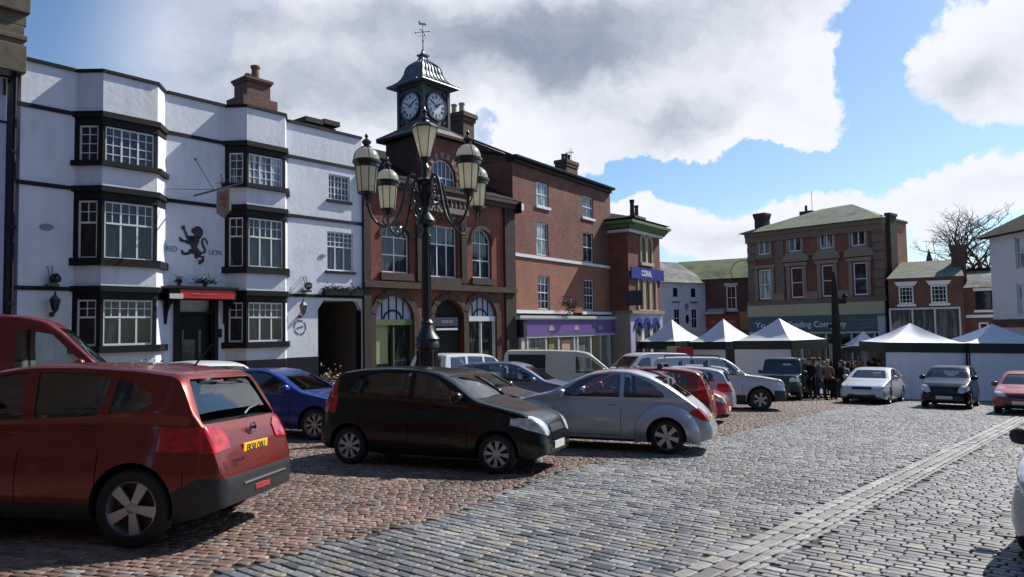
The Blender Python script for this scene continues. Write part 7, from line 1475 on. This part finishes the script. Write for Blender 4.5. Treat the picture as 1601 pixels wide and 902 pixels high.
# ================================================================ people
def person(loc,face,label,top,bot,hair,h=1.7,step=.12,arm=0.0,longhair=False):
    k=h/1.72; J={}
    def P(n,x,y,z,r): J[n]=(Vector((x,y,z))*k,r*k)
    P('pel',0,0,.95,.145);P('wai',0,0,1.10,.13);P('che',0,.01,1.30,.155);P('nek',0,.01,1.47,.055);P('hd0',0,.03,1.55,.075);P('hd1',0,.035,1.65,.085);P('top',0,.02,1.71,.06)
    for s_,n in ((-1,'l'),(1,'r')):
        st=step*s_; P('hip'+n,s_*.10,0,.90,.10);P('kne'+n,s_*.11,st*.8+.02,.50,.062);P('ank'+n,s_*.11,st,.09,.042);P('toe'+n,s_*.12,st+.15,.035,.035)
        P('sho'+n,s_*.185,0,1.41,.062);P('elb'+n,s_*.245,-.03-st*.6+arm*.1,1.13,.045);P('wri'+n,s_*.25,.08-st*.8+arm*.25,.90+arm*.2,.030);P('han'+n,s_*.245,.11-st*.8+arm*.33,.82+arm*.25,.034)
        for f in range(4): P('fi%d%s'%(f,n),s_*.245+(f-1.5)*.02,.13-st*.8+arm*.36,.745+arm*.25+.006*abs(f-1.5),.0095)
        P('th'+n,s_*.215,.15-st*.8+arm*.33,.80+arm*.25,.0105)
    E_=[('pel','wai'),('wai','che'),('che','nek'),('nek','hd0'),('hd0','hd1'),('hd1','top')]
    for n in 'lr': E_+=[('pel','hip'+n),('hip'+n,'kne'+n),('kne'+n,'ank'+n),('ank'+n,'toe'+n),('che','sho'+n),('sho'+n,'elb'+n),('elb'+n,'wri'+n),('wri'+n,'han'+n),('han'+n,'th'+n)]+[('han'+n,'fi%d%s'%(f,n)) for f in range(4)]
    names=list(J); me=bpy.data.meshes.new('p'); me.from_pydata([tuple(J[n][0]) for n in names],[(names.index(a),names.index(b)) for a,b in E_],[]); o=bpy.data.objects.new('p',me); C.objects.link(o)
    m=o.modifiers.new('s','SKIN'); sv=me.skin_vertices[0].data
    for i,n in enumerate(names): sv[i].radius=(J[n][1],J[n][1]*(.8 if n in('pel','wai','che') else 1))
    sv[0].use_root=True; m2=o.modifiers.new('u','SUBSURF'); m2.levels=1; m2.render_levels=1
    dg=bpy.context.evaluated_depsgraph_get(); b=bpy.data.meshes.new_from_object(o.evaluated_get(dg)); kill(o); b.materials.clear()
    for mt in (SK,bot,top,G1): b.materials.append(mt)
    for p in b.polygons:
        z=p.center.z/k; x=abs(p.center.x)/k; p.material_index=3 if z<.10 else (1 if (z<.93 and x<.205) else (2 if (z<1.47 and not (x>.2 and z<.90+arm*.2)) else 0))
    smooth(b,None); b.polygons.foreach_set('use_smooth',[True]*len(b.polygons)); r=bpy.data.objects.new('person',b); C.objects.link(r); r.location=(loc[0],loc[1],gz(*loc)); r.rotation_euler=(0,0,face); tag(r,label,'person',"people shopping by the market stalls")
    q=MB(); q.T=Matrix.Translation(Vector((0,.012,1.645))*k); 
    q.lathe([(.093*math.sin(PI*j/10)*k+.001,.10*-math.cos(PI*j/10)*k) for j in range(4,11)],(0,-.008,.012),12); 
    if longhair: q.box(-.08*k,.08*k,-.10*k,-.03*k,-.25*k,.03*k)
    q.build('hair',hair,r,60); q=MB(); q.T=Matrix.Translation(Vector((0,.035,1.62))*k)
    for s_ in (-1,1): q.ball((s_*.03*k,.083*k,.02*k),.010*k,6,4); q.ball((s_*.088*k,-.01*k,0),.018*k,6,4)
    q.build('ear',SK,r); q=MB(); q.T=Matrix.Translation(Vector((0,.035,1.62))*k); q.prism([(-.012*k,-.02*k),(.012*k,-.02*k),(0,.02*k)],.078*k,.10*k); q.build('nose',SK,r)
    return r
PP=[(1268,32.0,'person in a black coat nearest the bull bar of the silver off-road car',G1,G1,HR,.3),(1280,31.6,'person in a grey hooded top left of the dark column base',G4,G7,HR,0),(1293,31.8,'person in a tan jacket in front of the dark column base',G3,G1,HG,.5),(1314,32.2,'person in a black jacket just right of the dark column base',G1,G7,HR,.2),(1262,34.5,'person in a dark coat beside the dark green utility vehicle',G1,G7,HR,0),(1272,33.3,'person in a cream top just left of the dark rail of clothes',G5,G1,HR,0),(1287,33.0,'person in a navy jacket left of the dark column',G2,G1,HG,.5),(1296,35.2,'person in black directly left of the dark column',G1,G1,HR,0),
 (1319,34.0,'person in a pale top right of the dark column',G5,G7,HG,.6),(1325,35.6,'person in a maroon coat right of the dark column',G6,G1,HR,0),(1338,34.6,'person in a dark jacket above the left side of the pale silver car',G1,G7,HR,.4),(1348,35.6,'person in a grey coat under the tan awning',G4,G1,HG,0),
 (1357,35.0,'person in black above the roof of the pale silver car',G1,G1,HR,.3),(1366,36.0,'person in navy above the roof bars end of the pale silver car',G2,G7,HR,0),(1374,35.2,'person in black nearest the left end of the white market wall',G1,G1,HR,0)]
for i,(px,d,lab,t,b,hh_,ar) in enumerate(PP): p=at(px,d,560); person((p.x,p.y),random.uniform(-2.5,2.5),lab,t,b,hh_,h=random.uniform(1.6,1.82),step=random.uniform(.02,.18),arm=ar,longhair=i%3==0)
# ================================================================ plants near the inn, flower tub, kerb
def pot(px,d,label,h,wd,seed,name='potted_shrub',cat='plant',cols=None,g=None):
    a=at(px,d,560); r=empty(name,(a.x,a.y,gz(a.x,a.y)),0,label,cat,g); q=MB(); q.lathe([(.16,0),(.2,.05),(.25,.45),(.28,.47),(.28,.52),(.22,.52)],n=16); q.build('pot',simple('tub_brown',(.10,.06,.035),.8,var=.3),r)
    leafclump(900,lambda z:(z.gauss(0,wd),z.gauss(0,wd),.5+abs(z.gauss(0,h*.5))),.05,seed).build('foliage',simple('shrub_leaf',(.06,.10,.03),.55,var=.5,scale=30),r,None)
    for nm,c_,n_ in (cols or ()): leafclump(n_,lambda z:(z.gauss(0,wd),z.gauss(0,wd)-.05,.62+abs(z.gauss(0,h*.5))),.055,seed+5).build(nm,simple(nm+'_col',c_,.5),r,None)
pot(243,19.6,'bushy green plant in a tub under the left bay of the inn',.75,.16,31); pot(391,22.3,'small green plant in a tub under the right bay of the inn',.55,.12,32)
pot(518,23.0,'tub of red and white flowers in front of the carriage arch',.5,.2,33,'flower_tub','flower tub',(('red_flowers',(.5,.04,.06),160),('white_flowers',(.6,.58,.55),110),('orange_flowers',(.5,.25,.06),60)))
# bare tree
def bare_tree(px,d,ytop,label,seed,spread=1.0,lim=5):
    a=at(px,d,440); zt=at(px,d,ytop).z-gz(a.x,a.y); rg=random.Random(seed); r=empty('bare_tree',(a.x,a.y,gz(a.x,a.y)),0,label,'tree','leafless trees behind the roofs'); tr=MB(); br=MB(); cnt=[0]
    def grow(p,dr,L_,rad,lev):
        pts=[p]; dd=dr.copy(); n=4
        for i in range(n):
            dd=(dd+Vector((rg.gauss(0,.13),rg.gauss(0,.13),rg.gauss(0,.08)+.03))).normalized(); pts.append(pts[-1]+dd*L_/n)
        (tr if lev==0 else br).tube(pts,[rad*(1-.4*i/n) for i in range(n+1)],6 if lev<2 else 3,cap=False)
        if lev>=lim: return
        nb=rg.choice((3,4)) if lev<3 else rg.choice((2,3,3))
        for i in range(nb):
            t=rg.uniform(.45,1.0) if i else 1.0; q0=pts[0].lerp(pts[-1],t) if t<1 else pts[-1]; j=min(n,int(round(t*n))); q0=pts[j]
            ax=Vector((rg.gauss(0,1),rg.gauss(0,1),rg.gauss(0,.35))).normalized(); nd=(dd*rg.uniform(.6,1.1)+ax*.75*spread).normalized(); grow(q0,nd,L_*rg.uniform(.62,.82),rad*.6,lev+1)
    grow(Vector((0,0,0)),Vector((0,0,1)),zt*.34,zt*.026,0)
    BK=simple('bark',(.07,.06,.05),.9,var=.4,scale=5); t=tr.build('trunk',BK,r); br.build('crown',BK,r,None); k=zt/max(p.z for p in br.v); r.scale=(k*1.05,k*1.05,k); return r
bare_tree(1492,66,316,'large bare winter tree rising behind the low brick shop chimney',4,1.05,7); bare_tree(1530,64,372,'small bare tree left of the pale corner house roof',8,1.2,5)
q=MB(); a=gnd(1262,618); b=gnd(1330,620); 
F=Frame((a.x,a.y),(b.x-a.x,b.y-a.y)); Lk=(Vector((b.x,b.y))-Vector((a.x,a.y))).length; r=q
q.box(0,Lk,-.08,.08,-.1,.13); o=q.build('kerb',simple('kerb_stone',(.35,.34,.33),.8,var=.2),None,None,bev=.015); o.location=(a.x,a.y,gz(a.x,a.y)); o.rotation_euler=(0,-math.atan2(gz(b.x,b.y)-gz(a.x,a.y),Lk),F.rot); tag(o,kind='structure')
# stray cleaner: every top-level mesh without tags is structure
bpy.context.view_layer.update()

# ================================================================ unseen blocks added behind and left of the camera to darken fill and reflections
BRX=brickmat('added_dark_brick',(.075,.036,.03),(.05,.028,.024),(.06,.05,.045),stain=.4)  # brick kept dark so the added blocks give dim reflections
for (x0,y0,x1,y1,h,mt,lab,nm) in ((-10.5,-4.6,-3.2,-6.2,14,BRX,'added unseen dark brick block behind the viewer to the left','house'),(-3.0,-6.4,5,-6.6,16,BRX,'tall added unseen dark brick block directly behind the viewer','house'),(5.2,-6.6,17,-5.5,14,BRX,'added unseen dark brick block behind the viewer to the right','house'),(-12.2,8,-11,-4.4,13,BRX,'added unseen dark brick block out of view on the left side','house')):
    F=Frame((x1,y1),(x0-x1,y0-y1)) if nm else None; W=math.hypot(x1-x0,y1-y0); F.zb=gz(x1,y1)-1.2; F.P0.z=F.zb; r=froot('added_block',F,lab,'house'); q=MB(); hs2=[]
    for k in range(int(W//2.6)):
        for fz in (4.6,7.4): hs2.append((.8+k*2.6,1.9+k*2.6,fz,fz+1.6))
    hs2=[v_ for v_ in hs2 if v_[3]<h]; 
    wall(q,0,W,0,h+.6,hs2,0,.15,.3); q.box(0,W,.3,8,0,h+.6); q.build('wall',mt,r,None); q=MB()
    for v_ in hs2: q.box(v_[0],v_[1],.1,.14,v_[2],v_[3])
    q.build1('window',GLB,r,None); q=MB(); q.box(.3,W-.3,-.1,-.01,1.2,3.6); q.build('shop_window',GLS,r,None); q=MB(); q.prism([(-.3,h+.6),(8.3,h+.6),(4,h+3.2)],0,W,'x'); q.build('roof',SLD,r,None)
